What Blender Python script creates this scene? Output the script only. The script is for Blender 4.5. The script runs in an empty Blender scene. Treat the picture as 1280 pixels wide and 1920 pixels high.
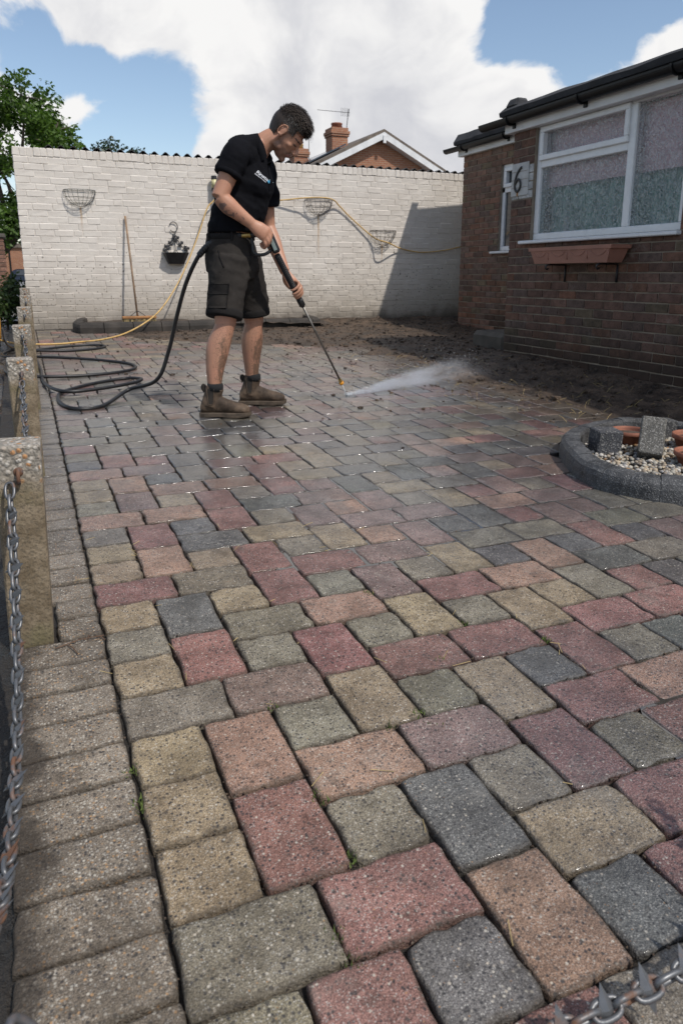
import bpy, bmesh, math, random
import numpy as np
from mathutils import Vector, Matrix
from mathutils.bvhtree import BVHTree

R = math.radians
scene = bpy.context.scene
col = scene.collection
random.seed(7)
rng = np.random.default_rng(11)

# ------------------------------------------------------------------ camera
PHI, TH = 0.4076429542, 0.2422516441
cam_data = bpy.data.cameras.new('camera')
cam = bpy.data.objects.new('camera', cam_data)
col.objects.link(cam)
CAM = Vector((-0.113, -2.001, 0.918))
cam.location = CAM
cam.rotation_euler = (math.pi / 2 - TH, 0, -PHI)
cam_data.sensor_fit = 'VERTICAL'
cam_data.sensor_height = 36
cam_data.lens = 25.3933
cam_data.shift_y = -0.05706
cam_data.clip_start = 0.05
cam_data.clip_end = 2000
cam_data.dof.use_dof = True
cam_data.dof.focus_distance = 2.5
cam_data.dof.aperture_fstop = 8.0
scene.camera = cam

# ------------------------------------------------------------------ sun and sky
SUN_TO = Vector((0.48, -1.0, 1.45)).normalized()
SUN_EL = math.asin(SUN_TO.z)
SUN_AZ = math.atan2(SUN_TO.x, SUN_TO.y)
sl = bpy.data.lights.new('sun', 'SUN')
sl.energy = 5.0
sl.angle = R(1.2)
sl.color = (1.0, 0.95, 0.88)
sun = bpy.data.objects.new('sun', sl)
col.objects.link(sun)
sun.rotation_euler = SUN_TO.to_track_quat('Z', 'Y').to_euler()
sun.location = (6, -12, 14)

scene.view_settings.view_transform = 'Standard'
scene.view_settings.look = 'None'
scene.view_settings.exposure = -0.50
scene.view_settings.gamma = 1
scene.view_settings.use_curve_mapping = False
scene.render.engine = 'CYCLES'
scene.cycles.max_bounces = 8
scene.cycles.transparent_max_bounces = 12
scene.cycles.volume_bounces = 1
scene.cycles.volume_step_rate = 2.0


# ------------------------------------------------------------------ node helpers
class NB:
    def __init__(self, tree):
        self.t = tree
        self.n = tree.nodes
        self.l = tree.links

    def node(self, kind, **kw):
        n = self.n.new(kind)
        for k, v in kw.items():
            setattr(n, k, v)
        return n

    def put(self, sock, v):
        if v is None:
            return
        if isinstance(v, bpy.types.NodeSocket):
            self.l.new(v, sock)
        else:
            if hasattr(sock.default_value, '__len__') and not hasattr(v, '__len__'):
                v = (v, v, v, 1.0)[:len(sock.default_value)]
            if hasattr(v, '__len__') and len(sock.default_value) == 4 and len(v) == 3:
                v = (*v, 1.0)
            sock.default_value = v

    def math(self, op, a, b=None, c=None, clamp=False):
        n = self.node('ShaderNodeMath', operation=op, use_clamp=clamp)
        self.put(n.inputs[0], a)
        self.put(n.inputs[1], b)
        self.put(n.inputs[2], c)
        return n.outputs[0]

    def vmath(self, op, a, b=None):
        n = self.node('ShaderNodeVectorMath', operation=op)
        self.put(n.inputs[0], a)
        if b is not None:
            if op == 'SCALE':
                self.put(n.inputs['Scale'], b)
            else:
                self.put(n.inputs[1], b)
        return n.outputs['Value'] if op in ('DOT_PRODUCT', 'LENGTH', 'DISTANCE') else n.outputs[0]

    def mix(self, f, a, b, blend='MIX'):
        n = self.node('ShaderNodeMix', data_type='RGBA', blend_type=blend)
        self.put(n.inputs[0], f)
        self.put(n.inputs[6], a)
        self.put(n.inputs[7], b)
        return n.outputs[2]

    def rng(self, v, a, b, c=0.0, d=1.0, smooth=True):
        n = self.node('ShaderNodeMapRange', interpolation_type='SMOOTHSTEP' if smooth else 'LINEAR')
        for i, q in enumerate((v, a, b, c, d)):
            self.put(n.inputs[i], q)
        return n.outputs[0]

    def noise(self, vec, scale, detail=4, rough=0.55, dim='3D'):
        n = self.node('ShaderNodeTexNoise', noise_dimensions=dim)
        self.put(n.inputs['Vector'], vec)
        n.inputs['Scale'].default_value = scale
        n.inputs['Detail'].default_value = detail
        n.inputs['Roughness'].default_value = rough
        return n.outputs[0]

    def noisec(self, vec, scale, detail=3):
        n = self.node('ShaderNodeTexNoise')
        self.put(n.inputs['Vector'], vec)
        n.inputs['Scale'].default_value = scale
        n.inputs['Detail'].default_value = detail
        return n.outputs[1]

    def voro(self, vec, scale, feature='F1', rand=1.0):
        n = self.node('ShaderNodeTexVoronoi', feature=feature)
        self.put(n.inputs['Vector'], vec)
        n.inputs['Scale'].default_value = scale
        n.inputs['Randomness'].default_value = rand
        return n

    def sep(self, v):
        n = self.node('ShaderNodeSeparateXYZ')
        self.put(n.inputs[0], v)
        return n.outputs

    def comb(self, x, y, z):
        n = self.node('ShaderNodeCombineXYZ')
        for i, q in enumerate((x, y, z)):
            self.put(n.inputs[i], q)
        return n.outputs[0]

    def sepc(self, c):
        n = self.node('ShaderNodeSeparateColor')
        self.put(n.inputs[0], c)
        return n.outputs

    def bump(self, h, strength=0.5, dist=0.01, normal=None):
        n = self.node('ShaderNodeBump')
        n.inputs['Strength'].default_value = strength
        n.inputs['Distance'].default_value = dist
        self.put(n.inputs['Height'], h)
        if normal is not None:
            self.put(n.inputs['Normal'], normal)
        return n.outputs[0]

    def pos(self):
        return self.node('ShaderNodeNewGeometry').outputs['Position']

    def obj(self):
        return self.node('ShaderNodeTexCoord').outputs['Object']

    def objcol(self):
        n = self.node('ShaderNodeObjectInfo')
        return n.outputs['Color'], n.outputs['Alpha'], n.outputs['Random']

    def attr(self, name='Col'):
        n = self.node('ShaderNodeAttribute')
        n.attribute_name = name
        return n.outputs['Color'], n.outputs['Alpha']


def new_mat(name):
    m = bpy.data.materials.new(name)
    m.use_nodes = True
    m.node_tree.nodes.clear()
    b = NB(m.node_tree)
    out = b.node('ShaderNodeOutputMaterial')
    return m, b, out


def principled(b, out, colr, rough=0.6, metal=0.0, normal=None, spec=0.5, **kw):
    p = b.node('ShaderNodeBsdfPrincipled')
    b.put(p.inputs['Base Color'], colr)
    b.put(p.inputs['Roughness'], rough)
    b.put(p.inputs['Metallic'], metal)
    b.put(p.inputs['Specular IOR Level'], spec)
    if normal is not None:
        b.put(p.inputs['Normal'], normal)
    for k, v in kw.items():
        b.put(p.inputs[k.replace('_', ' ')], v)
    if out is not None:
        b.l.new(p.outputs[0], out.inputs['Surface'])
    return p


def simple(name, c, rough=0.6, metal=0.0, var=0.25, scale=12, bump=0.2, bdist=0.003, bscale=60, spec=0.5):
    m, b, out = new_mat(name)
    P = b.obj()
    n = b.noise(P, scale, 4)
    dark = tuple(x * (1 - var) for x in c)
    lite = tuple(min(1, x * (1 + var)) for x in c)
    cc = b.mix(b.rng(n, 0.3, 0.7), dark, lite)
    nb = b.noise(P, bscale, 4)
    principled(b, out, cc, b.math('ADD', rough - 0.08, b.math('MULTIPLY', n, 0.16)), metal,
               b.bump(nb, bump, bdist) if bump else None, spec)
    return m


# ------------------------------------------------------------------ world
def ray(px, py):
    """direction in the world for a pixel of the 1280x1920 frame (for placing clouds where they hang)"""
    f, cy = 1354.3, 850.4
    dx, dy = (px - 640) / f, -(py - cy) / f
    c, s = math.cos(TH), math.sin(TH)
    d = (dx, c + dy * s, -s + dy * c)
    cc, ss = math.cos(PHI), math.sin(PHI)
    return Vector((d[0] * cc + d[1] * ss, -d[0] * ss + d[1] * cc, d[2])).normalized()


world = bpy.data.worlds.new('World')
scene.world = world
world.use_nodes = True
wt = world.node_tree
wt.nodes.clear()
b = NB(wt)
sky = b.node('ShaderNodeTexSky', sky_type='NISHITA')
sky.sun_disc = False
sky.sun_elevation = SUN_EL
sky.sun_rotation = SUN_AZ
sky.altitude = 10
sky.air_density = 1.0
sky.dust_density = 0.6
sky.ozone_density = 2.0
gen = b.node('ShaderNodeTexCoord').outputs['Generated']
dirv = b.vmath('NORMALIZE', gen)
warp = b.vmath('SCALE', b.vmath('SUBTRACT', b.noisec(dirv, 3.0, 4), (0.5, 0.5, 0.5)), 0.22)
dw = b.vmath('ADD', dirv, warp)
big = b.noise(b.vmath('MULTIPLY', dw, (1, 1, 1.7)), 3.1, 10, 0.56)
fine = b.noise(b.vmath('MULTIPLY', dw, (1, 1, 1.4)), 11.0, 8, 0.6)
dens = b.math('ADD', big, b.math('MULTIPLY', b.math('SUBTRACT', fine, 0.5), 0.50))
# individual clouds and gaps hang where the photograph shows them
for (px, py, rad, amp) in [(600, 130, 0.26, 0.30), (420, 60, 0.18, 0.18), (760, 90, 0.15, 0.16), (1090, 190, 0.17, 0.30), (640, 235, 0.06, -0.22), (480, 190, 0.05, -0.16), (90, 150, 0.105, 0.27), (1250, 160, 0.10, 0.22), (420, 262, 0.10, 0.22), (860, 230, 0.15, 0.25),
                           (1005, 25, 0.115, -0.52), (1180, 15, 0.13, -0.50), (230, 235, 0.085, -0.42), (330, 232, 0.075, -0.36), (30, 52, 0.055, -0.42), (300, 120, 0.05, -0.16), (540, 60, 0.04, -0.14), (110, 68, 0.05, -0.40), (175, 95, 0.035, -0.34), (190, 5, 0.08, 0.16), (640, 40, 0.03, -0.2), (920, 70, 0.045, -0.30)]:
    d = ray(px, py)
    q = b.vmath('DISTANCE', dw, tuple(d))
    g = b.math('MULTIPLY', b.rng(q, 0.0, rad * 1.6, 1.0, 0.0), amp)
    dens = b.math('ADD', dens, g)
mask = b.rng(dens, 0.49, 0.62)
thick = b.rng(dens, 0.60, 1.05)
shade = b.noise(b.vmath('ADD', dw, (0.03, -0.06, -0.05)), 5.0, 6, 0.55)
lum = b.math('ADD', b.math('MULTIPLY', b.rng(shade, 0.36, 0.62), 0.95), b.math('MULTIPLY', thick, -0.30))
cl = b.mix(b.math('ADD', lum, 0.25, clamp=True), (8.9, 9.0, 9.6), (13.2, 13.1, 13.0))
up = b.rng(b.sep(dirv)[2], -0.02, 0.12)
skyc = b.mix(1.0, sky.outputs[0], (2.3, 2.15, 2.0), 'MULTIPLY')
final = b.mix(b.math('MULTIPLY', mask, b.math('ADD', 0.25, b.math('MULTIPLY', up, 0.75))), skyc, cl)
bg = b.node('ShaderNodeBackground')
b.l.new(final, bg.inputs[0])
bg.inputs[1].default_value = 0.10
wo = b.node('ShaderNodeOutputWorld')
b.l.new(bg.outputs[0], wo.inputs[0])


# ------------------------------------------------------------------ mesh helpers
class MB:
    def __init__(self):
        self.v = []
        self.f = []
        self.c = []
        self.nv = 0

    def add(self, verts, faces, colr=None):
        verts = np.asarray(verts, float).reshape(-1, 3)
        o = self.nv
        self.v.append(verts)
        self.f.extend([tuple(i + o for i in q) for q in faces])
        self.nv += len(verts)
        if colr is not None:
            self.c.append(np.tile(np.asarray(colr, float), (len(verts), 1)) if np.ndim(colr) == 1 else np.asarray(colr))
        return self

    def mesh(self, name, smooth=False):
        me = bpy.data.meshes.new(name)
        v = np.concatenate(self.v) if self.v else np.zeros((0, 3))
        me.from_pydata(v.tolist(), [], self.f)
        if self.c:
            a = me.color_attributes.new('Col', 'FLOAT_COLOR', 'POINT')
            cc = np.concatenate(self.c)
            if cc.shape[1] == 3:
                cc = np.c_[cc, np.ones(len(cc))]
            a.data.foreach_set('color', cc.astype(np.float32).ravel())
        if smooth:
            me.polygons.foreach_set('use_smooth', [True] * len(me.polygons))
        me.update()
        return me

    def build(self, name, mat=None, parent=None, smooth=False, **kw):
        return put(name, self.mesh(name, smooth), mat, parent, **kw)


def put(name, me, mat=None, parent=None, loc=None, label=None, cat=None, group=None, kind=None, rot=None):
    if mat is not None and not me.materials:
        me.materials.append(mat)
    o = bpy.data.objects.new(name, me)
    col.objects.link(o)
    if parent is not None:
        o.parent = parent
    if loc is not None:
        o.location = loc
    if rot is not None:
        o.rotation_euler = rot
    return tag(o, label, cat, group, kind)


def tag(o, label=None, cat=None, group=None, kind=None):
    if label:
        o['label'] = label
    if cat:
        o['category'] = cat
    if group:
        o['group'] = group
    if kind:
        o['kind'] = kind
    return o


def thing(name, label, cat, loc=(0, 0, 0), rotz=0, group=None):
    o = bpy.data.objects.new(name, None)
    o.empty_display_size = 0.1
    col.objects.link(o)
    o.location = loc
    o.rotation_euler = (0, 0, rotz)
    return tag(o, label, cat, group)


def box(c, s, bev=0.0):
    """chamfered box: centre, full size"""
    x, y, z = (q / 2 for q in s)
    if bev <= 0:
        v = [(sx * x, sy * y, sz * z) for sx in (-1, 1) for sy in (-1, 1) for sz in (-1, 1)]
        f = [(0, 1, 3, 2), (4, 6, 7, 5), (0, 4, 5, 1), (2, 3, 7, 6), (0, 2, 6, 4), (1, 5, 7, 3)]
    else:
        v = []
        f = []
        idx = {}
        for sx in (-1, 1):
            for sy in (-1, 1):
                for sz in (-1, 1):
                    for ax in range(3):
                        p = [sx * (x - bev), sy * (y - bev), sz * (z - bev)]
                        p[ax] = (sx * x, sy * y, sz * z)[ax]
                        idx[(sx, sy, sz, ax)] = len(v)
                        v.append(tuple(p))
        I = idx
        for s_ in (-1, 1):
            f.append([I[(s_, a, c_, 0)] for a, c_ in ((-1, -1), (1, -1), (1, 1), (-1, 1))])
            f.append([I[(a, s_, c_, 1)] for a, c_ in ((-1, -1), (1, -1), (1, 1), (-1, 1))])
            f.append([I[(a, c_, s_, 2)] for a, c_ in ((-1, -1), (1, -1), (1, 1), (-1, 1))])
        for a in (-1, 1):
            for c_ in (-1, 1):
                f.append([I[(a, c_, -1, 0)], I[(a, c_, 1, 0)], I[(a, c_, 1, 1)], I[(a, c_, -1, 1)]])
                f.append([I[(a, -1, c_, 0)], I[(a, 1, c_, 0)], I[(a, 1, c_, 2)], I[(a, -1, c_, 2)]])
                f.append([I[(-1, a, c_, 1)], I[(1, a, c_, 1)], I[(1, a, c_, 2)], I[(-1, a, c_, 2)]])
                for e in (-1, 1):
                    f.append([I[(a, c_, e, 0)], I[(a, c_, e, 1)], I[(a, c_, e, 2)]])
        va = np.array(v)
        g = []
        for q in f:
            n = np.cross(va[q[1]] - va[q[0]], va[q[2]] - va[q[1]])
            g.append(tuple(q) if np.dot(n, va[list(q)].mean(0)) > 0 else tuple(reversed(q)))
        f = g
    v = np.array(v, float) + np.array(c, float)
    return v, [tuple(q) for q in f]


def frames(pts, up=(0, 0, 1)):
    pts = np.asarray(pts, float)
    n = len(pts)
    T = np.zeros_like(pts)
    T[1:-1] = pts[2:] - pts[:-2]
    T[0] = pts[1] - pts[0]
    T[-1] = pts[-1] - pts[-2]
    T /= np.linalg.norm(T, axis=1)[:, None] + 1e-12
    U = []
    ref = np.asarray(up, float)
    if abs(np.dot(ref, T[0])) > 0.95:
        ref = np.array([1.0, 0, 0])
    u = np.cross(ref, T[0])
    u /= np.linalg.norm(u)
    for i in range(n):
        u = u - np.dot(u, T[i]) * T[i]
        u /= np.linalg.norm(u) + 1e-12
        U.append(u.copy())
    U = np.array(U)
    V = np.cross(T, U)
    return T, U, V


def tube(pts, r, seg=8, caps=True, closed=False, up=(0, 0, 1)):
    pts = np.asarray(pts, float)
    n = len(pts)
    if np.ndim(r) == 0:
        r = [r] * n
    T, U, V = frames(pts, up)
    vs = []
    for i in range(n):
        ra, rb = r[i] if np.ndim(r[i]) else (r[i], r[i])
        for k in range(seg):
            a = 2 * math.pi * k / seg
            vs.append(pts[i] + U[i] * ra * math.cos(a) + V[i] * rb * math.sin(a))
    fs = []
    m = n if closed else n - 1
    for i in range(m):
        j = (i + 1) % n
        for k in range(seg):
            k2 = (k + 1) % seg
            fs.append((i * seg + k, i * seg + k2, j * seg + k2, j * seg + k))
    if caps and not closed:
        fs.append(tuple(reversed(range(seg))))
        fs.append(tuple((n - 1) * seg + k for k in range(seg)))
    return np.array(vs), fs


def loft(rings, seg=20, caps=True):
    """rings: (centre, axis_a, axis_b) with axis vectors carrying the radii"""
    vs, fs = [], []
    for c, a, q in rings:
        c, a, q = (np.asarray(z, float) for z in (c, a, q))
        for k in range(seg):
            t = 2 * math.pi * k / seg
            vs.append(c + a * math.cos(t) + q * math.sin(t))
    for i in range(len(rings) - 1):
        for k in range(seg):
            k2 = (k + 1) % seg
            fs.append((i * seg + k, i * seg + k2, (i + 1) * seg + k2, (i + 1) * seg + k))
    if caps:
        fs.append(tuple(reversed(range(seg))))
        fs.append(tuple((len(rings) - 1) * seg + k for k in range(seg)))
    return np.array(vs), fs


def ellipsoid(c, r, M=None, nu=14, nv=9):
    vs = [(0, 0, 1)]
    for i in range(1, nv):
        t = math.pi * i / nv
        for k in range(nu):
            a = 2 * math.pi * k / nu
            vs.append((math.sin(t) * math.cos(a), math.sin(t) * math.sin(a), math.cos(t)))
    vs.append((0, 0, -1))
    fs = []
    for k in range(nu):
        fs.append((0, 1 + k, 1 + (k + 1) % nu))
        fs.append((len(vs) - 1, 1 + (nv - 2) * nu + (k + 1) % nu, 1 + (nv - 2) * nu + k))
    for i in range(nv - 2):
        for k in range(nu):
            a0 = 1 + i * nu
            fs.append((a0 + k, a0 + nu + k, a0 + nu + (k + 1) % nu, a0 + (k + 1) % nu))
    v = np.array(vs) * np.asarray(r, float)
    if M is not None:
        v = v @ np.asarray(M, float).T
    return v + np.asarray(c, float), fs


def catmull(P, n=8, closed=False):
    P = np.asarray(P, float)
    m = len(P)
    out = []
    rngi = range(m) if closed else range(m - 1)
    for i in rngi:
        if closed:
            p0, p1, p2, p3 = P[(i - 1) % m], P[i], P[(i + 1) % m], P[(i + 2) % m]
        else:
            p0, p1, p2, p3 = P[max(i - 1, 0)], P[i], P[i + 1], P[min(i + 2, m - 1)]
        for k in range(n):
            t = k / n
            out.append(0.5 * ((2 * p1) + (-p0 + p2) * t + (2 * p0 - 5 * p1 + 4 * p2 - p3) * t * t + (-p0 + 3 * p1 - 3 * p2 + p3) * t ** 3))
    if not closed:
        out.append(P[-1])
    return np.array(out)


def vnoise(p, seed=0):
    """value noise on an array of 2D or 3D points"""
    p = np.asarray(p, float)
    i = np.floor(p).astype(np.int64)
    f = p - i
    f = f * f * (3 - 2 * f)
    d = p.shape[1]
    res = np.zeros(len(p))
    for corner in range(2 ** d):
        w = np.ones(len(p))
        h = np.full(len(p), seed * 1013 + 17, np.int64)
        for a in range(d):
            bit = (corner >> a) & 1
            w = w * (f[:, a] if bit else 1 - f[:, a])
            h = (h * 374761393 + (i[:, a] + bit) * (668265263 + a * 98765431)) & 0x7FFFFFFF
            h = h ^ (h >> 13)
        h = (h * 1274126177) & 0x7FFFFFFF
        res += w * ((h ^ (h >> 16)) & 0xFFFF) / 65535.0
    return res


def fbm(p, oct=4, seed=0):
    p = np.asarray(p, float)
    s, a, t = 0, 0.5, 0
    for k in range(oct):
        s = s + a * vnoise(p * 2 ** k + 7.3 * k, seed + k)
        t += a
        a *= 0.5
    return s / t


GX, GY = -0.0082, 0.03486


def gz(x, y):
    return GX * x + GY * y


ICO = None


def ico():
    global ICO
    if ICO is None:
        bm = bmesh.new()
        bmesh.ops.create_icosphere(bm, subdivisions=1, radius=1)
        ICO = (np.array([v.co[:] for v in bm.verts]), [tuple(v.index for v in f.verts) for f in bm.faces])
        bm.free()
    return ICO


def evaluated(mb, name, voxel, smooth=2, fac=0.5):
    """one continuous skin out of overlapping closed pieces"""
    me = mb.mesh(name)
    bm = bmesh.new()
    bm.from_mesh(me)
    bmesh.ops.recalc_face_normals(bm, faces=bm.faces)
    bm.to_mesh(me)
    bm.free()
    o = bpy.data.objects.new(name, me)
    col.objects.link(o)
    m = o.modifiers.new('r', 'REMESH')
    m.mode = 'VOXEL'
    m.voxel_size = voxel
    if smooth:
        s = o.modifiers.new('s', 'SMOOTH')
        s.factor = fac
        s.iterations = smooth
    dg = bpy.context.evaluated_depsgraph_get()
    res = bpy.data.meshes.new_from_object(o.evaluated_get(dg))
    bpy.data.objects.remove(o)
    bpy.data.meshes.remove(me)
    res.name = name
    res.polygons.foreach_set('use_smooth', [True] * len(res.polygons))
    return res


def coords(me):
    a = np.empty(len(me.vertices) * 3, np.float32)
    me.vertices.foreach_get('co', a)
    return a.reshape(-1, 3).astype(float)


def setcoords(me, a):
    me.vertices.foreach_set('co', a.astype(np.float32).ravel())
    me.update()


def normals(me):
    a = np.empty(len(me.vertices) * 3, np.float32)
    me.vertices.foreach_get('normal', a)
    return a.reshape(-1, 3).astype(float)


def setcol(me, c):
    a = me.color_attributes.new('Col', 'FLOAT_COLOR', 'POINT')
    if c.shape[1] == 3:
        c = np.c_[c, np.ones(len(c))]
    a.data.foreach_set('color', c.astype(np.float32).ravel())
# ------------------------------------------------------------------ materials of the setting
def stone_mat(name, source, agg=1.0, rough=0.78):
    """concrete paver: own colour, exposed grit, wear; wetter where the washing goes on"""
    m, b, out = new_mat(name)
    P = b.pos()
    if source == 'object':
        base, alpha, rnd = b.objcol()
    else:
        base, alpha = b.attr()
    edgev = b.attr('Edge')[0] if source == 'object' else None
    n1 = b.noise(P, 9, 5)
    n2 = b.noise(P, 38, 4)
    c = b.mix(b.rng(n1, 0.3, 0.72), b.vmath('MULTIPLY', base, (0.70, 0.68, 0.66)), b.vmath('MULTIPLY', base, (1.18, 1.17, 1.14)))
    c = b.mix(b.math('MULTIPLY', b.rng(n2, 0.52, 0.75), 0.42), c, (0.075, 0.068, 0.058))
    fg = b.noise(P, 430, 2, 0.7)
    c = b.mix(1.0, c, b.mix(b.rng(fg, 0.32, 0.68), (0.48, 0.48, 0.48), (1.50, 1.50, 1.50)), 'MULTIPLY')
    v = b.voro(P, 300)
    r = b.sepc(v.outputs['Color'])
    edge = b.rng(v.outputs['Distance'], 0.20, 0.60, 1.0, 0.0)
    pale = b.math('MULTIPLY', b.math('MULTIPLY', b.rng(r[0], 0.58, 0.90), edge), b.math('MULTIPLY', b.rng(n1, 0.25, 0.75, 0.40, 0.95), agg))
    c = b.mix(pale, c, b.mix(b.math('GREATER_THAN', r[1], 0.95), b.mix(0.30, (0.54, 0.52, 0.48), base), (0.40, 0.22, 0.10)))
    v2 = b.voro(P, 145)
    r2 = b.sepc(v2.outputs['Color'])
    e2 = b.rng(v2.outputs['Distance'], 0.18, 0.55, 1.0, 0.0)
    c = b.mix(b.math('MULTIPLY', b.math('MULTIPLY', b.rng(r2[0], 0.60, 0.82), e2), 0.92), c, (0.035, 0.034, 0.036))
    v3 = b.voro(P, 150)
    r3 = b.sepc(v3.outputs['Color'])
    e3 = b.rng(v3.outputs['Distance'], 0.15, 0.5, 1.0, 0.0)
    k3 = b.math('MULTIPLY', b.math('GREATER_THAN', r3[0], b.math('SUBTRACT', 0.945, b.math('MULTIPLY', alpha, 0.40))), e3)
    c = b.mix(b.math('MULTIPLY', k3, 0.85), c, b.mix(b.math('MULTIPLY', b.math('GREATER_THAN', r3[1], 0.6), alpha), (0.50, 0.46, 0.39), (0.42, 0.25, 0.12)))
    v4 = b.voro(P, 78)
    r4 = b.sepc(v4.outputs['Color'])
    k4 = b.math('MULTIPLY', b.math('GREATER_THAN', r4[0], 0.80), b.rng(b.math('ADD', v4.outputs['Distance'], b.math('MULTIPLY', fg, 0.25)), 0.28, 0.52, 1.0, 0.0))
    c = b.mix(b.math('MULTIPLY', k4, 0.78), c, (0.040, 0.038, 0.037))
    c = b.mix(b.math('MULTIPLY', b.rng(b.noise(P, 24, 5, 0.7), 0.52, 0.70), 0.55), c, b.vmath('MULTIPLY', base, (0.30, 0.28, 0.25)))
    blot = b.noise(P, 5.5, 6, 0.68)
    c = b.mix(b.math('MULTIPLY', b.rng(blot, 0.50, 0.70), 0.50), c, b.vmath('MULTIPLY', base, (0.42, 0.40, 0.36)))
    c = b.mix(b.math('MULTIPLY', b.rng(blot, 0.44, 0.30), 0.22), c, (0.36, 0.33, 0.28))
    if edgev is not None:
        ed_ = b.math('ADD', b.sepc(edgev)[0], b.math('MULTIPLY', b.math('SUBTRACT', b.noise(P, 30, 4, 0.65), 0.5), 0.75))
        c = b.mix(b.math('MULTIPLY', b.rng(ed_, 0.0, 0.25, 1.0, 0.0), 0.58), c, (0.050, 0.040, 0.030))
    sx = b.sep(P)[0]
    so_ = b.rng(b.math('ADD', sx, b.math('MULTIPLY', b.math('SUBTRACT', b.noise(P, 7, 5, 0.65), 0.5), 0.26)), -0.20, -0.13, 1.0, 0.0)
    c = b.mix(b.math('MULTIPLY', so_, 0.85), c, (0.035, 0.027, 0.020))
    # water film: round the jet and down towards the ring bed
    d1 = b.vmath('DISTANCE', P, (1.75, 2.7, 0.08))
    d2 = b.vmath('DISTANCE', b.vmath('MULTIPLY', P, (1, 1.0, 0)), (2.2, 0.9, 0.0))
    d3 = b.vmath('DISTANCE', b.vmath('MULTIPLY', P, (1, 1.0, 0)), (1.15, -1.1, 0.0))
    wn = b.noise(P, 2.6, 4)
    w = b.math('MAXIMUM', b.math('MULTIPLY', b.rng(d1, 1.2, 3.6, 1.0, 0.0), 1.0), b.math('MULTIPLY', b.rng(d2, 0.4, 2.2, 1.0, 0.0), 0.85))
    w = b.math('MAXIMUM', w, b.math('MULTIPLY', b.rng(d3, 0.2, 0.9, 1.0, 0.0), 0.7))
    w = b.math('MULTIPLY', w, b.rng(wn, 0.22, 0.55))
    c = b.mix(w, c, b.vmath('MULTIPLY', c, (0.50, 0.53, 0.59)))  # wet darkening, with the sky's bluish sheen put into the colour
    # dried slurry over the paving not yet rinsed
    y = b.sep(P)[1]
    dn = b.noise(P, 3.5, 6, 0.65)
    dirt = b.math('MULTIPLY', b.rng(y, 2.9, 5.2), b.rng(dn, 0.36, 0.62))
    c = b.mix(b.math('MULTIPLY', dirt, 0.72), c, b.mix(b.noise(P, 40, 3), (0.06, 0.045, 0.034), (0.19, 0.155, 0.125)))
    sl_ = b.math('MULTIPLY', b.rng(b.math('ADD', b.sep(P)[0], b.math('MULTIPLY', b.math('SUBTRACT', b.noise(P, 2.4, 6, 0.7), 0.5), 1.8)), 2.6, 3.3), b.rng(y, 0.9, 1.6))
    c = b.mix(b.math('MULTIPLY', sl_, 0.82), c, b.mix(b.noise(P, 40, 3), (0.030, 0.021, 0.015), (0.095, 0.066, 0.046)))
    h = b.math('ADD', b.math('MULTIPLY', v.outputs['Distance'], 0.5), b.math('ADD', b.math('MULTIPLY', v2.outputs['Distance'], 0.7), b.math('MULTIPLY', b.noise(P, 60, 5, 0.7), 1.4)))
    nrm = b.bump(h, 0.75, 0.0035)
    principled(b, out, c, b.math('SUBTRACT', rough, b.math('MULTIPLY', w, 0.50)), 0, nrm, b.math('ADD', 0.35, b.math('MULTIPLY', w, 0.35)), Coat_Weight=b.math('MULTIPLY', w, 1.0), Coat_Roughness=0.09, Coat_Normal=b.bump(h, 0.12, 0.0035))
    return m


M = {}
M['paver'] = stone_mat('paver_concrete', 'object')
M['paver_field'] = stone_mat('paver_concrete_far', 'attr')


def mud_mat(name, dark=(0.028, 0.019, 0.013), lite=(0.130, 0.088, 0.058)):
    m, b, out = new_mat(name)
    P = b.pos()
    n = b.noise(P, 5, 7, 0.7)
    n2 = b.noise(P, 55, 5, 0.7)
    c = b.mix(b.rng(n, 0.36, 0.66), dark, lite)
    c = b.mix(b.math('MULTIPLY', b.rng(n2, 0.5, 0.75), 0.6), c, (0.014, 0.011, 0.009))
    h = b.math('ADD', n2, b.math('MULTIPLY', b.noise(P, 18, 5, 0.65), 2.0))
    principled(b, out, c, b.rng(n, 0.35, 0.65, 0.32, 0.78), 0, b.bump(h, 0.9, 0.018), 0.45)
    return m


M['mud'] = mud_mat('wet_mud')
M['bed'] = mud_mat('joint_sand', (0.010, 0.009, 0.008), (0.035, 0.028, 0.022))
M['soil'] = mud_mat('garden_soil', (0.03, 0.022, 0.016), (0.11, 0.08, 0.06))

# tarmac
m, b, out = new_mat('tarmac')
P = b.pos()
n = b.noise(P, 1.8, 6, 0.6)
v = b.voro(P, 130)
c = b.mix(b.rng(n, 0.35, 0.68), (0.018, 0.018, 0.020), (0.075, 0.072, 0.07))
c = b.mix(b.math('MULTIPLY', b.math('GREATER_THAN', b.sepc(v.outputs['Color'])[0], 0.86), 0.6), c, (0.16, 0.15, 0.14))
principled(b, out, c, b.rng(b.noise(P, 2.4, 3), 0.40, 0.58, 0.10, 0.85), 0, b.bump(v.outputs['Distance'], 0.5, 0.004), 0.5)
M['tarmac'] = m
M['pavement'] = simple('pale_pavement', (0.33, 0.32, 0.30), 0.8, var=0.15, scale=2)
M['grass'] = simple('grass_ground', (0.06, 0.085, 0.03), 0.9, var=0.5, scale=1.5)

# water lying in the joints
m, b, out = new_mat('standing_water')
P = b.pos()
principled(b, out, (0.05, 0.045, 0.04), 0.02, 0, b.bump(b.noise(P, 28, 3), 0.05, 0.004), 1.0, IOR=1.6)
M['water'] = m


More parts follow.
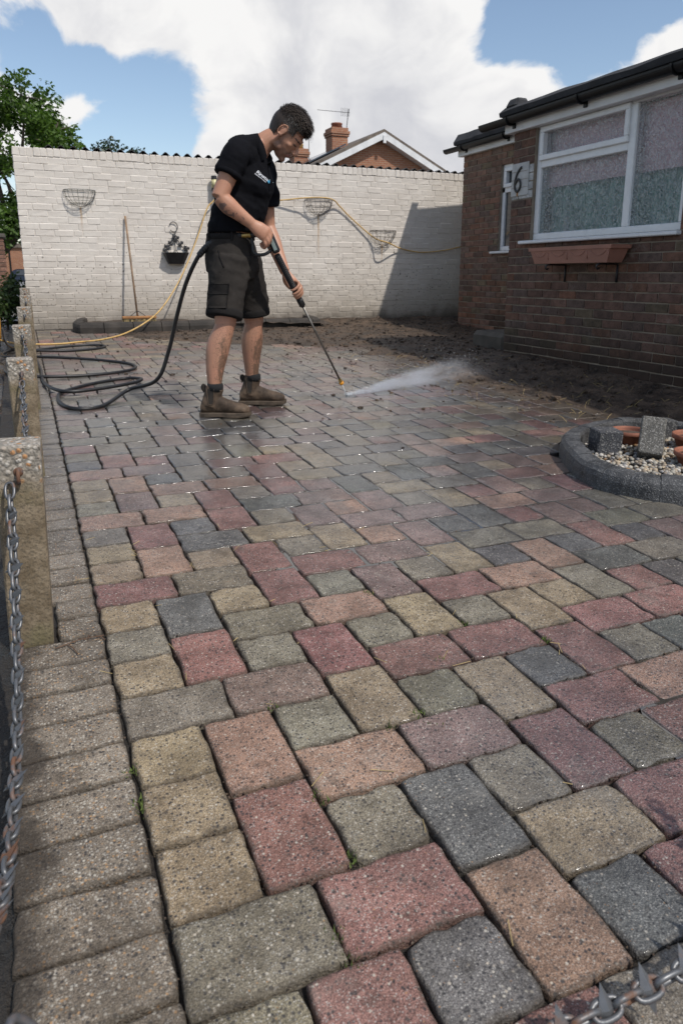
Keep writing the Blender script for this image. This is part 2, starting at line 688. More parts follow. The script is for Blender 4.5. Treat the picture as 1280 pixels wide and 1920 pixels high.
# ------------------------------------------------------------------ ground, one sheet out to the horizon
def terrain(x, y):
    base = GX * np.clip(x, -4, 9) + GY * np.clip(y, -6, 8)
    t = np.clip((y - 8.3) / 5, 0, 1)
    t = t * t * (3 - 2 * t)
    far = 0.20 - 0.30 * np.clip((y - 13) / 45, 0, 1)
    return base * (1 - t) + far * t


xs = np.unique(np.concatenate([np.linspace(-400, -30, 14), np.linspace(-30, -6, 13), np.linspace(-6, 9, 61), np.linspace(9, 30, 12), np.linspace(30, 400, 14)]))
ys = np.unique(np.concatenate([np.linspace(-200, -20, 10), np.linspace(-20, -6, 8), np.linspace(-6, 14, 81), np.linspace(14, 70, 29), np.linspace(70, 900, 16)]))
Xg, Yg = np.meshgrid(xs, ys)
Zg = terrain(Xg, Yg) - 0.075 + 0.02 * (fbm(np.c_[Xg.ravel(), Yg.ravel()] * 1.3, 4, 3).reshape(Xg.shape) - 0.5)
Zg = Zg + np.where((Xg < -0.3), 0.04, 0.0)
nx = len(xs)
fs = [(j * nx + i, j * nx + i + 1, (j + 1) * nx + i + 1, (j + 1) * nx + i) for j in range(len(ys) - 1) for i in range(nx - 1)]
MB().add(np.c_[Xg.ravel(), Yg.ravel(), Zg.ravel()], fs).build('ground', M['tarmac'], smooth=True, kind='structure')

# pale pavement and verge beyond the end of the white wall
xs2, ys2 = np.linspace(-14, 2.5, 12), np.linspace(10.4, 17, 10)
X2, Y2 = np.meshgrid(xs2, ys2)
Z2 = terrain(X2, Y2) - 0.02
MB().add(np.c_[X2.ravel(), Y2.ravel(), Z2.ravel()], [(j * 12 + i, j * 12 + i + 1, (j + 1) * 12 + i + 1, (j + 1) * 12 + i) for j in range(9) for i in range(11)]).build('pavement', M['pavement'], kind='structure')
xs2, ys2 = np.linspace(-60, 40, 12), np.linspace(70, 110, 6)
X2, Y2 = np.meshgrid(xs2, ys2)
MB().add(np.c_[X2.ravel(), Y2.ravel(), (terrain(X2, Y2) - 0.02).ravel()], [(j * 12 + i, j * 12 + i + 1, (j + 1) * 12 + i + 1, (j + 1) * 12 + i) for j in range(5) for i in range(11)]).build('lawn', M['grass'], kind='structure')

# ------------------------------------------------------------------ the patio: a bed with every paver laid into it
S = 0.155
N_PATIO = Vector((-GX, -GY, 1)).normalized()
ex = Vector((1, 0, GX)).normalized()
ey = N_PATIO.cross(ex)
MAT_PATIO = Matrix(((ex.x, ey.x, N_PATIO.x, 0), (ex.y, ey.y, N_PATIO.y, 0), (ex.z, ey.z, N_PATIO.z, 0), (0, 0, 0, 1)))
bx_, by_ = np.linspace(-0.30, 6.3, 50), np.linspace(-1.9, 7.9, 70)
Xb, Yb = np.meshgrid(bx_, by_)
Zb = -0.021 + 0.008 * fbm(np.c_[Xb.ravel(), Yb.ravel()] * 14, 3, 5)
patio = MB().add(np.c_[Xb.ravel(), Yb.ravel(), Zb], [(j * 50 + i, j * 50 + i + 1, (j + 1) * 50 + i + 1, (j + 1) * 50 + i) for j in range(69) for i in range(49)]).build('patio', M['bed'], smooth=True, kind='structure')
patio.matrix_world = MAT_PATIO

PC = {'R': (0.200, 0.114, 0.108), 'P': (0.260, 0.176, 0.142), 'T': (0.245, 0.208, 0.150), 'G': (0.176, 0.169, 0.142), 'B': (0.110, 0.116, 0.120), 'M': (0.190, 0.138, 0.135), 'O': (0.172, 0.160, 0.130)}
# colours read off the photograph: (column, row) in paver widths, rows counted towards the camera
KNOWN = {(0, -8): 'T', (0, -7): 'T', (0, -6): 'G', (0, -9): 'P', (0, -5): 'P', (0, -4): 'G', (0, -3): 'T', (0, -2): 'T', (0, -1): 'R', (0, 0): 'T', (0, 1): 'G', (0, 2): 'T', (0, 3): 'G', (0, 4): 'T', (0, 5): 'T', (0, 6): 'T', (0, 7): 'O', (0, 8): 'O',
         (1.5, -9): 'M', (1.5, -5): 'P', (1.5, -1): 'O', (1.5, 3): 'M', (1.5, 7): 'R', (1, -12): 'G', (1, -10.5): 'R', (1, -8): 'P', (1, -6.5): 'M', (1, -4): 'R', (1, -2.5): 'P', (1, 0): 'B', (1, 1.5): 'R', (1, 4): 'P', (1, 5.5): 'R', (1, 8): 'R',
         (2, -8): 'B', (2, -6): 'T', (2, -4): 'B', (2, -2): 'T', (2, 0): 'T', (2, 2): 'G', (2, 4): 'G', (2, 6): 'O', (2, 8): 'B', (2, -7): 'P', (2, -3): 'B', (2, 1): 'O', (2, 5): 'P', (3.5, 1): 'P', (3.5, 5): 'M', (3.5, -3): 'T', (3.5, -7): 'P',
         (3, -10): 'B', (3, -8.5): 'G', (3, -6): 'R', (3, -4.5): 'R', (3, -2): 'R', (3, -0.5): 'R', (3, 2): 'R', (3, 3.5): 'T', (3, 6): 'B', (3, 7.5): 'P',
         (4, -6): 'G', (4, -4): 'O', (4, -2): 'G', (4, 0): 'G', (4, 2): 'G', (4, 4): 'O', (4, 6): 'G', (4, 8): 'B', (4, 3): 'R', (4, 7): 'T', (4, -1): 'R', (4, -5): 'B',
         (5, 0): 'M', (5, 1.5): 'T', (5, 4): 'T', (5, 5.5): 'R', (5, -4): 'M', (5, -2.5): 'T', (5.5, 3): 'R', (5.5, 7): 'R', (5.5, -1): 'M', (5.5, -5): 'M', (6, 0): 'G', (6, 2): 'G', (6, 4): 'B', (6, 6): 'O', (6, -2): 'P', (6, -4): 'P', (6, 1): 'R', (6, 5): 'R', (6, -3): 'M', (7.5, 1): 'P', (7.5, 5): 'P', (7.5, -3): 'M',
         (7, 2): 'T', (7, 3.5): 'R', (7, 6): 'R', (7, -2): 'M', (7, -0.5): 'T', (7, -4.5): 'M', (7, -6): 'B', (8, 2): 'T', (8, 4): 'G', (8, 3): 'R', (9.5, 3): 'R', (9, 4): 'B', (9, 5.5): 'T', (8, 6): 'R', (8, 0): 'B', (9, 0): 'P', (9, 1.5): 'G', (10, 2): 'R'}
slots = []
for r in range(-52, 14):
    for cidx in range(1, 41, 2):
        lr = 3 if cidx % 4 == 1 else 1
        if (r - lr) % 4 == 0:
            slots.append((cidx - 1, r, 1.5, 1))
            slots.append((cidx + 0.5, r, 1.5, 1))
        if (r - lr) % 4 == 1:
            slots.append((cidx, r, 1, 1.5))
            slots.append((cidx, r + 1.5, 1, 1.5))
    for cidx in range(0, 42, 2):
        if cidx == 0:
            if (r - 3) % 4 != 0:
                slots.append((0, r, 1, 1))
        elif r % 2 == 0:
            slots.append((cidx, r, 1, 1))

MUD_B = [(0.6, 4.4), (0.9, 3.75), (1.17, 3.58), (1.75, 3.5), (2.24, 3.24), (2.98, 3.08), (3.69, 3.15), (4.5, 3.3), (5.2, 3.1), (5.6, 2.5), (5.9, 1.9), (6.15, 1.45), (6.5, 1.2), (8.2, 1.0)]


def mud_x(y):
    return np.interp(y, [q[0] for q in MUD_B], [q[1] for q in MUD_B])


RING = catmull([(2.393, .925), (2.235, .68), (2.145, .43), (2.2, .23), (2.355, .08), (2.65, -.03), (3.0, .04), (3.30, .32), (3.38, .7), (3.222, 1.05), (2.978, 1.175), (2.612, 1.075)], 8, True)


def inside(x, y, poly):
    c = False
    j = len(poly) - 1
    for i in range(len(poly)):
        if (poly[i][1] > y) != (poly[j][1] > y) and x < (poly[j][0] - poly[i][0]) * (y - poly[i][1]) / (poly[j][1] - poly[i][1]) + poly[i][0]:
            c = not c
        j = i
    return c


RING_IN = [(2.75 + (p[0] - 2.75) * 0.86, 0.56 + (p[1] - 0.56) * 0.86) for p in RING]


def cam_px(p):
    d = Vector(p) - CAM
    f = Vector((math.sin(PHI), math.cos(PHI), 0))
    rt = Vector((math.cos(PHI), -math.sin(PHI), 0))
    y, x, z = d.dot(f), d.dot(rt), d.z
    zc = y * math.cos(TH) - z * math.sin(TH)
    yc = y * math.sin(TH) + z * math.cos(TH)
    if zc < 0.05:
        return -9999, -9999, zc
    return 640 + 1354.3 * x / zc, 850.4 - 1354.3 * yc / zc, zc


def paver_mesh(w, d, seed, nx=8, ny=7, name='paver'):
    """tumbled paver: rounded, slightly uneven arrises, top at z=0"""
    rg = np.random.default_rng(seed)
    hw, hd = w / 2, d / 2
    per = []
    # perimeter points, inset with a wandering edge
    n1, n2 = nx, ny
    for i in range(n1):
        per.append((-hw + w * i / n1, -hd, 0, -1))
    for i in range(n2):
        per.append((hw, -hd + d * i / n2, 1, 0))
    for i in range(n1):
        per.append((hw - w * i / n1, hd, 0, 1))
    for i in range(n2):
        per.append((-hw, hd - d * i / n2, -1, 0))
    per = np.array(per)
    n = len(per)
    ang = np.arange(n) * 2 * math.pi / n
    wob = sum(rg.normal(0, 0.0009) * np.cos(k * ang + rg.uniform(0, 6.28)) for k in range(1, 9)) + rg.normal(0, 0.0005, n)
    # round the plan corners
    cr = 0.010
    P0 = per[:, :2].copy()
    for i in range(n):
        x, y = P0[i]
        dx, dy = hw - abs(x), hd - abs(y)
        if dx < cr and dy < cr:
            cx, cy = math.copysign(hw - cr, x), math.copysign(hd - cr, y)
            v = np.array([x - cx, y - cy])
            L = np.linalg.norm(v)
            P0[i] = (cx, cy) + v / (L + 1e-9) * cr
    rad = P0 / np.linalg.norm(P0, axis=1)[:, None]
    vs, fs = [], []
    for (ins, z, k) in ((0.000, -0.05, 0.6), (0.0, -0.009, 1.0), (0.0012, -0.0040, 1.2), (0.0030, -0.0011, 1.3), (0.0062, 0.0, 1.2), (0.014, 0.0002, 0.8)):
        q = P0 - rad * (ins + 0.0006) + rad * (wob * k)[:, None]
        zz = z + (rg.normal(0, 0.0007, n) if z > -0.03 else 0)
        vs.append(np.c_[q, np.full(n, 0.0) + zz])
    q = P0 * 0.5
    vs.append(np.c_[q, rg.normal(0.0004, 0.0006, n)])
    v = np.concatenate(vs)
    for L in range(6):
        for i in range(n):
            j = (i + 1) % n
            fs.append((L * n + i, L * n + j, (L + 1) * n + j, (L + 1) * n + i))
    fs.append(tuple(6 * n + i for i in range(n)))
    return v, fs




def edge_attr(me, v):
    n = (len(v)) // 7
    k = np.r_[np.zeros(4 * n), np.full(n, 0.12), np.full(n, 0.34), np.ones(n)]
    a = me.color_attributes.new('Edge', 'FLOAT_COLOR', 'POINT')
    a.data.foreach_set('color', np.c_[k, k, k, np.ones(len(k))].astype(np.float32).ravel())


GAP = 0.0030
SHAPES = {}
for key, (w_, d_) in {'sq': (1, 1), 'wide': (1.5, 1), 'deep': (1, 1.5)}.items():
    SHAPES[key] = []
    for k in range(5):
        v, f = paver_mesh(w_ * S - GAP, d_ * S - GAP, hash(key) % 97 + k * 13 if False else {'sq': 1, 'wide': 2, 'deep': 3}[key] * 50 + k)
        mb = MB().add(v, f)
        me = mb.mesh('paver', True)
        edge_attr(me, v)
        me.materials.append(M['paver'])
        SHAPES[key].append((me, v, f))
V_LOW = {}
for key, (w_, d_) in {'sq': (1, 1), 'wide': (1.5, 1), 'deep': (1, 1.5)}.items():
    V_LOW[key] = [paver_mesh(w_ * S - GAP, d_ * S - GAP, 300 + k, 4, 4) for k in range(3)]

cand = []
keys = list('RPTGBMO')
for (u, r, w_, d_) in slots:
    cx, cy = (u + w_ / 2) * S, -(r + d_ / 2) * S
    if cy < -1.75 or cy > 7.6 or cx > 6.2:
        continue
    if inside(cx, cy, RING_IN):
        continue
    if cx > mud_x(cy) + 0.45 and cy > 0.7:
        continue
    px, py, zc = cam_px((cx, cy, gz(cx, cy)))
    if zc < 0.1:
        continue
    if px < -260 or px > 1560 or py > 2350:
        continue
    cand.append((zc, u, r, w_, d_, cx, cy))
cand.sort()
field = MB()
npv = 0
for (zc, u, r, w_, d_, cx, cy) in cand:
    key = 'sq' if w_ == d_ else ('wide' if w_ > d_ else 'deep')
    k = KNOWN.get((u, r))
    if k is None:
        k = random.choices(keys, (0.14, 0.10, 0.11, 0.21, 0.23, 0.16, 0.05))[0]
    c = np.array(PC[k]) * rng.uniform(0.90, 1.08) + rng.normal(0, 0.0025, 3)
    c = np.clip(c * np.array((1.17, 1.09, 1.00)), 0.02, 1)
    z = max(0.0, rng.normal(0.0005, 0.0010))
    tx, ty = rng.normal(0, 0.006), rng.normal(0, 0.006)
    rz = rng.normal(0, 0.006)
    px, py, _ = cam_px((cx, cy, gz(cx, cy)))
    seen = -60 < px < 1340 and py < 1980
    if npv < 300 and seen:
        npv += 1
        o = bpy.data.objects.new('paver', random.choice(SHAPES[key])[0])
        col.objects.link(o)
        o.parent = patio
        o.location = (cx, cy, z)
        o.rotation_euler = (tx, ty, rz + random.choice((0, math.pi)))
        o.color = (*c, 0.15 if k != 'R' else 0.05)
    else:
        v, f = random.choice(V_LOW[key])
        q = v.copy()
        q[:, 2] += z + q[:, 0] * ty + q[:, 1] * tx
        ca, sa = math.cos(rz), math.sin(rz)
        q[:, :2] = q[:, :2] @ np.array([[ca, sa], [-sa, ca]])
        q[:, 0] += cx
        q[:, 1] += cy
        field.add(q, f, (*c, 0.12))
field.build('paver_field', M['paver_field'], patio, smooth=True, kind='stuff')

# edging course along the open side
BOL = [(-0.172, -0.075), (-0.148, 1.42), (-0.122, 2.90), (-0.10, 4.38), (-0.085, 5.86), (-0.07, 7.30)]
ED = []
for k in range(4):
    v, f = paver_mesh(0.214, 0.1115, 500 + k)
    me = MB().add(v, f).mesh('edging_block', True)
    edge_attr(me, v)
    me.materials.append(M['paver'])
    ED.append((me, v, f))
SH = []
for k in range(2):
    v, f = paver_mesh(0.108, 0.1115, 520 + k)
    me = MB().add(v, f).mesh('edging_block', True)
    edge_attr(me, v)
    me.materials.append(M['paver'])
    SH.append(me)
y = -0.2075 - 0.1165 * 13
while y < 7.6:
    near = any(abs(y - q[1]) < 0.106 for q in BOL)
    o = bpy.data.objects.new('edging_block', random.choice(SH) if near else random.choice(ED)[0])
    col.objects.link(o)
    o.parent = patio
    o.location = (-0.057 if near else -0.110, y, rng.normal(-0.001, 0.0018))
    o.rotation_euler = (rng.normal(0, 0.012), rng.normal(0, 0.008), rng.normal(0, 0.012))
    t = rng.uniform(0, 1)
    o.color = (*(np.array((0.205, 0.172, 0.136)) * (0.8 + 0.35 * t)), 1.0)
    y += 0.1165

# water standing in the joints between the man and the camera
poly = catmull([(0.55, 0.12), (0.72, 0.03), (1.25, -0.10), (1.95, 0.2), (2.1, 0.7), (2.2, 1.3), (2.4, 1.9), (2.2, 2.5), (1.75, 2.3), (1.5, 1.6), (1.05, 1.05), (0.72, 0.75)], 6, True)
mb = MB().add(np.c_[poly, np.full(len(poly), -0.0019)], [tuple(range(len(poly)))])
poly = catmull([(1.02, -1.18), (1.1, -0.92), (1.35, -0.8), (1.6, -0.9), (1.7, -1.3), (1.3, -1.6), (1.05, -1.5)], 6, True)
mb.add(np.c_[poly, np.full(len(poly), -0.0021)], [tuple(range(len(poly)))])
mb.build('water', M['water'], patio, kind='structure')

# ------------------------------------------------------------------ mud
mx, my = np.arange(0.9, 6.32, 0.028), np.arange(0.6, 7.86, 0.028)
Xm, Ym = np.meshgrid(mx, my)
pm = np.c_[Xm.ravel(), Ym.ravel()]
dist_ = pm[:, 0] - mud_x(pm[:, 1])
nz = fbm(pm * 3.2, 4, 21)
nf = fbm(pm * 17, 3, 31)
edge = np.clip((dist_ + (nz - 0.5) * 0.9) / 0.5, -1, 1)
hgt = np.where(edge < 0, edge * 0.06, edge * 0.02) + np.where(edge > -0.2, 1, 0.3) * ((nz - 0.45) * 0.018 + (nf - 0.5) * 0.018)
bank = np.clip(1 - (4.30 - pm[:, 0]) / 0.5, 0, 1) * np.clip((4.3 - pm[:, 1]) / 0.2, 0, 1) + np.clip(1 - (7.86 - pm[:, 1]) / 0.5, 0, 1) * np.clip((pm[:, 0] - 3.4) / 0.5, 0, 1)
hgt += 0.045 * np.clip(bank, 0, 1) * (0.6 + 0.8 * nz)
inr = ((pm[:, 0] - 2.75) / 0.72) ** 2 + ((pm[:, 1] - 0.56) / 0.70) ** 2
hgt = np.where(inr < 1, -0.08, hgt)
zm = gz(pm[:, 0], pm[:, 1]) + hgt
nxm = len(mx)
low = (hgt < -0.045).reshape(Xm.shape)
fs = []
for j in range(len(my) - 1):
    for i in range(nxm - 1):
        if not (low[j, i] and low[j, i + 1] and low[j + 1, i] and low[j + 1, i + 1]):
            fs.append((j * nxm + i, j * nxm + i + 1, (j + 1) * nxm + i + 1, (j + 1) * nxm + i))
MB().add(np.c_[pm, zm], fs).build('mud', M['mud'], smooth=True, kind='stuff')
# clods and crumbs of washed-off dirt
iv, if_ = ico()
mb = MB()
cnt = 0
while cnt < 5200:
    x, y = rng.uniform(0.2, 6.2), rng.uniform(0.9, 7.8)
    d = x - mud_x(y)
    if d > 0:
        pr_ = 0.34
    else:
        pr_ = 0.42 * math.exp(d / 0.55) + (0.05 if y > 3.2 else 0.0)
    if rng.uniform() > pr_ or ((x - 2.75) / 0.75) ** 2 + ((y - 0.56) / 0.72) ** 2 < 1:
        continue
    s = min(0.032, 0.005 + rng.exponential(0.006)) * (1.0 if d > 0 else 0.6)
    j = np.argmin(np.abs(my - y)) * nxm + np.argmin(np.abs(mx - x))
    z = max(gz(x, y), zm[j]) if x > 0.9 else gz(x, y)
    v = iv * (s * rng.uniform(0.7, 1.3), s * rng.uniform(0.7, 1.3), s * 0.7) * (1 + rng.normal(0, 0.2, (len(iv), 1)))
    mb.add(v + (x, y, z + s * 0.25), if_)
    cnt += 1
for (zc, u, r, w_, d_, cx, cy) in cand[:260]:
    for k in range(9):
        sd = rng.integers(0, 4)
        t_ = rng.uniform(-.5, .5)
        x = cx + (t_ * w_ * S if sd < 2 else (0.5 if sd == 2 else -0.5) * w_ * S) + rng.normal(0, .0022)
        y = cy + ((0.5 if sd == 0 else -0.5) * d_ * S if sd < 2 else t_ * d_ * S) + rng.normal(0, .0022)
        s = rng.uniform(0.0010, 0.0032)
        v = iv * (s * rng.uniform(.7, 1.6), s * rng.uniform(.7, 1.4), s * .8) * (1 + rng.normal(0, 0.2, (len(iv), 1)))
        mb.add(v + (x, y, gz(x, y) - .003 + rng.uniform(-.003, .003)), if_)
mb.build('mud_clods', M['mud'], smooth=False, kind='stuff')

# straw and dead grass lying in the mud, moss in the joints
M['straw'] = simple('straw', (0.36, 0.27, 0.12), 0.8, var=0.4, bump=0)
M['moss'] = simple('moss', (0.085, 0.12, 0.025), 0.9, var=0.4, bump=0)
mb = MB()
for k in range(240):
    x, y = rng.uniform(2.2, 4.1), rng.uniform(1.3, 4.6)
    if x < mud_x(y) - 0.7 or x > 4.2:
        continue
    j = np.argmin(np.abs(my - y)) * nxm + np.argmin(np.abs(mx - x))
    z = max(gz(x, y), zm[j])
    a = rng.uniform(0, 6.28)
    L = rng.uniform(0.02, 0.07)
    up = rng.uniform(0.0, 0.9) * L
    pts = catmull([(x, y, z), (x + math.cos(a) * L * .5, y + math.sin(a) * L * .5, z + up * .7), (x + math.cos(a) * L, y + math.sin(a) * L * .8, z + up)], 2)
    mb.add(*tube(pts, 0.0011, 4))
for k in range(40):
    u, r = rng.integers(0, 8), rng.integers(-3, 9)
    x, y = u * S + rng.normal(0, 0.004), -r * S + rng.uniform(-.07, .07)
    a = rng.uniform(0, 6.28)
    L = rng.uniform(0.015, 0.05)
    pts = [(x, y, gz(x, y) + .002), (x + math.cos(a) * L, y + math.sin(a) * L, gz(x, y) + .006)]
    mb.add(*tube(np.array(pts), 0.0008, 4))
mb.build('straw', M['straw'], kind='stuff')
mb = MB()
for (u, r) in [(2, 5.95), (2, 6.9), (1.5, 7.98), (3.4, 5.02), (3.9, 4.9), (2.05, 4.0), (6, 2.9), (4, 5.2), (0, 5.2), (0, 4.6), (7, 3.9), (5, 3.8), (1.45, 7.7), (0.02, 5.35), (4.9, 1.2)]:
    x0, y0 = u * S, -r * S
    for k in range(26):
        x, y = x0 + rng.normal(0, 0.008), y0 + rng.normal(0, 0.008)
        h = rng.uniform(0.004, 0.014)
        a = rng.uniform(0, 6.28)
        dx, dy = math.cos(a) * 0.0022, math.sin(a) * 0.0022
        z = gz(x, y) - 0.004
        mb.add([(x - dx, y - dy, z), (x + dx, y + dy, z), (x + rng.normal(0, .004), y + rng.normal(0, .004), z + h)], [(0, 1, 2)])
mb.build('moss', M['moss'], kind='stuff')

# ------------------------------------------------------------------ concrete posts with spiked chains
m, b, out = new_mat('exposed_aggregate')
P = b.obj()
v = b.voro(P, 78)
r = b.sepc(v.outputs['Color'])
zc_ = b.sep(P)[2]
peb = b.mix(b.rng(r[0], 0.0, 1.0, smooth=False), (0.50, 0.47, 0.42), (0.30, 0.25, 0.20))
peb = b.mix(b.math('GREATER_THAN', r[1], 0.86), peb, (0.42, 0.22, 0.10))
peb = b.mix(b.rng(v.outputs['Distance'], 0.34, 0.60), peb, (0.24, 0.215, 0.18))
moss = b.mix(b.rng(b.noise(P, 14, 5, 0.65), 0.35, 0.65), (0.120, 0.088, 0.052), (0.235, 0.185, 0.125))
moss = b.mix(b.math('MULTIPLY', b.rng(b.noise(P, 6, 4), 0.52, 0.66), 0.7), moss, (0.115, 0.100, 0.045))
k = b.rng(b.math('ADD', zc_, b.math('MULTIPLY', b.math('SUBTRACT', b.noise(P, 9, 3), 0.5), 0.12)), 0.40, 0.47)
c = b.mix(k, moss, peb)
v2 = b.voro(P, 260)
c = b.mix(b.math('MULTIPLY', b.math('GREATER_THAN', b.sepc(v2.outputs['Color'])[0], 0.8), 0.4), c, (0.05, 0.045, 0.035))
principled(b, out, c, 0.85, 0, b.bump(b.math('ADD', b.math('MULTIPLY', b.math('MULTIPLY', v.outputs['Distance'], -1.5), k), b.noise(P, 90, 4)), 0.8, 0.005))
M['aggregate'] = m
m, b, out = new_mat('weathered_galvanised_steel')
P = b.pos()
n = b.noise(P, 34, 4, 0.6)
rust = b.rng(b.noise(P, 17, 4, 0.6), 0.50, 0.62)
c = b.mix(rust, b.mix(n, (0.085, 0.086, 0.088), (0.20, 0.205, 0.215)), b.mix(n, (0.085, 0.040, 0.024), (0.17, 0.085, 0.048)))
principled(b, out, c, b.math('ADD', 0.42, b.math('MULTIPLY', rust, 0.4)), b.math('MULTIPLY', b.math('SUBTRACT', 1.0, rust), 0.55), b.bump(n, 0.3, 0.001))
M['chain'] = m


def post_mesh():
    mb = MB()
    v, f = box((0, 0, 0.24), (0.105, 0.105, 0.56), 0.005)
    mb.add(v, f)
    return mb.mesh('concrete_post')


pm_ = post_mesh()
pm_.materials.append(M['aggregate'])
eye_mb = MB()
a_ = np.linspace(0, 2 * math.pi, 15)[:-1]
eye_mb.add(*tube(np.c_[0 * a_, -0.058 + 0.014 * np.cos(a_), 0.445 + 0.017 * np.sin(a_)], 0.005, 6, closed=True, up=(1, 0, 0)))
eye_mb.add(*ellipsoid((0, -0.052, 0.455), (0.012, 0.005, 0.012)))
eye_me = eye_mb.mesh('eye_bolt', True)
eye_me.materials.append(M['chain'])
PLAB = ['concrete post nearest the camera with pebbly top and mossy side', 'concrete post second from the camera with chain hook on its front',
        'concrete post third from the camera with a pale ring hook', 'concrete post fourth from the camera half hidden by the third',
        'mossy concrete post fifth from the camera next to the black hose', 'concrete post farthest away against the end of the white wall']
for i, (x, y) in enumerate(BOL):
    p = put('concrete_post', pm_, None, None, (x, y, gz(x, y)), PLAB[i], 'post', 'concrete posts along the paving edge', rot=(rng.normal(0, .012), rng.normal(0, .012) + (0.02 if i == 0 else 0), rng.normal(0, .03)))
    for s in (0, math.pi):
        e = bpy.data.objects.new('eye_bolt', eye_me)
        col.objects.link(e)
        e.parent = p
        e.rotation_euler = (0, 0, s)
BOLX = [(-0.235, -1.52), (1.11, -1.50)]

# chain parts
def link_mesh():
    t = np.linspace(0, 2 * math.pi, 19)[:-1]
    x = 0.0105 * np.sign(np.cos(t)) * np.abs(np.cos(t)) ** 0.7
    z = 0.0205 * np.sign(np.sin(t)) * np.abs(np.sin(t)) ** 0.8
    me = MB().add(*tube(np.c_[x, 0 * t, z], 0.0041, 6, closed=True, up=(0, 1, 0))).mesh('chain_link', True)
    me.materials.append(M['chain'])
    return me


def spike_mesh():
    v = [(0.030, 0, 0), (0, 0.006, 0.0), (-0.030, 0, 0), (0, -0.006, 0.0), (0, 0, 0.012), (0, 0, -0.012)]
    f = [(0, 1, 4), (1, 2, 4), (2, 3, 4), (3, 0, 4), (1, 0, 5), (2, 1, 5), (3, 2, 5), (0, 3, 5)]
    me = MB().add(v, f).mesh('chain_spike')
    me.materials.append(M['chain'])
    return me


LM, SM = link_mesh(), spike_mesh()


def chain(P0, P1, zlow, label, power=2.2):
    P0, P1 = np.array(P0, float), np.array(P1, float)
    t = np.linspace(0, 1, 400)
    u = np.abs(2 * t - 1) ** power
    pts = P0 + (P1 - P0) * t[:, None]
    zl = np.minimum(P0[2], P1[2])
    pts[:, 2] = np.where(t < .5, zlow + (P0[2] - zlow) * u, zlow + (P1[2] - zlow) * u)
    L = np.r_[0, np.cumsum(np.linalg.norm(np.diff(pts, axis=0), axis=1))]
    n = int(L[-1] / 0.0325)
    root = thing('spiked_chain', label, 'chain', tuple(P0), group='spiked chains between the posts')
    for i in range(n):
        s = (i + 0.5) * L[-1] / n
        c = np.array([np.interp(s, L, pts[:, a]) for a in range(3)])
        d = np.array([np.interp(min(s + .01, L[-1]), L, pts[:, a]) - np.interp(max(s - .01, 0), L, pts[:, a]) for a in range(3)])
        q = Vector(d).to_track_quat('Z', 'Y')
        o = bpy.data.objects.new('chain_link', LM)
        col.objects.link(o)
        o.parent = root
        o.location = c - P0
        o.rotation_mode = 'QUATERNION'
        tw = math.pi / 2 * (i % 2) + 0.4 + rng.normal(0, 0.15)
        o.rotation_quaternion = q @ Vector((0, 0, 1)).rotation_difference(Vector((0, 0, 1))) @ __import__('mathutils').Quaternion((0, 0, 1), tw)
        if i % 2 == 0 and i > 1:
            o2 = bpy.data.objects.new('chain_spike', SM)
            col.objects.link(o2)
            o2.parent = root
            o2.location = c - P0
            o2.rotation_mode = 'QUATERNION'
            o2.rotation_quaternion = q @ __import__('mathutils').Quaternion((0, 0, 1), tw + 0.5)


def hook(i, s):
    x, y = BOL[i]
    return (x, y + s * 0.068, gz(x, y) + 0.428)


chain((BOL[0][0] - 0.012, BOL[0][1] - 0.068, gz(*BOL[0]) + 0.428), (BOLX[0][0], BOLX[0][1] + 0.06, 0.42), 0.03, 'rusty spiked chain hanging from the nearest concrete post towards the camera', 2.3)
chain(hook(1, -1), hook(0, 1), 0.20, 'spiked chain sagging down the front of the second concrete post', 2.2)
chain(hook(2, -1), hook(1, 1), 0.24, 'short visible stretch of spiked chain hanging from the third concrete post', 2.2)
chain((BOLX[0][0] + 0.06, BOLX[0][1] + 0.03, 0.34), (BOLX[1][0] - 0.06, BOLX[1][1], 0.44), 0.052, 'blurred spiked chain crossing the bottom corner over the wet pavers', 3.6)
# twig and orange leaves
M['twig'] = simple('twig_bark', (0.11, 0.065, 0.04), 0.85)
M['leaf'] = simple('orange_leaf', (0.50, 0.22, 0.03), 0.6, bump=0)
mb = MB()
for (x0, y0, x1, y1) in [(-0.12, -0.19, 0.0, -0.165), (-0.09, -0.187, -0.07, -0.235), (-0.04, -0.172, -0.035, -0.155), (-.02, -.168, .0, -.19)]:
    P_ = catmull([(x0, y0, gz(x0, y0) + .004), ((x0 + x1) / 2, (y0 + y1) / 2 + .006, gz(x0, y0) + .007), (x1, y1, gz(x1, y1) + .004)], 4)
    mb.add(*tube(P_, 0.0016, 5))
mb.build('twig', M['twig'], label='thin forked twig lying on the edging beside the nearest post', cat='twig')
for i, (x, y, lab) in enumerate([(-0.30, 3.33, 'orange leaf in the puddle left of the second post'), (-0.27, 2.98, 'small orange leaf just below the other in the puddle')]):
    a = rng.uniform(0, 6)
    v = [(0, 0, 0.004), (0.03, 0.012, 0.008), (0.065, 0.004, 0.003), (0.03, -0.016, 0.006), (0.03, 0.0, 0.001)]
    f = [(0, 4, 1), (1, 4, 2), (2, 4, 3), (3, 4, 0)]
    MB().add(np.array(v) * (1.6 if i == 0 else 1.0), f).build('leaf', M['leaf'], loc=(x, y, terrain(np.array(x), np.array(y)) - 0.03), rot=(0.2, 0.1, a), label=lab, cat='leaf', group='fallen leaves by the posts')

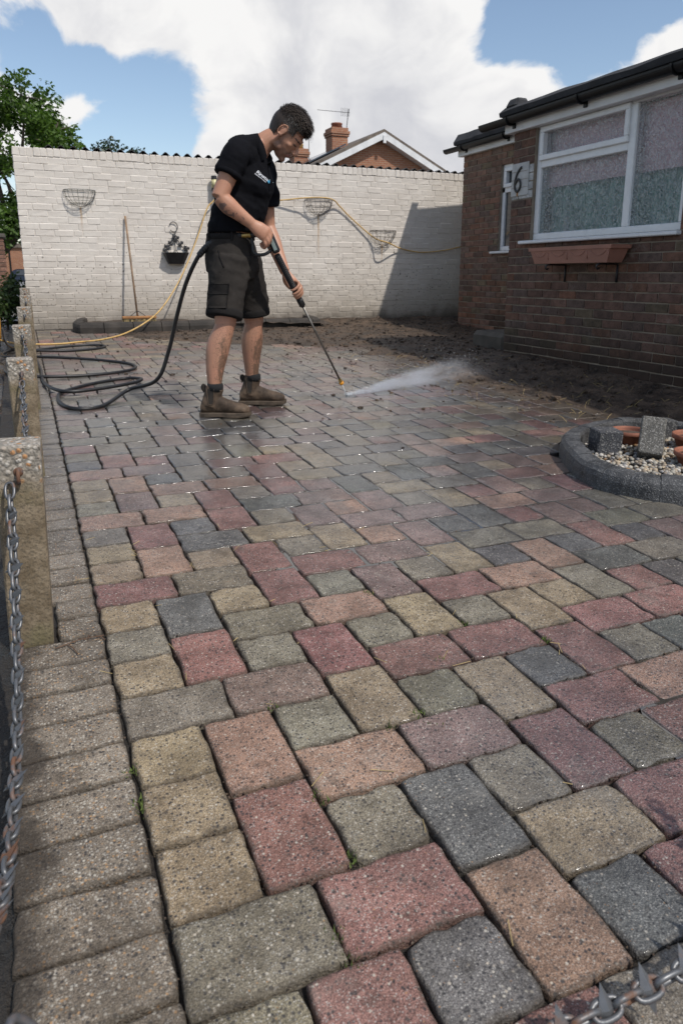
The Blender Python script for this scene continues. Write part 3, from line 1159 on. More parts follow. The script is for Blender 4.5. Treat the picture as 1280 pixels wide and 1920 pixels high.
# ------------------------------------------------------------------ kerbed ring bed on the right
m, b, out = new_mat('charcoal_kerb_concrete')
P = b.pos()
n = b.noise(P, 12, 5)
v = b.voro(P, 230)
c = b.mix(b.rng(n, 0.32, 0.7), (0.030, 0.031, 0.033), (0.082, 0.084, 0.088))
c = b.mix(b.math('MULTIPLY', b.math('GREATER_THAN', b.sepc(v.outputs['Color'])[0], 0.86), 0.5), c, (0.22, 0.22, 0.22))
principled(b, out, c, b.rng(n, 0.3, 0.7, 0.42, 0.75), 0, b.bump(b.math('ADD', b.noise(P, 80, 4), v.outputs['Distance']), 0.7, 0.004), 0.5)
M['kerb'] = m
bed = thing('round_garden_bed', 'round pebble bed edged with dark grey kerb blocks beside the mud', 'garden bed', (2.75, 0.56, gz(2.75, .56)))
c0 = np.array([2.75, 0.56])
L = np.r_[0, np.cumsum(np.linalg.norm(np.diff(np.r_[RING, RING[:1]], axis=0), axis=1))]
RC = np.r_[RING, RING[:1]]
nb_ = int(L[-1] / 0.125)
for i in range(nb_):
    rings = []
    for k in range(5):
        s = (i + 0.006 + 0.988 * k / 4) * L[-1] / nb_
        p = np.array([np.interp(s, L, RC[:, a]) for a in range(2)])
        p2 = np.array([np.interp((s + .01) % L[-1], L, RC[:, a]) for a in range(2)])
        t = (p2 - p) / (np.linalg.norm(p2 - p) + 1e-9)
        nrm = np.array([-t[1], t[0]])
        if np.dot(nrm, c0 - p) < 0:
            nrm = -nrm
        gzv = gz(*p) - gz(2.75, .56)
        prof = [(0.0, -0.06), (0.0, 0.055), (0.006, 0.078), (0.022, 0.096), (0.045, 0.102), (0.080, 0.102), (0.094, 0.100), (0.100, 0.085), (0.100, -0.06)]
        e_ = 0.002 if k in (0, 4) else 0
        rings.append([(*(p - c0 + nrm * (q + e_ * (1 if q < .05 else -1))), z + gzv - e_) for q, z in prof])
    vs = np.array(rings).reshape(-1, 3)
    npf = 9
    fs = [(a * npf + k, a * npf + k + 1, (a + 1) * npf + k + 1, (a + 1) * npf + k) for a in range(4) for k in range(npf - 1)]
    fs += [tuple(range(npf)), tuple(reversed(range(4 * npf, 5 * npf)))]
    MB().add(vs + (0, 0, rng.normal(0, .0015)), fs).build('kerb_block', M['kerb'], bed)
# bed floor and pebbles
fl = np.c_[np.array(RING_IN) - c0, np.full(len(RING_IN), 0.02)]
MB().add(fl, [tuple(range(len(fl)))]).build('soil', M['soil'], bed)
m, b, out = new_mat('pebbles')
cc, al = b.attr()
principled(b, out, cc, 0.5, 0, b.bump(b.noise(b.pos(), 120, 3), 0.2, 0.001))
M['pebble'] = m
mb = MB()
PCOL = [(0.52, 0.48, 0.40), (0.60, 0.56, 0.50), (0.42, 0.34, 0.25), (0.34, 0.33, 0.32), (0.50, 0.40, 0.28), (0.22, 0.19, 0.17), (0.46, 0.25, 0.10)]
k = 0
while k < 2300:
    x, y = rng.uniform(2.2, 3.4), rng.uniform(0.0, 1.2)
    if not inside(x, y, RING_IN):
        continue
    s = rng.uniform(0.008, 0.016)
    v = iv * (s * rng.uniform(0.8, 1.3), s * rng.uniform(0.7, 1.1), s * 0.75) * (1 + rng.normal(0, 0.1, (len(iv), 1)))
    a = rng.uniform(0, 6.28)
    v[:, :2] = v[:, :2] @ np.array([[math.cos(a), math.sin(a)], [-math.sin(a), math.cos(a)]])
    c = np.array(PCOL[rng.choice(7, p=[.28, .2, .14, .1, .14, .09, .05])]) * rng.uniform(0.42, 0.85)
    mb.add(v + (x - c0[0], y - c0[1], 0.028 + rng.uniform(0, 0.012)), if_, c)
    k += 1
mb.build('pebbles', M['pebble'], bed, smooth=True, kind='stuff')
# pots and concrete blocks standing in the bed
m, b, out = new_mat('terracotta')
P = b.obj()
n = b.noise(P, 14, 5)
c = b.mix(b.rng(n, 0.3, 0.7), (0.17, 0.060, 0.036), (0.30, 0.115, 0.068))
principled(b, out, c, 0.72, 0, b.bump(b.noise(P, 70, 3), 0.25, 0.002))
M['terracotta'] = m


def pot(name, label, loc, r, h, soil=True, tilt=(0, 0)):
    root = thing(name, label, 'pot', loc, group='terracotta pots in the ring bed')
    root.rotation_euler = (tilt[0], tilt[1], 0)
    prof = [(r * .74, 0), (r * .92, h * .70), (r * 1.0, h * .70), (r * 1.02, h * .78), (r * 1.02, h), (r * .93, h), (r * .90, h * .86), (r * .72, h * .1), (0.001, h * .1)]
    seg = 32
    vs, fs = [], []
    for (q, z) in prof:
        for k in range(seg):
            a = 2 * math.pi * k / seg
            vs.append((q * math.cos(a), q * math.sin(a), z))
    for i in range(len(prof) - 1):
        for k in range(seg):
            fs.append((i * seg + k, i * seg + (k + 1) % seg, (i + 1) * seg + (k + 1) % seg, (i + 1) * seg + k))
    MB().add(vs, fs).build('pot_wall', M['terracotta'], root, smooth=True)
    if soil:
        vs = [(r * .86 * math.cos(a), r * .86 * math.sin(a), h * .72) for a in np.linspace(0, 6.283, 25)[:-1]] + [(0, 0, h * .78)]
        MB().add(vs, [(k, (k + 1) % 24, 24) for k in range(24)]).build('pot_soil', M['soil'], root)


gb = gz(2.75, .56) + 0.028
pot('terracotta_pot', 'terracotta pot lowest in the ring bed by the front kerb', (2.79, 0.40, gb), 0.115, 0.075)
pot('terracotta_pot', 'terracotta pot further back in the ring bed at the picture edge', (3.06, 0.66, gb), 0.115, 0.085)
pot('terracotta_pot', 'terracotta pot half hidden behind the dark blocks', (2.84, 0.90, gb), 0.10, 0.08)
m, b, out = new_mat('grey_block_concrete')
base, alpha, rnd = b.objcol()
P = b.obj()
v = b.voro(P, 190)
c = b.mix(b.rng(b.noise(P, 10, 5), 0.3, 0.7), b.vmath('SCALE', base, 0.75), b.vmath('SCALE', base, 1.2))
c = b.mix(b.math('MULTIPLY', b.math('GREATER_THAN', b.sepc(v.outputs['Color'])[0], 0.82), 0.5), c, (0.33, 0.32, 0.30))
c = b.mix(b.math('MULTIPLY', b.math('LESS_THAN', b.sepc(v.outputs['Color'])[1], 0.18), 0.6), c, (0.02, 0.02, 0.02))
principled(b, out, c, 0.75, 0, b.bump(b.math('ADD', v.outputs['Distance'], b.noise(P, 60, 4)), 0.8, 0.004))
M['block'] = m


def block(label, loc, size, rot, c):
    v, f = box((0, 0, size[2] / 2), size, 0.006)
    v = v + rng.normal(0, 0.0012, v.shape)
    o = MB().add(v, f).build('concrete_block', M['block'], loc=loc, rot=rot, label=label, cat='block', group='loose concrete blocks in the ring bed')
    o.color = (*c, 1)
    return o


block('dark wet concrete block at the left of the ring bed', (2.575, 0.80, gb), (0.13, 0.12, 0.125), (0.02, 0.03, -0.30), (0.062, 0.064, 0.072))
ib = block('leaning speckled concrete block propped up in the middle of the ring bed', (0, 0, 0), (0.115, 0.072, 0.215), (0, 0, 0), (0.10, 0.095, 0.085))
RT_, FW_ = Vector((math.cos(PHI), -math.sin(PHI), 0)), Vector((math.sin(PHI), math.cos(PHI), 0))
az = (RT_ * 0.24 + FW_ * 0.52 + Vector((0, 0, 0.62))).normalized()
an = (FW_ * 0.72 - Vector((0, 0, 0.62)) + RT_ * 0.22)
an = (an - az * an.dot(az)).normalized()
ax_b = an.cross(az)
ib.matrix_world = Matrix(((ax_b.x, an.x, az.x, 2.655), (ax_b.y, an.y, az.y, 0.575), (ax_b.z, an.z, az.z, gb + 0.022), (0, 0, 0, 1)))
block('pale grey concrete block behind the leaning one', (2.80, 0.70, gb), (0.085, 0.12, 0.115), (0.05, 0.0, -0.55), (0.21, 0.20, 0.17))
block('dark concrete block at the right back of the ring bed', (3.10, 0.93, gb), (0.14, 0.10, 0.11), (0, 0, -0.2), (0.06, 0.06, 0.062))
# ------------------------------------------------------------------ painted garden wall
WY, WX0, WX1, WT = 7.88, -0.06, 6.9, 2.39
m, b, out = new_mat('white_masonry_paint')
base, alpha, rnd = b.objcol()
P = b.pos()
x, y, z = b.sep(P)
n = b.noise(P, 2.2, 5)
n2 = b.noise(P, 22, 5, 0.6)
c = b.mix(b.rng(n, 0.3, 0.7), (0.590, 0.540, 0.482), (0.660, 0.612, 0.552))
c = b.mix(b.math('MULTIPLY', b.math('SUBTRACT', rnd, 0.5), 0.16, clamp=True), c, (0.54, 0.475, 0.43))
c = b.mix(b.math('MULTIPLY', b.rng(n2, 0.5, 0.75), 0.22), c, (0.40, 0.355, 0.32))
# mud flung up by the washer: fine spots, thicker low down
low = b.rng(z, 0.25, 1.65, 1.0, 0.0, False)
sp = b.noise(P, 1.7, 4)
v = b.voro(P, 36)
spot = b.math('MULTIPLY', b.math('GREATER_THAN', b.sepc(v.outputs['Color'])[0], b.math('SUBTRACT', 1.0, b.math('MULTIPLY', b.math('MULTIPLY', low, low), b.math('MULTIPLY', sp, 0.95)))), b.math('LESS_THAN', v.outputs['Distance'], 0.30))
v2 = b.voro(P, 18)
spot2 = b.math('MULTIPLY', b.math('GREATER_THAN', b.sepc(v2.outputs['Color'])[0], b.math('SUBTRACT', 1.0, b.math('MULTIPLY', low, 0.10))), b.math('LESS_THAN', v2.outputs['Distance'], 0.22))
c = b.mix(b.math('MULTIPLY', b.math('MAXIMUM', spot, spot2), 0.75), c, (0.085, 0.068, 0.052))
st = b.math('MULTIPLY', b.rng(b.math('ADD', z, b.math('MULTIPLY', b.math('SUBTRACT', b.noise(P, 3.5, 5), 0.5), 0.5)), 0.25, 1.2, 1.0, 0.0), 0.74)
c = b.mix(st, c, (0.29, 0.25, 0.20))
st2 = b.math('MULTIPLY', b.rng(b.math('ADD', z, b.math('MULTIPLY', b.math('SUBTRACT', b.noise(P, 6, 5), 0.5), 0.30)), 0.20, 0.50, 1.0, 0.0), b.rng(x, -1.0, 4.0, 0.45, 0.95))
c = b.mix(st2, c, (0.075, 0.06, 0.046))
# rust runs under the hanging baskets
for (rx, rz, rl) in ((0.655, 1.73, 0.35), (3.80, 1.73, 0.75), (4.80, 1.36, 0.35)):
    k = b.math('MULTIPLY', b.rng(b.math('ABSOLUTE', b.math('SUBTRACT', b.math('ADD', x, b.math('MULTIPLY', b.math('SUBTRACT', n2, 0.5), 0.02)), rx)), 0.004, 0.018, 1.0, 0.0),
               b.math('MULTIPLY', b.rng(z, rz - rl, rz, 0.0, 1.0), b.math('LESS_THAN', z, rz)))
    c = b.mix(b.math('MULTIPLY', k, 0.7), c, (0.38, 0.22, 0.08))
principled(b, out, c, 0.62, 0, b.bump(b.math('ADD', n2, b.math('MULTIPLY', b.noise(P, 80, 3), 0.5)), 0.35, 0.006), 0.35)
M['paint'] = m

wall = thing('painted_wall', 'long white painted brick garden wall behind the man', 'wall', (WX0, WY, 0))
zb = 0.10
v, f = box(((WX0 + WX1) / 2 - WX0, 0.1090, (zb + WT) / 2 - 0.004), (WX1 - WX0 - 0.012, 0.213, WT - zb - 0.012), 0)
MB().add(v, f).build('mortar', M['paint'], wall)


def brick_mesh(L, H, D, seed, name, mat, bev=0.0065, amp=0.0022):
    rg = np.random.default_rng(seed)
    v, f = box((0, D / 2, 0), (L, D, H), bev)
    v = v + rg.normal(0, amp, v.shape) * (1, 0.7, 1)
    me = MB().add(v, f).mesh(name)
    me.materials.append(mat)
    return me, v, f


PITCH = 0.0755
WB = {L: [brick_mesh(L - 0.0012, PITCH - 0.0010, 0.05, 900 + k + int(L * 1000), 'brick', M['paint']) for k in range(4)] for L in (0.2225, 0.109, 0.165)}
wb = []
z = WT - 0.103 - PITCH / 2
row = 0
while z > 0.14:
    x = WX0
    hd = row % 4 == 3
    off = (0.0, 0.109, 0.0, 0.165)[row % 4] if rng.uniform() < .85 else 0.165
    if off:
        wb.append((x + off / 2, z, off if off in WB else 0.109))
        x += off
    while x < WX1 - 0.1:
        L = 0.2225 if rng.uniform() > 0.10 else (0.109 if rng.uniform() > .4 else 0.165)
        wb.append((x + L / 2, z, L))
        x += L
    z -= PITCH
    row += 1


def wkey(q):
    px, py, zc = cam_px((q[0], WY, q[1]))
    return zc if -20 < px < 880 and not (385 < px < 500 and py > 270) else 99 + zc


wb.sort(key=wkey)
rest = MB()
for i, (x, z, L) in enumerate(wb):
    me, v, f = random.choice(WB[L])
    dy = -0.0024 + rng.normal(0, 0.0006)
    rx, ry, rz_ = rng.normal(0, .006), rng.normal(0, .004), rng.normal(0, .004)
    flip = random.choice((0, math.pi))
    if i < 300:
        o = bpy.data.objects.new('brick', me)
        col.objects.link(o)
        o.parent = wall
        o.location = (x - WX0, dy, z)
        o.rotation_euler = (rx, ry, rz_)
    else:
        q = v + (0, 0, 0)
        q[:, 1] += q[:, 0] * rz_ + q[:, 2] * rx
        rest.add(q + (x - WX0, dy, z), f)
rest.build('brick_courses', M['paint'], wall, kind='stuff')
CB = [brick_mesh(0.0755 - 0.0028, 0.1, 0.213, 950 + k, 'coping_brick', M['paint'], 0.007, 0.0025)[0] for k in range(5)]
x = WX0 + 0.038
while x < WX1:
    o = bpy.data.objects.new('coping_brick', random.choice(CB))
    col.objects.link(o)
    o.parent = wall
    o.location = (x - WX0, -0.006 + rng.normal(0, .002), WT - 0.05 + rng.normal(0, .0015))
    o.rotation_euler = (rng.normal(0, .01), rng.normal(0, .012), rng.normal(0, .01))
    x += 0.0755

# corrugated roof sheets lying on the wall head
M['roof_sheet'] = simple('corrugated_cement_sheet', (0.035, 0.033, 0.034), 0.85, var=0.5, scale=6, bump=0.4)
xs_ = np.arange(0.28, 6.9, 0.0146)
ph = (xs_ - 0.28) / 0.138 * 2 * math.pi
zc_ = WT + 0.020 + 0.023 * np.cos(ph - math.pi)
mb = MB()
yv = [7.885, 9.4, 11.5]
vs, fs = [], []
for t in (0, -0.007):
    for j, yy in enumerate(yv):
        vs.append(np.c_[xs_, np.full(len(xs_), yy), zc_ + t - (yy - 7.885) * 0.05])
n_ = len(xs_)
V_ = np.concatenate(vs)
for t in range(2):
    for j in range(2):
        a0 = t * 3 * n_ + j * n_
        fs += [(a0 + i, a0 + i + 1, a0 + n_ + i + 1, a0 + n_ + i) for i in range(n_ - 1)]
fs += [(i, 3 * n_ + i, 3 * n_ + i + 1, i + 1) for i in range(n_ - 1)]
roof = thing('corrugated_roof', 'dark corrugated roof sheeting showing along the top of the white wall', 'roof')
MB().add(V_, fs).build('roof_sheet', M['roof_sheet'], roof, smooth=True)
# the low outbuilding under that roof
v, f = box((3.55, 9.9, 1.1), (6.4, 3.4, 2.16))
MB().add(v, f).build('outbuilding_wall', M['roof_sheet'], roof)

# ------------------------------------------------------------------ bungalow
M['mortar'] = simple('mortar', (0.23, 0.19, 0.145), 0.9, var=0.3, scale=5)
m, b, out = new_mat('brown_brick')
base, alpha, rnd = b.objcol()
P = b.pos()
z = b.sep(P)[2]
n = b.noise(P, 16, 5, 0.6)
c = b.mix(b.rng(n, 0.32, 0.7), b.vmath('SCALE', base, 0.72), b.vmath('SCALE', base, 1.2))
v = b.voro(P, 150)
c = b.mix(b.math('MULTIPLY', b.math('GREATER_THAN', b.sepc(v.outputs['Color'])[0], 0.88), 0.45), c, (0.02, 0.016, 0.014))
ef = b.math('MULTIPLY', b.rng(b.noise(P, 5, 5, 0.7), 0.60, 0.74), 0.35)
c = b.mix(ef, c, (0.30, 0.275, 0.24))
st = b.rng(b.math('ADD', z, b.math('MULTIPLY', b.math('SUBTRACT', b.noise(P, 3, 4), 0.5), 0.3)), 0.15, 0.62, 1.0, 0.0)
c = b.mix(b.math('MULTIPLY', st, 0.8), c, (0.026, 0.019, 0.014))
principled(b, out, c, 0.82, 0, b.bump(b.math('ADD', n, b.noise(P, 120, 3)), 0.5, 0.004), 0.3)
M['brick'] = m
m2, b, out = new_mat('brown_brick_courses')
base, alpha = b.attr()
n = b.noise(b.pos(), 16, 5, 0.6)
c = b.mix(b.rng(n, 0.32, 0.7), b.vmath('SCALE', base, 0.72), b.vmath('SCALE', base, 1.2))
principled(b, out, c, 0.82, 0, b.bump(n, 0.5, 0.004), 0.3)
M['brick_far'] = m2
M['upvc'] = simple('white_window_plastic', (0.72, 0.73, 0.74), 0.32, var=0.05, bump=0.03, spec=0.5)
M['fascia'] = simple('white_fascia_paint', (0.66, 0.66, 0.66), 0.45, var=0.10, scale=3, bump=0.1)
M['gutter'] = simple('black_gutter_plastic', (0.007, 0.0075, 0.009), 0.45, var=0.2, bump=0.05, spec=0.3)
M['felt'] = simple('grey_roof_felt', (0.035, 0.035, 0.038), 0.9, var=0.35, scale=5, bump=0.6, bdist=0.006, bscale=180)
M['dark'] = simple('unlit_room', (0.025, 0.027, 0.03), 0.9, bump=0)
m, b, out = new_mat('obscure_glass')
P = b.pos()
px_, py_, pz_ = b.sep(P)
uv = b.comb(b.math('MULTIPLY', py_, 1.0), b.math('MULTIPLY', pz_, 1.0), 0.0)
wv = b.vmath('ADD', uv, b.vmath('SCALE', b.noisec(uv, 18, 3), 0.09))
v = b.voro(b.vmath('MULTIPLY', wv, (1.0, 0.62, 1)), 58, 'SMOOTH_F1')
v2 = b.voro(wv, 92)
h = b.math('ADD', v.outputs['Distance'], b.math('MULTIPLY', v2.outputs['Distance'], 0.6))
nr = b.bump(h, 0.8, 0.008)
g = b.node('ShaderNodeBsdfGlossy')
g.inputs['Roughness'].default_value = 0.10
b.put(g.inputs['Color'], (0.92, 0.97, 0.98))
b.l.new(nr, g.inputs['Normal'])
t = b.node('ShaderNodeBsdfTransparent')
b.put(t.inputs['Color'], (0.95, 0.98, 0.97))
df = b.node('ShaderNodeBsdfTranslucent')
b.put(df.inputs['Color'], (0.55, 0.62, 0.62))
b.l.new(nr, df.inputs['Normal'])
d2 = b.node('ShaderNodeBsdfDiffuse')
b.put(d2.inputs['Color'], (0.50, 0.54, 0.54))
b.l.new(nr, d2.inputs['Normal'])
a1 = b.node('ShaderNodeMixShader')
b.put(a1.inputs[0], b.rng(h, 0.42, 0.90, 0.0, 0.42))
b.l.new(t.outputs[0], a1.inputs[1])
b.l.new(d2.outputs[0], a1.inputs[2])
lw = b.node('ShaderNodeFresnel')
lw.inputs['IOR'].default_value = 1.45
a2 = b.node('ShaderNodeMixShader')
b.put(a2.inputs[0], b.math('ADD', b.math('MULTIPLY', lw.outputs[0], 0.9), 0.04, clamp=True))
b.l.new(a1.outputs[0], a2.inputs[1])
b.l.new(g.outputs[0], a2.inputs[2])
b.l.new(a2.outputs[0], out.inputs['Surface'])
M['obscure'] = m
m, b, out = new_mat('pane_back_face')
t = b.node('ShaderNodeBsdfTransparent')
t.inputs[0].default_value = (.97, .98, .98, 1)
b.l.new(t.outputs[0], out.inputs['Surface'])
M['see_through'] = m
m, b, out = new_mat('clear_glass')
principled(b, out, (0.03, 0.035, 0.04), 0.05, 0, None, 0.9)
M['clear'] = m
M['blind'] = simple('pink_blind_cloth', (0.86, 0.56, 0.62), 0.9, var=0.08, bump=0.1)
M['curtain'] = simple('green_curtain_cloth', (0.20, 0.36, 0.32), 0.9, var=0.25, scale=7, bump=0.1)

house = thing('bungalow', 'dark brown brick bungalow with black gutters and white windows', 'house', (4.30, 4.10, 0))
HO = np.array((4.30, 4.10, 0.0))
NX, NY0, NY1, NZ = 4.30, -2.2, 4.10, 2.215
FX, FY0, FY1, FZ = 5.67, 4.10, 7.13, 2.505
WIN = (2.05, 3.78, 1.235, 2.258)
FWIN = (5.55, 6.235, 1.225, 2.29)


def hbox(mb, a, c, bev=0):
    a, c = np.array(a, float), np.array(c, float)
    v, f = box((a + c) / 2 - HO, c - a, bev)
    mb.add(v, f)


mb = MB()
e = 0.006
zb = -0.2
D = 0.22
for (X, y0, y1, zt, W) in ((NX, NY0, NY1, NZ, WIN), (FX, FY0, FY1, FZ, FWIN)):
    hbox(mb, (X + e, y0 + e, zb), (X + D, W[0], zt))
    hbox(mb, (X + e, W[1], zb), (X + D, y1 - e, zt))
    hbox(mb, (X + e, W[0], zb), (X + D, W[1], W[2]))
    if zt - W[3] > 0.01:
        hbox(mb, (X + e, W[0], W[3]), (X + D, W[1], zt))
hbox(mb, (NX + D, NY1 - D, zb), (FX + D, NY1 - e, NZ))
hbox(mb, (FX + D, FY1 - D, zb), (12.0, FY1 - e, FZ))
hbox(mb, (NX + D, NY0 + e, zb), (12.0, NY0 + D, NZ))
mb.build('wall_core', M['mortar'], house)
# dark rooms behind
mb = MB()
hbox(mb, (NX + 0.9, NY0 + .5, 0.2), (NX + 0.95, NY1 - .3, NZ))
hbox(mb, (FX + 0.5, FY0 + .3, 0.2), (FX + 0.55, FY1 - .4, FZ))
mb.build('room_back', M['dark'], house)

HP = 0.0752
HB = {L: [brick_mesh(L - 0.010, HP - 0.011, 0.06, 700 + k + int(L * 1000), 'brick', M['brick'], 0.003, 0.0012) for k in range(4)] for L in (0.225, 0.1125, 0.17, 0.055)}
hb = []


def lay(X, y0, y1, zt, W, tag_):
    z = zt - HP / 2 if tag_ == 'f' else NZ - HP / 2
    row = 0
    while z > -0.05:
        y = y1
        first = (0.225, 0.1125)[row % 2]
        while y > y0 + 0.04:
            L = first if y == y1 else 0.225
            a, c = y - L, y
            segs = [(a, c)]
            if W[2] - 0.02 < z < W[3] + 0.02:
                segs = []
                if c > W[1]:
                    segs.append((max(a, W[1]), c))
                if a < W[0]:
                    segs.append((a, min(c, W[0])))
            for (p, q) in segs:
                if q - p > 0.03:
                    hb.append((X, (p + q) / 2, z, q - p, tag_))
            y -= L
        z -= HP
        row += 1


lay(NX, NY0, NY1, NZ, WIN, 'n')
lay(FX, FY0, FY1, FZ, FWIN, 'f')
HC = [(0.122, 0.070, 0.053), (0.112, 0.064, 0.049), (0.100, 0.068, 0.056), (0.132, 0.070, 0.048), (0.094, 0.060, 0.047), (0.135, 0.066, 0.043), (0.10, 0.075, 0.05)]


def hkey(q):
    px, py, zc = cam_px(q[:3])
    return zc if -10 < px < 1300 and -10 < py < 760 and not (q[4] == 'f' and px > 965) else 99 + zc


hb.sort(key=hkey)
rest = MB()
for i, (X, y, z, L, tg) in enumerate(hb):
    c = np.array(HC[rng.choice(7, p=[.24, .2, .17, .14, .13, .06, .06])]) * rng.uniform(.8, 1.2) * 1.2
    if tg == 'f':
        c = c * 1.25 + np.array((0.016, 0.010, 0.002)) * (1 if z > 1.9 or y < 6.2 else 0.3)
    if tg == 'n' and 1.645 < z < 1.93 and y > WIN[1]:
        c = np.array((0.50, 0.50, 0.49)) * rng.uniform(.93, 1.04)
    dx = -0.0018 + rng.normal(0, .0008) + e
    if i < 300:
        me = None
        for LL in HB:
            if abs(LL - L) < 0.002:
                me = random.choice(HB[LL])[0]
        if me is None:
            me = brick_mesh(L - 0.010, HP - 0.011, 0.06, i, 'brick', M['brick'], 0.003, 0.0012)[0]
        o = bpy.data.objects.new('brick', me)
        col.objects.link(o)
        o.parent = house
        o.location = np.array((X + dx - e, y, z)) - HO
        o.rotation_euler = (0, rng.normal(0, .006), -math.pi / 2 + rng.normal(0, .006))
        o.color = (*c, 1)
    else:
        v, f = box((0.03, 0, 0), (0.06, L - 0.010, HP - 0.011), 0.003)
        rest.add(v + np.array((X + dx - e, y, z)) - HO, f, c)
rest.build('brick_courses', M['brick_far'], house, kind='stuff')


def window(X, W, label, muls, trans, glass, blind=None):
    """white frame in the opening, casements with panes, sill"""
    y0, y1, z0, z1 = W
    fr = bpy.data.objects.new('window', None)
    mb = MB()
    t = 0.058
    xf, xb = X + 0.035, X + 0.115
    def bb(a, c, bev=0.006, m_=mb):
        hbox(m_, a, c, bev)
    bb((xf, y0, z0), (xb, y1, z0 + t))
    bb((xf, y0, z1 - t), (xb, y1, z1))
    bb((xf, y0, z0 + t), (xb, y0 + t, z1 - t))
    bb((xf, y1 - t, z0 + t), (xb, y1, z1 - t))
    for ym in muls:
        bb((xf, ym - 0.036, z0 + t), (xb, ym + 0.036, z1 - t))
    for (ya, yb, zt) in trans:
        bb((xf, ya, zt - 0.036), (xb, yb, zt + 0.036))
    f = mb.build('window', M['upvc'], house)
    f['label'] = label
    cells = []
    ys = [y0 + t] + sorted([q for mm in muls for q in (mm - .036, mm + .036)]) + [y1 - t]
    for k in range(0, len(ys), 2):
        ya, yb = ys[k], ys[k + 1]
        zs = [z0 + t, z1 - t]
        for (ta, tb, zt) in trans:
            if ta <= (ya + yb) / 2 <= tb:
                zs = [z0 + t, zt - .036, zt + .036, z1 - t]
        for j in range(0, len(zs), 2):
            cells.append((ya, yb, zs[j], zs[j + 1], j > 0))
    for (ya, yb, za, zb_, top) in cells:
        if top:
            m2 = MB()
            s = 0.036
            x2 = xf - 0.022
            bb((x2, ya - .012, za - .012), (xb - .01, yb + .012, za + s), .006, m2)
            bb((x2, ya - .012, zb_ - s), (xb - .01, yb + .012, zb_ + .012), .006, m2)
            bb((x2, ya - .012, za + s), (xb - .01, ya + s, zb_ - s), .006, m2)
            bb((x2, yb - s, za + s), (xb - .01, yb + .012, zb_ - s), .006, m2)
            m2.build('casement', M['upvc'], f)
            ya, yb, za, zb_ = ya + s, yb - s, za + s, zb_ - s
        m3 = MB()
        v, fc = box(np.array((xf + 0.030, (ya + yb) / 2, (za + zb_) / 2)) - HO, (0.006, yb - ya + .01, zb_ - za + .01))
        pme = m3.add(v, fc).mesh('pane')
        pme.materials.append(glass)
        pme.materials.append(M['see_through'])
        if glass is M['obscure']:
            for pl_ in pme.polygons:
                if pl_.normal.x > -0.5:
                    pl_.material_index = 1
        put('pane', pme, None, f)
    m4 = MB()
    hbox(m4, (X - 0.055, y0 - 0.02, z0 - 0.034), (X + 0.06, y1 + 0.11, z0 - 0.004), 0.007)
    m4.build('sill', M['upvc'], f)
    return f


w1 = window(NX, WIN, 'wide white window with patterned glass and a top opening light', [2.635], [(2.67, 3.72, 1.900)], M['obscure'])
w2 = window(FX, FWIN, 'narrow white window on the set-back wall', [], [(5.55, 6.235, 1.98)], M['clear'])
mb = MB()
hbox(mb, (NX + 0.15, 2.0, 1.70), (NX + 0.155, 3.84, 2.2))
mb.build('blind', M['blind'], w1)
mb = MB()
ys_ = np.linspace(2.0, 3.84, 120)
xc = NX + 0.22 + 0.018 * np.sin(ys_ * 42) + 0.008 * np.sin(ys_ * 95 + 1)
vs = np.r_[np.c_[xc, ys_, np.full(120, 1.2)], np.c_[xc, ys_, np.full(120, 1.75)]] - HO
MB().add(vs, [(i, i + 1, 121 + i, 120 + i) for i in range(119)]).build('curtain', M['curtain'], w1)
# bottle standing inside on the sill
mb = MB()
mb.add(*loft([((NX + .13 - HO[0], 3.43 - HO[1], z), (r, 0, 0), (0, r, 0)) for z, r in ((1.295, .024), (1.30, .027), (1.39, .027), (1.41, .012), (1.43, .012))], 14))
mb.build('bottle', simple('white_bottle_plastic', (0.5, 0.5, 0.5), 0.5, bump=0), w1)
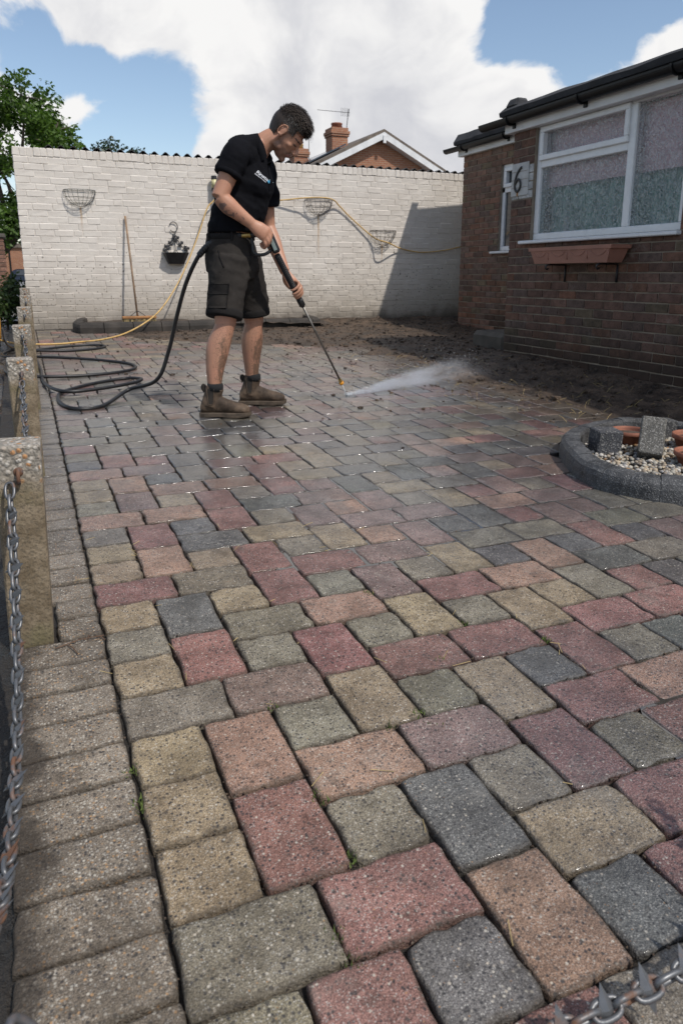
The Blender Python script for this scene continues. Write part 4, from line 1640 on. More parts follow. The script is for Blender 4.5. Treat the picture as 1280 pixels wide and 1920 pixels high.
# fascia, gutters, roofs
for (X, ya, yb, z0, gy, rt) in ((NX, NY0, NY1 + 0.06, NZ - 0.002, 4.47, 2.455), (FX, FY0, FY1 + 0.06, FZ - 0.002, 7.42, 2.80)):
    mb = MB()
    hbox(mb, (X - 0.06, ya, z0), (X + 0.02, yb, z0 + 0.15), 0.004)
    if X == NX:
        hbox(mb, (X - 0.056, yb - 0.02, z0 + 0.002), (FX + 0.2, yb + 0.02, z0 + 0.148), 0.004)
    mb.build('fascia', M['fascia'], house)
    mb = MB()
    gx_, gz_ = X - 0.112, z0 + 0.118
    prof = [(0.054 * math.cos(a), 0.056 * math.sin(a)) for a in np.linspace(math.pi, 2 * math.pi, 13)]
    prof = prof + [(q * 0.9, w * 0.9) for q, w in reversed(prof)]
    n_ = len(prof)
    vs = [(gx_ + q, yy, gz_ + w) for yy in (ya, gy) for q, w in prof]
    fs = [(i, (i + 1) % n_, n_ + (i + 1) % n_, n_ + i) for i in range(n_)] + [tuple(range(n_)), tuple(range(2 * n_ - 1, n_ - 1, -1))]
    fs.append(tuple(n_ + i for i in range(13)))
    g = MB().add(np.array(vs) - HO, fs).build('gutter', M['gutter'], house)
    yy = gy - 0.45
    kk = 0
    while yy > max(ya, 0.3):
        mb = MB()
        mb.add(*tube(np.array([(gx_ + 0.062 * math.cos(a), yy, gz_ + 0.064 * math.sin(a)) for a in np.linspace(math.pi, 2 * math.pi, 12)]) - HO, (0.014, 0.006) if False else 0.0085, 6))
        hbox(mb, (X - 0.075, yy - 0.02, gz_ - 0.09), (X - 0.058, yy + 0.02, gz_ + 0.02), 0.003)
        mb.build('gutter_bracket', M['gutter'], g)
        yy -= 0.95
    mb = MB()
    z1 = z0 + 0.15
    edge_y = yb + 0.05
    prof = [(X - 0.10, z1 + 0.002), (X - 0.11, z1 + 0.045), (X - 0.04, rt - 0.005), (X + 0.2, rt + 0.012), (X + 3.0, rt + 0.35), (X + 3.0, z1 + 0.1), (X + 0.1, z1 + 0.002)]
    ny_ = 24
    yy = np.linspace(ya, edge_y, ny_)
    vs = []
    for k, y_ in enumerate(yy):
        for j, (q, w) in enumerate(prof):
            vs.append((q, y_, w + (rng.normal(0, .004) if j in (1, 2, 3) else 0)))
    n_ = len(prof)
    fs = [(k * n_ + i, k * n_ + (i + 1) % n_, (k + 1) * n_ + (i + 1) % n_, (k + 1) * n_ + i) for k in range(ny_ - 1) for i in range(n_)] + [tuple(range(n_)), tuple((ny_ - 1) * n_ + i for i in reversed(range(n_)))]
    MB().add(np.array(vs) - HO, fs).build('roof', M['felt'], house)
# rolled felt lump at the near roof corner
mb = MB()
v, f = box((0, 0, 0), (0.16, 0.16, 0.085), 0.02)
v[:, 0] *= np.where(v[:, 2] > 0, 0.75, 1.1)
mb.add(v + np.array((NX + 0.02, 4.10, 2.475)) - HO, f)
mb.build('felt_lap', M['felt'], house)
# house number 6
pts = [(0.034, 0.082), (0.020, 0.076), (-0.006, 0.050), (-0.022, 0.018), (-0.030, -0.018), (-0.027, -0.050), (-0.012, -0.070), (0.008, -0.070), (0.024, -0.052), (0.028, -0.026), (0.020, -0.004), (0.004, 0.006), (-0.012, -0.002), (-0.024, -0.022)]
pp = catmull(pts, 5)
P3 = np.c_[np.full(len(pp), NX - 0.020), 3.985 - pp[:, 0] * 1.5, 1.785 + pp[:, 1] * 1.35] - HO
M['iron'] = simple('black_iron', (0.018, 0.018, 0.02), 0.5, bump=0.2)
MB().add(*tube(P3, [(0.0125, 0.0065)] * len(P3), 8, up=(1, 0, 0))).build('house_number', M['iron'], house, smooth=True)
v, f = box(np.array((NX - 0.006, 3.966, 1.792)) - HO, (0.012, 0.252, 0.292), 0.002)
M['plaque'] = simple('painted_plaque', (0.46, 0.46, 0.45), 0.7, var=0.12, scale=14, bump=0.5, bdist=0.004, bscale=45)
MB().add(v, f).build('number_plaque', M['plaque'], house)
for zz_ in (1.72, 1.79, 1.862):
    v, f = box(np.array((NX - 0.0125, 3.966, zz_)) - HO, (0.002, 0.25, 0.004))
    MB().add(v, f).build('plaque_joint', M['mortar'], house)
M['rust'] = simple('rust_run', (0.30, 0.15, 0.05), 0.85, bump=0)
v, f = box(np.array((NX - 0.0128, 3.990, 1.672)) - HO, (0.0024, 0.024, 0.055))
MB().add(v, f).build('rust_run', M['rust'], house)
# concrete step round the back corner
M['concrete'] = simple('grey_concrete', (0.085, 0.075, 0.062), 0.85, var=0.3, scale=5, bump=0.4)
st = MB()
v, f = box((0, 0, 0.08), (0.55, 0.62, 0.26), 0.045)
st.add(v, f)
st.build('concrete_step', M['concrete'], loc=(4.80, 4.72, gz(4.8, 4.7) - 0.02), label='rounded concrete step beside the corner of the bungalow', cat='step')

# window box on two iron brackets
tb = thing('window_box', 'long terracotta coloured plastic window box with swag pattern', 'planter', (NX - 0.125, 2.98, 1.015))
L_, W_ = 1.02, 0.20
rings = []
for (z, sx, sy) in ((0.0, .87, .76), (0.012, .88, .78), (0.105, .95, .95), (0.106, .985, 1.02), (0.135, 1.0, 1.05)):
    rings.append((z, L_ * sx / 2, W_ * sy / 2))
vs, fs = [], []
for (z, hy, hx) in rings + [(0.135, L_ / 2 - .018, W_ / 2 - .014), (0.09, L_ / 2 * .92, W_ / 2 * .84)]:
    vs += [(-hx, -hy, z), (hx, -hy, z), (hx, hy, z), (-hx, hy, z)]
nr = len(rings) + 2
for i in range(nr - 1):
    fs += [(4 * i + k, 4 * i + (k + 1) % 4, 4 * i + 4 + (k + 1) % 4, 4 * i + 4 + k) for k in range(4)]
fs += [(3, 2, 1, 0), tuple(4 * (nr - 1) + k for k in range(4))]
M['tplastic'] = simple('terracotta_plastic', (0.33, 0.155, 0.112), 0.55, var=0.12, scale=6, bump=0.1)
MB().add(vs, fs).build('trough', M['tplastic'], tb)
for k in range(4):
    ya = (-0.36 + 0.24 * k)
    xs_w = lambda z: -W_ / 2 * (0.78 + (0.95 - 0.78) * (z - 0.012) / 0.093) - 0.001
    sw = []
    for t in np.linspace(0, 1, 9):
        z = 0.092 - 0.036 * (1 - (2 * t - 1) ** 2)
        sw.append((xs_w(z), ya - 0.085 + 0.17 * t, z))
    MB().add(*tube(sw, 0.0032, 5)).build('swag', M['tplastic'], tb, smooth=True)
    MB().add(*tube([(xs_w(0.092), ya - .11, 0.092), (xs_w(0.03), ya - .108, 0.03)], 0.004, 5)).build('tassel', M['tplastic'], tb, smooth=True)
for k, y_ in enumerate((3.24, 2.62)):
    mb = MB()
    mb.add(*tube(np.array([(NX - .008, y_, 1.0), (NX - .008, y_, 0.86)]), 0.009, 6, up=(1, 0, 0)))
    mb.add(*tube(np.array([(NX - .008, y_, 1.005), (NX - .2, y_, 1.005), (NX - .222, y_, 0.995), (NX - .225, y_, 0.975), (NX - .21, y_, 0.965), (NX - .195, y_, 0.975)]), 0.0075, 6))
    mb.build('shelf_bracket', M['iron'], smooth=True, label=('iron bracket under the far end of the window box', 'iron bracket under the near end of the window box')[k], cat='bracket', group='brackets under the window box')

# ------------------------------------------------------------------ things on and along the white wall
M['wire'] = simple('dark_green_wire', (0.045, 0.055, 0.045), 0.6, var=0.3, bump=0)
M['rusty_wire'] = simple('brown_wire', (0.055, 0.045, 0.038), 0.7, var=0.4, bump=0)
for k, (xc_, zt, w_, lab, mt) in enumerate(((0.655, 1.925, 0.375, 'green half-round wire basket at the left end of the white wall', 'wire'), (3.80, 1.935, 0.405, 'dark wire basket hanging under the yellow hose bend', 'rusty_wire'), (4.80, 1.545, 0.41, 'wire basket low on the wall at the edge of the house shadow', 'rusty_wire'))):
    mb = MB()
    r = w_ / 2
    th = np.linspace(0, math.pi, 17)
    mb.add(*tube(np.c_[xc_ + r * np.cos(th), WY - 0.012 - 0.8 * r * np.sin(th), np.full(17, zt)], 0.0035, 5))
    mb.add(*tube(np.array([(xc_ - r, WY - .012, zt), (xc_ + r, WY - .012, zt)]), 0.0035, 5))
    for q in np.linspace(0, math.pi, 10):
        ph_ = np.linspace(0, math.pi / 2, 9)
        mb.add(*tube(np.c_[xc_ + r * np.cos(q) * np.cos(ph_), WY - 0.012 - 0.8 * r * np.sin(q) * np.cos(ph_), zt - r * np.sin(ph_)], 0.0022, 4))
    for s in (0.22, 0.45, 0.66, 0.85):
        rr = r * math.sqrt(1 - s * s)
        mb.add(*tube(np.c_[xc_ + rr * np.cos(th), WY - 0.012 - 0.8 * rr * np.sin(th), np.full(17, zt - r * s)], 0.0022, 4))
    bk = (0.4, 0.75)
    for s in bk:
        rr = r * math.sqrt(1 - s * s)
        mb.add(*tube(np.array([(xc_ - rr, WY - .012, zt - r * s), (xc_ + rr, WY - .012, zt - r * s)]), 0.0022, 4))
    if k:
        for q in range(26):
            a, c_ = rng.uniform(0, math.pi), rng.uniform(0, math.pi / 2)
            p0 = np.array((xc_ + .9 * r * math.cos(a) * math.cos(c_), WY - .012 - .7 * r * math.sin(a) * math.cos(c_), zt - .92 * r * math.sin(c_)))
            mb.add(*tube(np.array([p0, p0 + rng.normal(0, .03, 3)]), 0.0025, 4))
    mb.build('wire_basket', M[mt], label=lab, cat='basket', group='wire baskets on the white wall')

# lamp with yellow glass
lamp = thing('wall_lamp', 'small wall lamp with cream cylinder and black cap behind the man', 'lamp', (2.32, WY, 2.05))
M['cream'] = simple('cream_lamp_glass', (0.55, 0.50, 0.27), 0.4, bump=0)
MB().add(*loft([((0, -0.075, z), (r, 0, 0), (0, r, 0)) for z, r in ((-0.03, .034), (0.075, .034))], 18)).build('lamp_glass', M['cream'], lamp, smooth=True)
MB().add(*loft([((0, -0.075, z), (r, 0, 0), (0, r, 0)) for z, r in ((0.076, .037), (0.115, .037), (0.12, .03))], 18)).build('lamp_cap', M['iron'], lamp)
mb = MB().add(*loft([((0, -0.075, z), (r, 0, 0), (0, r, 0)) for z, r in ((-0.075, .026), (-0.06, .037), (-0.031, .037))], 18))
mb.add(*tube(np.array([(0, -0.075, -0.06), (0, -0.04, -0.085), (0, 0, -0.085)]), 0.012, 8))
mb.build('lamp_base', M['iron'], lamp)
# tap below the lamp that feeds the hoses
tap = thing('hose_tap', 'dark brass tap on the wall just under the lamp', 'tap', (2.325, WY, 1.905))
M['brass'] = simple('brass', (0.55, 0.38, 0.13), 0.32, 0.9, var=0.1, bump=0.05)
mb = MB().add(*tube(np.array([(0, 0, 0.02), (0, -0.06, 0.02), (0, -0.075, 0.005), (0, -0.075, -0.03)]), 0.014, 8))
mb.add(*tube(np.array([(-.025, -.045, .055), (.025, -.045, .055)]), 0.006, 6))
mb.add(*tube(np.array([(0, -.045, .03), (0, -.045, .055)]), 0.006, 6, up=(1, 0, 0)))
mb.build('tap_body', M['iron'], tap, smooth=True)

# ornate black wall planter
pl = thing('wall_planter', 'black ornate metal wall planter with leaf scrolls hanging from a ring', 'planter', (1.785, WY, 1.13))
vs, fs = [], []
for (z, hx, dy) in ((-0.07, .105, .09), (0.0, .135, .125), (0.065, .165, .16), (0.072, .17, .165), (0.072, .16, .155), (0.03, .14, .13)):
    vs += [(-hx, -.012, z), (-hx * .93, -dy * .8, z), (-hx * .6, -dy, z), (hx * .6, -dy, z), (hx * .93, -dy * .8, z), (hx, -.012, z)]
for i in range(5):
    fs += [(6 * i + k, 6 * i + (k + 1) % 6, 6 * i + 6 + (k + 1) % 6, 6 * i + 6 + k) for k in range(6)]
fs += [tuple(reversed(range(6))), tuple(range(30, 36))]
MB().add(vs, fs).build('trough', M['iron'], pl)
th = np.linspace(-2.2, math.pi * 1.0, 26)
mb = MB().add(*tube(np.c_[-0.01 + 0.052 * np.cos(-th + 0.6), np.full(26, -0.02), 0.395 + 0.062 * np.sin(-th + .6)], 0.0055, 6))
mb.add(*tube(np.array([(0.012, -.02, .335), (0.0, -.02, .29), (0, -.02, .25)]), 0.0055, 6))
mb.build('hanging_ring', M['iron'], pl, smooth=True)
mb = MB()
for s in (-1, 1):
    mb.add(*tube(catmull([(0, -.02, .27), (s * .05, -.022, .21), (s * .09, -.025, .15), (s * .155, -.03, .08)], 5), 0.005, 5))
mb.add(*tube(np.array([(0, -.02, .27), (0, -.025, .06)]), 0.004, 5, up=(1, 0, 0)))
mb.add(*tube(catmull([(-.03, -.03, .07), (0, -.03, .11), (.03, -.03, .07)], 5), 0.004, 5))
mb.build('scroll_frame', M['iron'], pl, smooth=True)
for (x, z, s) in ((-.012, .275, 1.15), (.035, .262, .9), (0.0, .235, 1.1), (-.075, .2, .9), (.085, .2, .9), (-.055, .175, .9), (.06, .175, 1.1), (-.125, .15, 1.0), (.125, .145, .9), (-.10, .12, 1.0), (.135, .12, 1.2), (-.15, .10, .9), (.165, .13, .8)):
    mb = MB().add(*ellipsoid((x, -.03, z), (0.021 * s, 0.007, 0.021 * s), nu=8, nv=5))
    for a in (0.5, 2.1, 3.9, 5.4):
        mb.add(*ellipsoid((x + .017 * s * math.cos(a), -.032, z + .017 * s * math.sin(a)), (0.011 * s, 0.005, 0.011 * s), nu=6, nv=4))
    mb.build('leaf_ornament', M['iron'], pl, smooth=True)

# broom leaning on the wall
br = thing('broom', 'wooden broom with long handle leaning against the white wall', 'broom', (1.20, 7.52, 0.40))
M['wood'] = simple('weathered_handle_wood', (0.235, 0.155, 0.095), 0.7, var=0.3, scale=9, bump=0.1)
M['broom_wood'] = simple('orange_broom_wood', (0.30, 0.145, 0.055), 0.7, var=0.2, bump=0.15)
MB().add(*tube(np.array([(0.0, 0.0, 0.02), (-0.025, 0.33, 1.24)]), 0.0125, 10, up=(1, 0, 0))).build('handle', M['wood'], br, smooth=True)
v, f = box((0.02, -0.01, 0.0), (0.42, 0.065, 0.035), 0.008)
MB().add(v, f).build('broom_head', M['broom_wood'], br)
mb = MB()
for k in range(150):
    x, y = rng.uniform(-.185, .225), rng.uniform(-.035, .015)
    mb.add(*tube(np.array([(x, y, -.015), (x + rng.normal(0, .008), y + rng.normal(0, .01), -.08)]), 0.003, 3, caps=False, up=(1, 0, 0)))
mb.build('bristles', M['straw'], br, kind='stuff')
MB().add(*tube(catmull([(-.09, -.01, .015), (-.03, -.005, .06), (0, 0, .075), (.04, -.005, .06), (.1, -.01, .015)], 4), 0.004, 5)).build('brace', M['iron'], br, smooth=True)

# raised dark kerb of the narrow bed along the wall
M['kerb_mud'] = simple('mud_stained_kerb', (0.036, 0.030, 0.025), 0.8, var=0.45, scale=5, bump=0.5, bdist=0.006)
pts = catmull([(0.50, 7.84), (0.42, 7.5), (0.44, 7.2), (0.58, 7.10), (1.5, 7.12), (2.6, 7.20), (3.45, 7.26), (3.62, 7.36), (3.66, 7.84)], 7)
kb = thing('bed_kerb', 'long dark raised kerb in front of the white wall holding a strip of soil', 'kerb', (0.5, 7.3, 0))
Lc = np.r_[0, np.cumsum(np.linalg.norm(np.diff(pts, axis=0), axis=1))]
nb_ = int(Lc[-1] / 0.33)
for i in range(nb_):
    rings = []
    for k in range(6):
        s = (i + .012 + .976 * k / 5) * Lc[-1] / nb_
        p = np.array([np.interp(s, Lc, pts[:, a]) for a in range(2)])
        p2 = np.array([np.interp(s + .01, Lc, pts[:, a]) for a in range(2)])
        p1 = np.array([np.interp(s - .01, Lc, pts[:, a]) for a in range(2)])
        t = (p2 - p1) / np.linalg.norm(p2 - p1)
        nrm = np.array([-t[1], t[0]])
        zz = gz(*p)
        for q, z in [(0.0, -.08), (0, .07), (.012, .105), (.04, .125), (.09, .13), (.12, .12), (.125, .09), (.125, -.08)]:
            rings.append((*(p + nrm * q) - np.array((0.5, 7.3)), zz + z))
    fs = [(a * 8 + k, a * 8 + k + 1, (a + 1) * 8 + k + 1, (a + 1) * 8 + k) for a in range(5) for k in range(7)] + [tuple(range(8)), tuple(reversed(range(40, 48)))]
    MB().add(rings, fs).build('kerb_block', M['kerb_mud'], kb, smooth=False)
xs_, ys_ = np.linspace(0.5, 3.66, 70), np.linspace(7.16, 7.9, 16)
XX, YY = np.meshgrid(xs_, ys_)
q = np.c_[XX.ravel(), YY.ravel()]
zz = gz(q[:, 0], q[:, 1]) + 0.075 + 0.06 * (fbm(q * 5, 4, 77) - .4)
MB().add(np.c_[q - (0.5, 7.3), zz], [(j * 70 + i, j * 70 + i + 1, (j + 1) * 70 + i + 1, (j + 1) * 70 + i) for j in range(15) for i in range(69)]).build('bed_soil', M['soil'], kb, smooth=True)

# ------------------------------------------------------------------ beyond the wall
m, b, out = new_mat('orange_brickwork_far')
P = b.obj()
bt = b.node('ShaderNodeTexBrick')
b.put(bt.inputs['Vector'], b.vmath('ADD', b.comb(b.sep(P)[0], b.sep(P)[2], 0.0), b.comb(b.sep(P)[1], 0.0, 0.0)))
b.put(bt.inputs['Color1'], (0.34, 0.145, 0.075))
b.put(bt.inputs['Color2'], (0.26, 0.10, 0.055))
b.put(bt.inputs['Mortar'], (0.34, 0.27, 0.20))
bt.inputs['Scale'].default_value = 1.0
bt.inputs['Brick Width'].default_value = 0.225
bt.inputs['Row Height'].default_value = 0.075
bt.inputs['Mortar Size'].default_value = 0.007
c = b.mix(b.math('MULTIPLY', b.rng(b.noise(P, 1.6, 4), 0.35, 0.7), 0.35), bt.outputs[0], (0.20, 0.09, 0.05))
principled(b, out, c, 0.85)
M['far_brick'] = m
M['tile'] = simple('brown_roof_tiles', (0.13, 0.105, 0.085), 0.85, var=0.3, scale=3, bump=0.3, bdist=0.02, bscale=9)
M['panel'] = simple('solar_panel_glass', (0.02, 0.025, 0.04), 0.12, var=0.1, bump=0, spec=0.8)

fh = thing('brick_house', 'orange brick house gable with white bargeboards beyond the wall', 'house', (12.69, 24, 0))
sl = 0.48
hw, ez = 4.3, 6.0 - 0.48 * 4.3
vs = [(-hw, 0, 0), (hw, 0, 0), (hw, 0, ez), (0, 0, 6.0), (-hw, 0, ez), (-hw, 9, 0), (hw, 9, 0), (hw, 9, ez), (0, 9, 6.0), (-hw, 9, ez)]
MB().add(vs, [(0, 1, 2, 3, 4), (6, 5, 9, 8, 7), (1, 6, 7, 2), (5, 0, 4, 9)]).build('gable_wall', M['far_brick'], fh)
for s in (-1, 1):
    ang = math.atan(sl)
    w = 4.9
    v = np.array([(0, -0.32, 0), (w, -0.32, -w * sl), (w, 9.3, -w * sl), (0, 9.3, 0)], float)
    v[:, 0] *= s
    v2 = np.r_[v + (0, 0, 6.14), v + (0, 0, 6.03)]
    MB().add(v2, [(0, 1, 2, 3), (7, 6, 5, 4), (0, 4, 5, 1), (1, 5, 6, 2), (2, 6, 7, 3), (3, 7, 4, 0)]).build('roof_slope', M['tile'], fh)
    v = np.array([(0, -0.345, 6.03), (s * w, -0.345, 6.03 - w * sl), (s * w, -0.345, 5.80 - w * sl), (0, -0.345, 5.80)], float)
    vb = np.r_[v, v + (0, 0.05, 0)]
    MB().add(vb, [(0, 1, 2, 3), (7, 6, 5, 4), (0, 4, 5, 1), (1, 5, 6, 2), (2, 6, 7, 3), (3, 7, 4, 0)]).build('bargeboard', M['fascia'], fh)
    v = np.array([(s * 0.15, 0, 5.72), (s * w, 0, 5.80 - w * sl), (s * w, -0.3, 5.80 - w * sl), (s * 0.0, -0.3, 5.80)], float)
    MB().add(v, [(0, 1, 2, 3)]).build('soffit', M['fascia'], fh)
v, f = box((0, -0.36, 5.78), (0.12, 0.05, 0.28), 0.01)
MB().add(v, f).build('finial', M['fascia'], fh)
v = []
for (t, y_) in ((1.0, 0.9), (3.9, 0.9), (3.9, 6.0), (1.0, 6.0)):
    v.append((-t, y_, 6.14 - t * sl + 0.10))
v = np.array(v)
MB().add(np.r_[v, v - (0, 0, .05)], [(0, 1, 2, 3), (7, 6, 5, 4), (0, 4, 5, 1), (1, 5, 6, 2), (2, 6, 7, 3), (3, 7, 4, 0)]).build('solar_panel', M['panel'], fh)


def chimney(par, x, y, z0, z1, w, pot_mat, aerial=False):
    mb = MB()
    for (a, c_, ww) in ((z0, z1 - .32, w), (z1 - .32, z1 - .24, w * 1.12), (z1 - .24, z1 - .12, w * 1.2), (z1 - .12, z1, w * 1.05)):
        v, f = box((x, y, (a + c_) / 2), (ww, ww, c_ - a), 0.01)
        mb.add(v, f)
    ch = mb.build('chimney', M['far_brick'], par)
    MB().add(*loft([((x, y, z), (r, 0, 0), (0, r, 0)) for z, r in ((z1 - .02, w * .36), (z1 + .14, w * .30), (z1 + .15, w * .33), (z1 + .2, w * .33))], 14)).build('chimney_pot', pot_mat, ch, smooth=True)
    if aerial:
        mb = MB().add(*tube(np.array([(x + .35, y, z1 - .5), (x + .5, y, z1 + .75)]), 0.016, 5))
        mb.add(*tube(np.array([(x - .8, y, z1 + .62), (x + .55, y, z1 + .62)]), 0.010, 5))
        for k in range(5):
            xx = x + .2 + .08 * k
            mb.add(*tube(np.array([(xx, y, z1 + .47), (xx, y, z1 + .77)]), 0.008, 4, up=(1, 0, 0)))
        mb.build('aerial', M['iron'], ch)
    return ch


chimney(fh, -1.0, 1.8, 4.5, 6.42, 0.66, M['terracotta'], True)
h2 = thing('brick_house', 'further house of which only a chimney with yellow pot shows beside the face', 'house', (9.9, 27, 0))
v, f = box((0, 3, 1.9), (6, 7, 3.8))
MB().add(v, f).build('house_wall', M['far_brick'], h2)
v = np.array([(-3.3, -.8, 3.8), (3.3, -.8, 3.8), (3.3, 6.8, 3.8), (-3.3, 6.8, 3.8), (-3.0, 3, 4.9), (3.0, 3, 4.9)], float)
MB().add(v, [(0, 1, 5, 4), (2, 3, 4, 5), (1, 2, 5), (3, 0, 4), (3, 2, 1, 0)]).build('roof', M['tile'], h2)
M['yellow_pot'] = simple('yellow_lichen_pot', (0.42, 0.27, 0.09), 0.8, bump=0.2)
chimney(h2, 1.09, 1.2, 3.8, 5.98, 0.62, M['yellow_pot'])
MB().add(*tube(np.array([(1.55, 1.2, 4.4), (1.55, 1.2, 7.3)]), 0.014, 5, up=(1, 0, 0))).build('aerial', M['iron'], h2)

h3 = thing('brick_building', 'far red brick building behind the parked car', 'building', (-3, 74.3, 0))
v, f = box((0, 3, 1.6), (14, 6, 3.6))
MB().add(v, f).build('building_wall', M['far_brick'], h3)
v, f = box((0, 3, 3.6), (14.4, 6.4, .4))
MB().add(v, f).build('roof', M['tile'], h3)
MB().add(*tube(np.array([(2.2, -.1, 0), (2.2, -.1, 3.4)]), 0.07, 6, up=(1, 0, 0))).build('drainpipe', M['gutter'], h3)

# parked car
car = thing('parked_car', 'dark navy car parked far off past the end of the white wall', 'car', (1.2, 63.2, -0.12))
M['carpaint'] = simple('navy_car_paint', (0.012, 0.018, 0.035), 0.25, 0.2, var=0.1, bump=0)
M['tyre'] = simple('tyre_rubber', (0.015, 0.015, 0.015), 0.8, bump=0)
M['alloy'] = simple('alloy_rim', (0.5, 0.5, 0.52), 0.35, 0.6, bump=0)
prof = [(-2.15, .45), (-2.2, .8), (-2.12, 1.0), (-1.75, 1.42), (-1.5, 1.5), (0.2, 1.52), (0.65, 1.4), (1.15, 1.02), (2.0, .88), (2.2, .7), (2.2, .4), (1.9, .28), (-1.9, .28)]
vs = []
for s, k in ((-.86, 1), (.86, 1)):
    vs += [(x, s * (1 if z < 1.05 else .84), z) for x, z in prof]
n_ = len(prof)
MB().add(vs, [tuple(reversed(range(n_))), tuple(range(n_, 2 * n_))] + [(i, (i + 1) % n_, n_ + (i + 1) % n_, n_ + i) for i in range(n_)]).build('body', M['carpaint'], car)
for (x0, x1, a, c_) in ((-1.62, -0.75, -1.5, -.75), (-.66, .28, -.66, .28), (.37, 1.0, .37, .66)):
    v = np.array([(x0, -.865, 1.03), (x1, -.865, 1.03), (c_, -.735, 1.42), (a, -.735, 1.42)])
    MB().add(np.r_[v, v + (0, .03, 0)], [(0, 1, 2, 3), (7, 6, 5, 4), (0, 4, 5, 1), (1, 5, 6, 2), (2, 6, 7, 3), (3, 7, 4, 0)]).build('car_window', M['clear'], car)
for x in (-1.25, 1.35):
    for s in (-1, 1):
        w = MB().add(*loft([((x, s * .70, .33), (.33, 0, 0), (0, 0, .33)), ((x, s * .88, .33), (.33, 0, 0), (0, 0, .33))], 20)).build('wheel', M['tyre'], car)
        MB().add(*loft([((x, s * .78, .33), (.22, 0, 0), (0, 0, .22)), ((x, s * .892, .33), (.22, 0, 0), (0, 0, .22))], 16)).build('rim', M['alloy'], w)

# brick gate pier at the far left, built brick by brick
pr = thing('gate_pier', 'weathered brick gate pier at the left edge of the picture', 'pier', (-0.60, 13.4, 0.1))
v, f = box((0, 0, 0.72), (0.53, 0.53, 1.5))
MB().add(v, f).build('pier_core', M['mortar'], pr)
PB = [brick_mesh(L - .01, HP - .011, .05, 800 + k, 'brick', M['brick'], .004, .002)[0] for k, L in enumerate((0.225, 0.225, 0.1125))]
for r in range(20):
    z = 0.02 + r * HP
    for face in range(4):
        ca, sa = (0, -1, 0, 1)[face], 1
        offs = ((-.165, 0), (.06, 1), (.22, 2)) if r % 2 == 0 else ((-.22, 2), (-.06, 0), (.165, 1))
        for (u, mi) in offs:
            if face in (1, 3) and False:
                continue
            o = bpy.data.objects.new('brick', PB[mi])
            col.objects.link(o)
            o.parent = pr
            a = face * math.pi / 2
            o.location = (u * math.cos(a) + 0.275 * math.sin(a), u * math.sin(a) - 0.275 * math.cos(a), z)
            o.rotation_euler = (0, 0, a)
            o.color = (*np.array((0.22, 0.12, 0.085)) * rng.uniform(.7, 1.2), 1)
v, f = box((0, 0, 1.52), (0.62, 0.62, 0.07), 0.01)
MB().add(v, f).build('pier_cap', M['concrete'], pr)


# trees and bush
def leaf_mat(name, c1, c2):
    m, b, out = new_mat(name)
    cc, al = b.attr()
    rn = b.sepc(cc)[0]
    c = b.mix(rn, c1, c2)
    p = b.node('ShaderNodeBsdfPrincipled')
    b.put(p.inputs['Base Color'], c)
    p.inputs['Roughness'].default_value = 0.5
    t = b.node('ShaderNodeBsdfTranslucent')
    b.put(t.inputs['Color'], b.vmath('MULTIPLY', c, (1.5, 1.7, 0.8)))
    mx_ = b.node('ShaderNodeMixShader')
    mx_.inputs[0].default_value = 0.32
    b.l.new(p.outputs[0], mx_.inputs[1])
    b.l.new(t.outputs[0], mx_.inputs[2])
    b.l.new(mx_.outputs[0], out.inputs['Surface'])
    return m


M['leaf1'] = leaf_mat('spring_leaves', (0.038, 0.075, 0.012), (0.105, 0.185, 0.028))
M['leaf2'] = leaf_mat('dark_leaves', (0.020, 0.036, 0.020), (0.045, 0.075, 0.035))
M['leaf3'] = leaf_mat('glossy_shrub_leaves', (0.028, 0.050, 0.016), (0.075, 0.115, 0.035))
M['bark'] = simple('bark', (0.085, 0.065, 0.05), 0.9, var=0.4, bump=0.5, bdist=0.02, bscale=12)


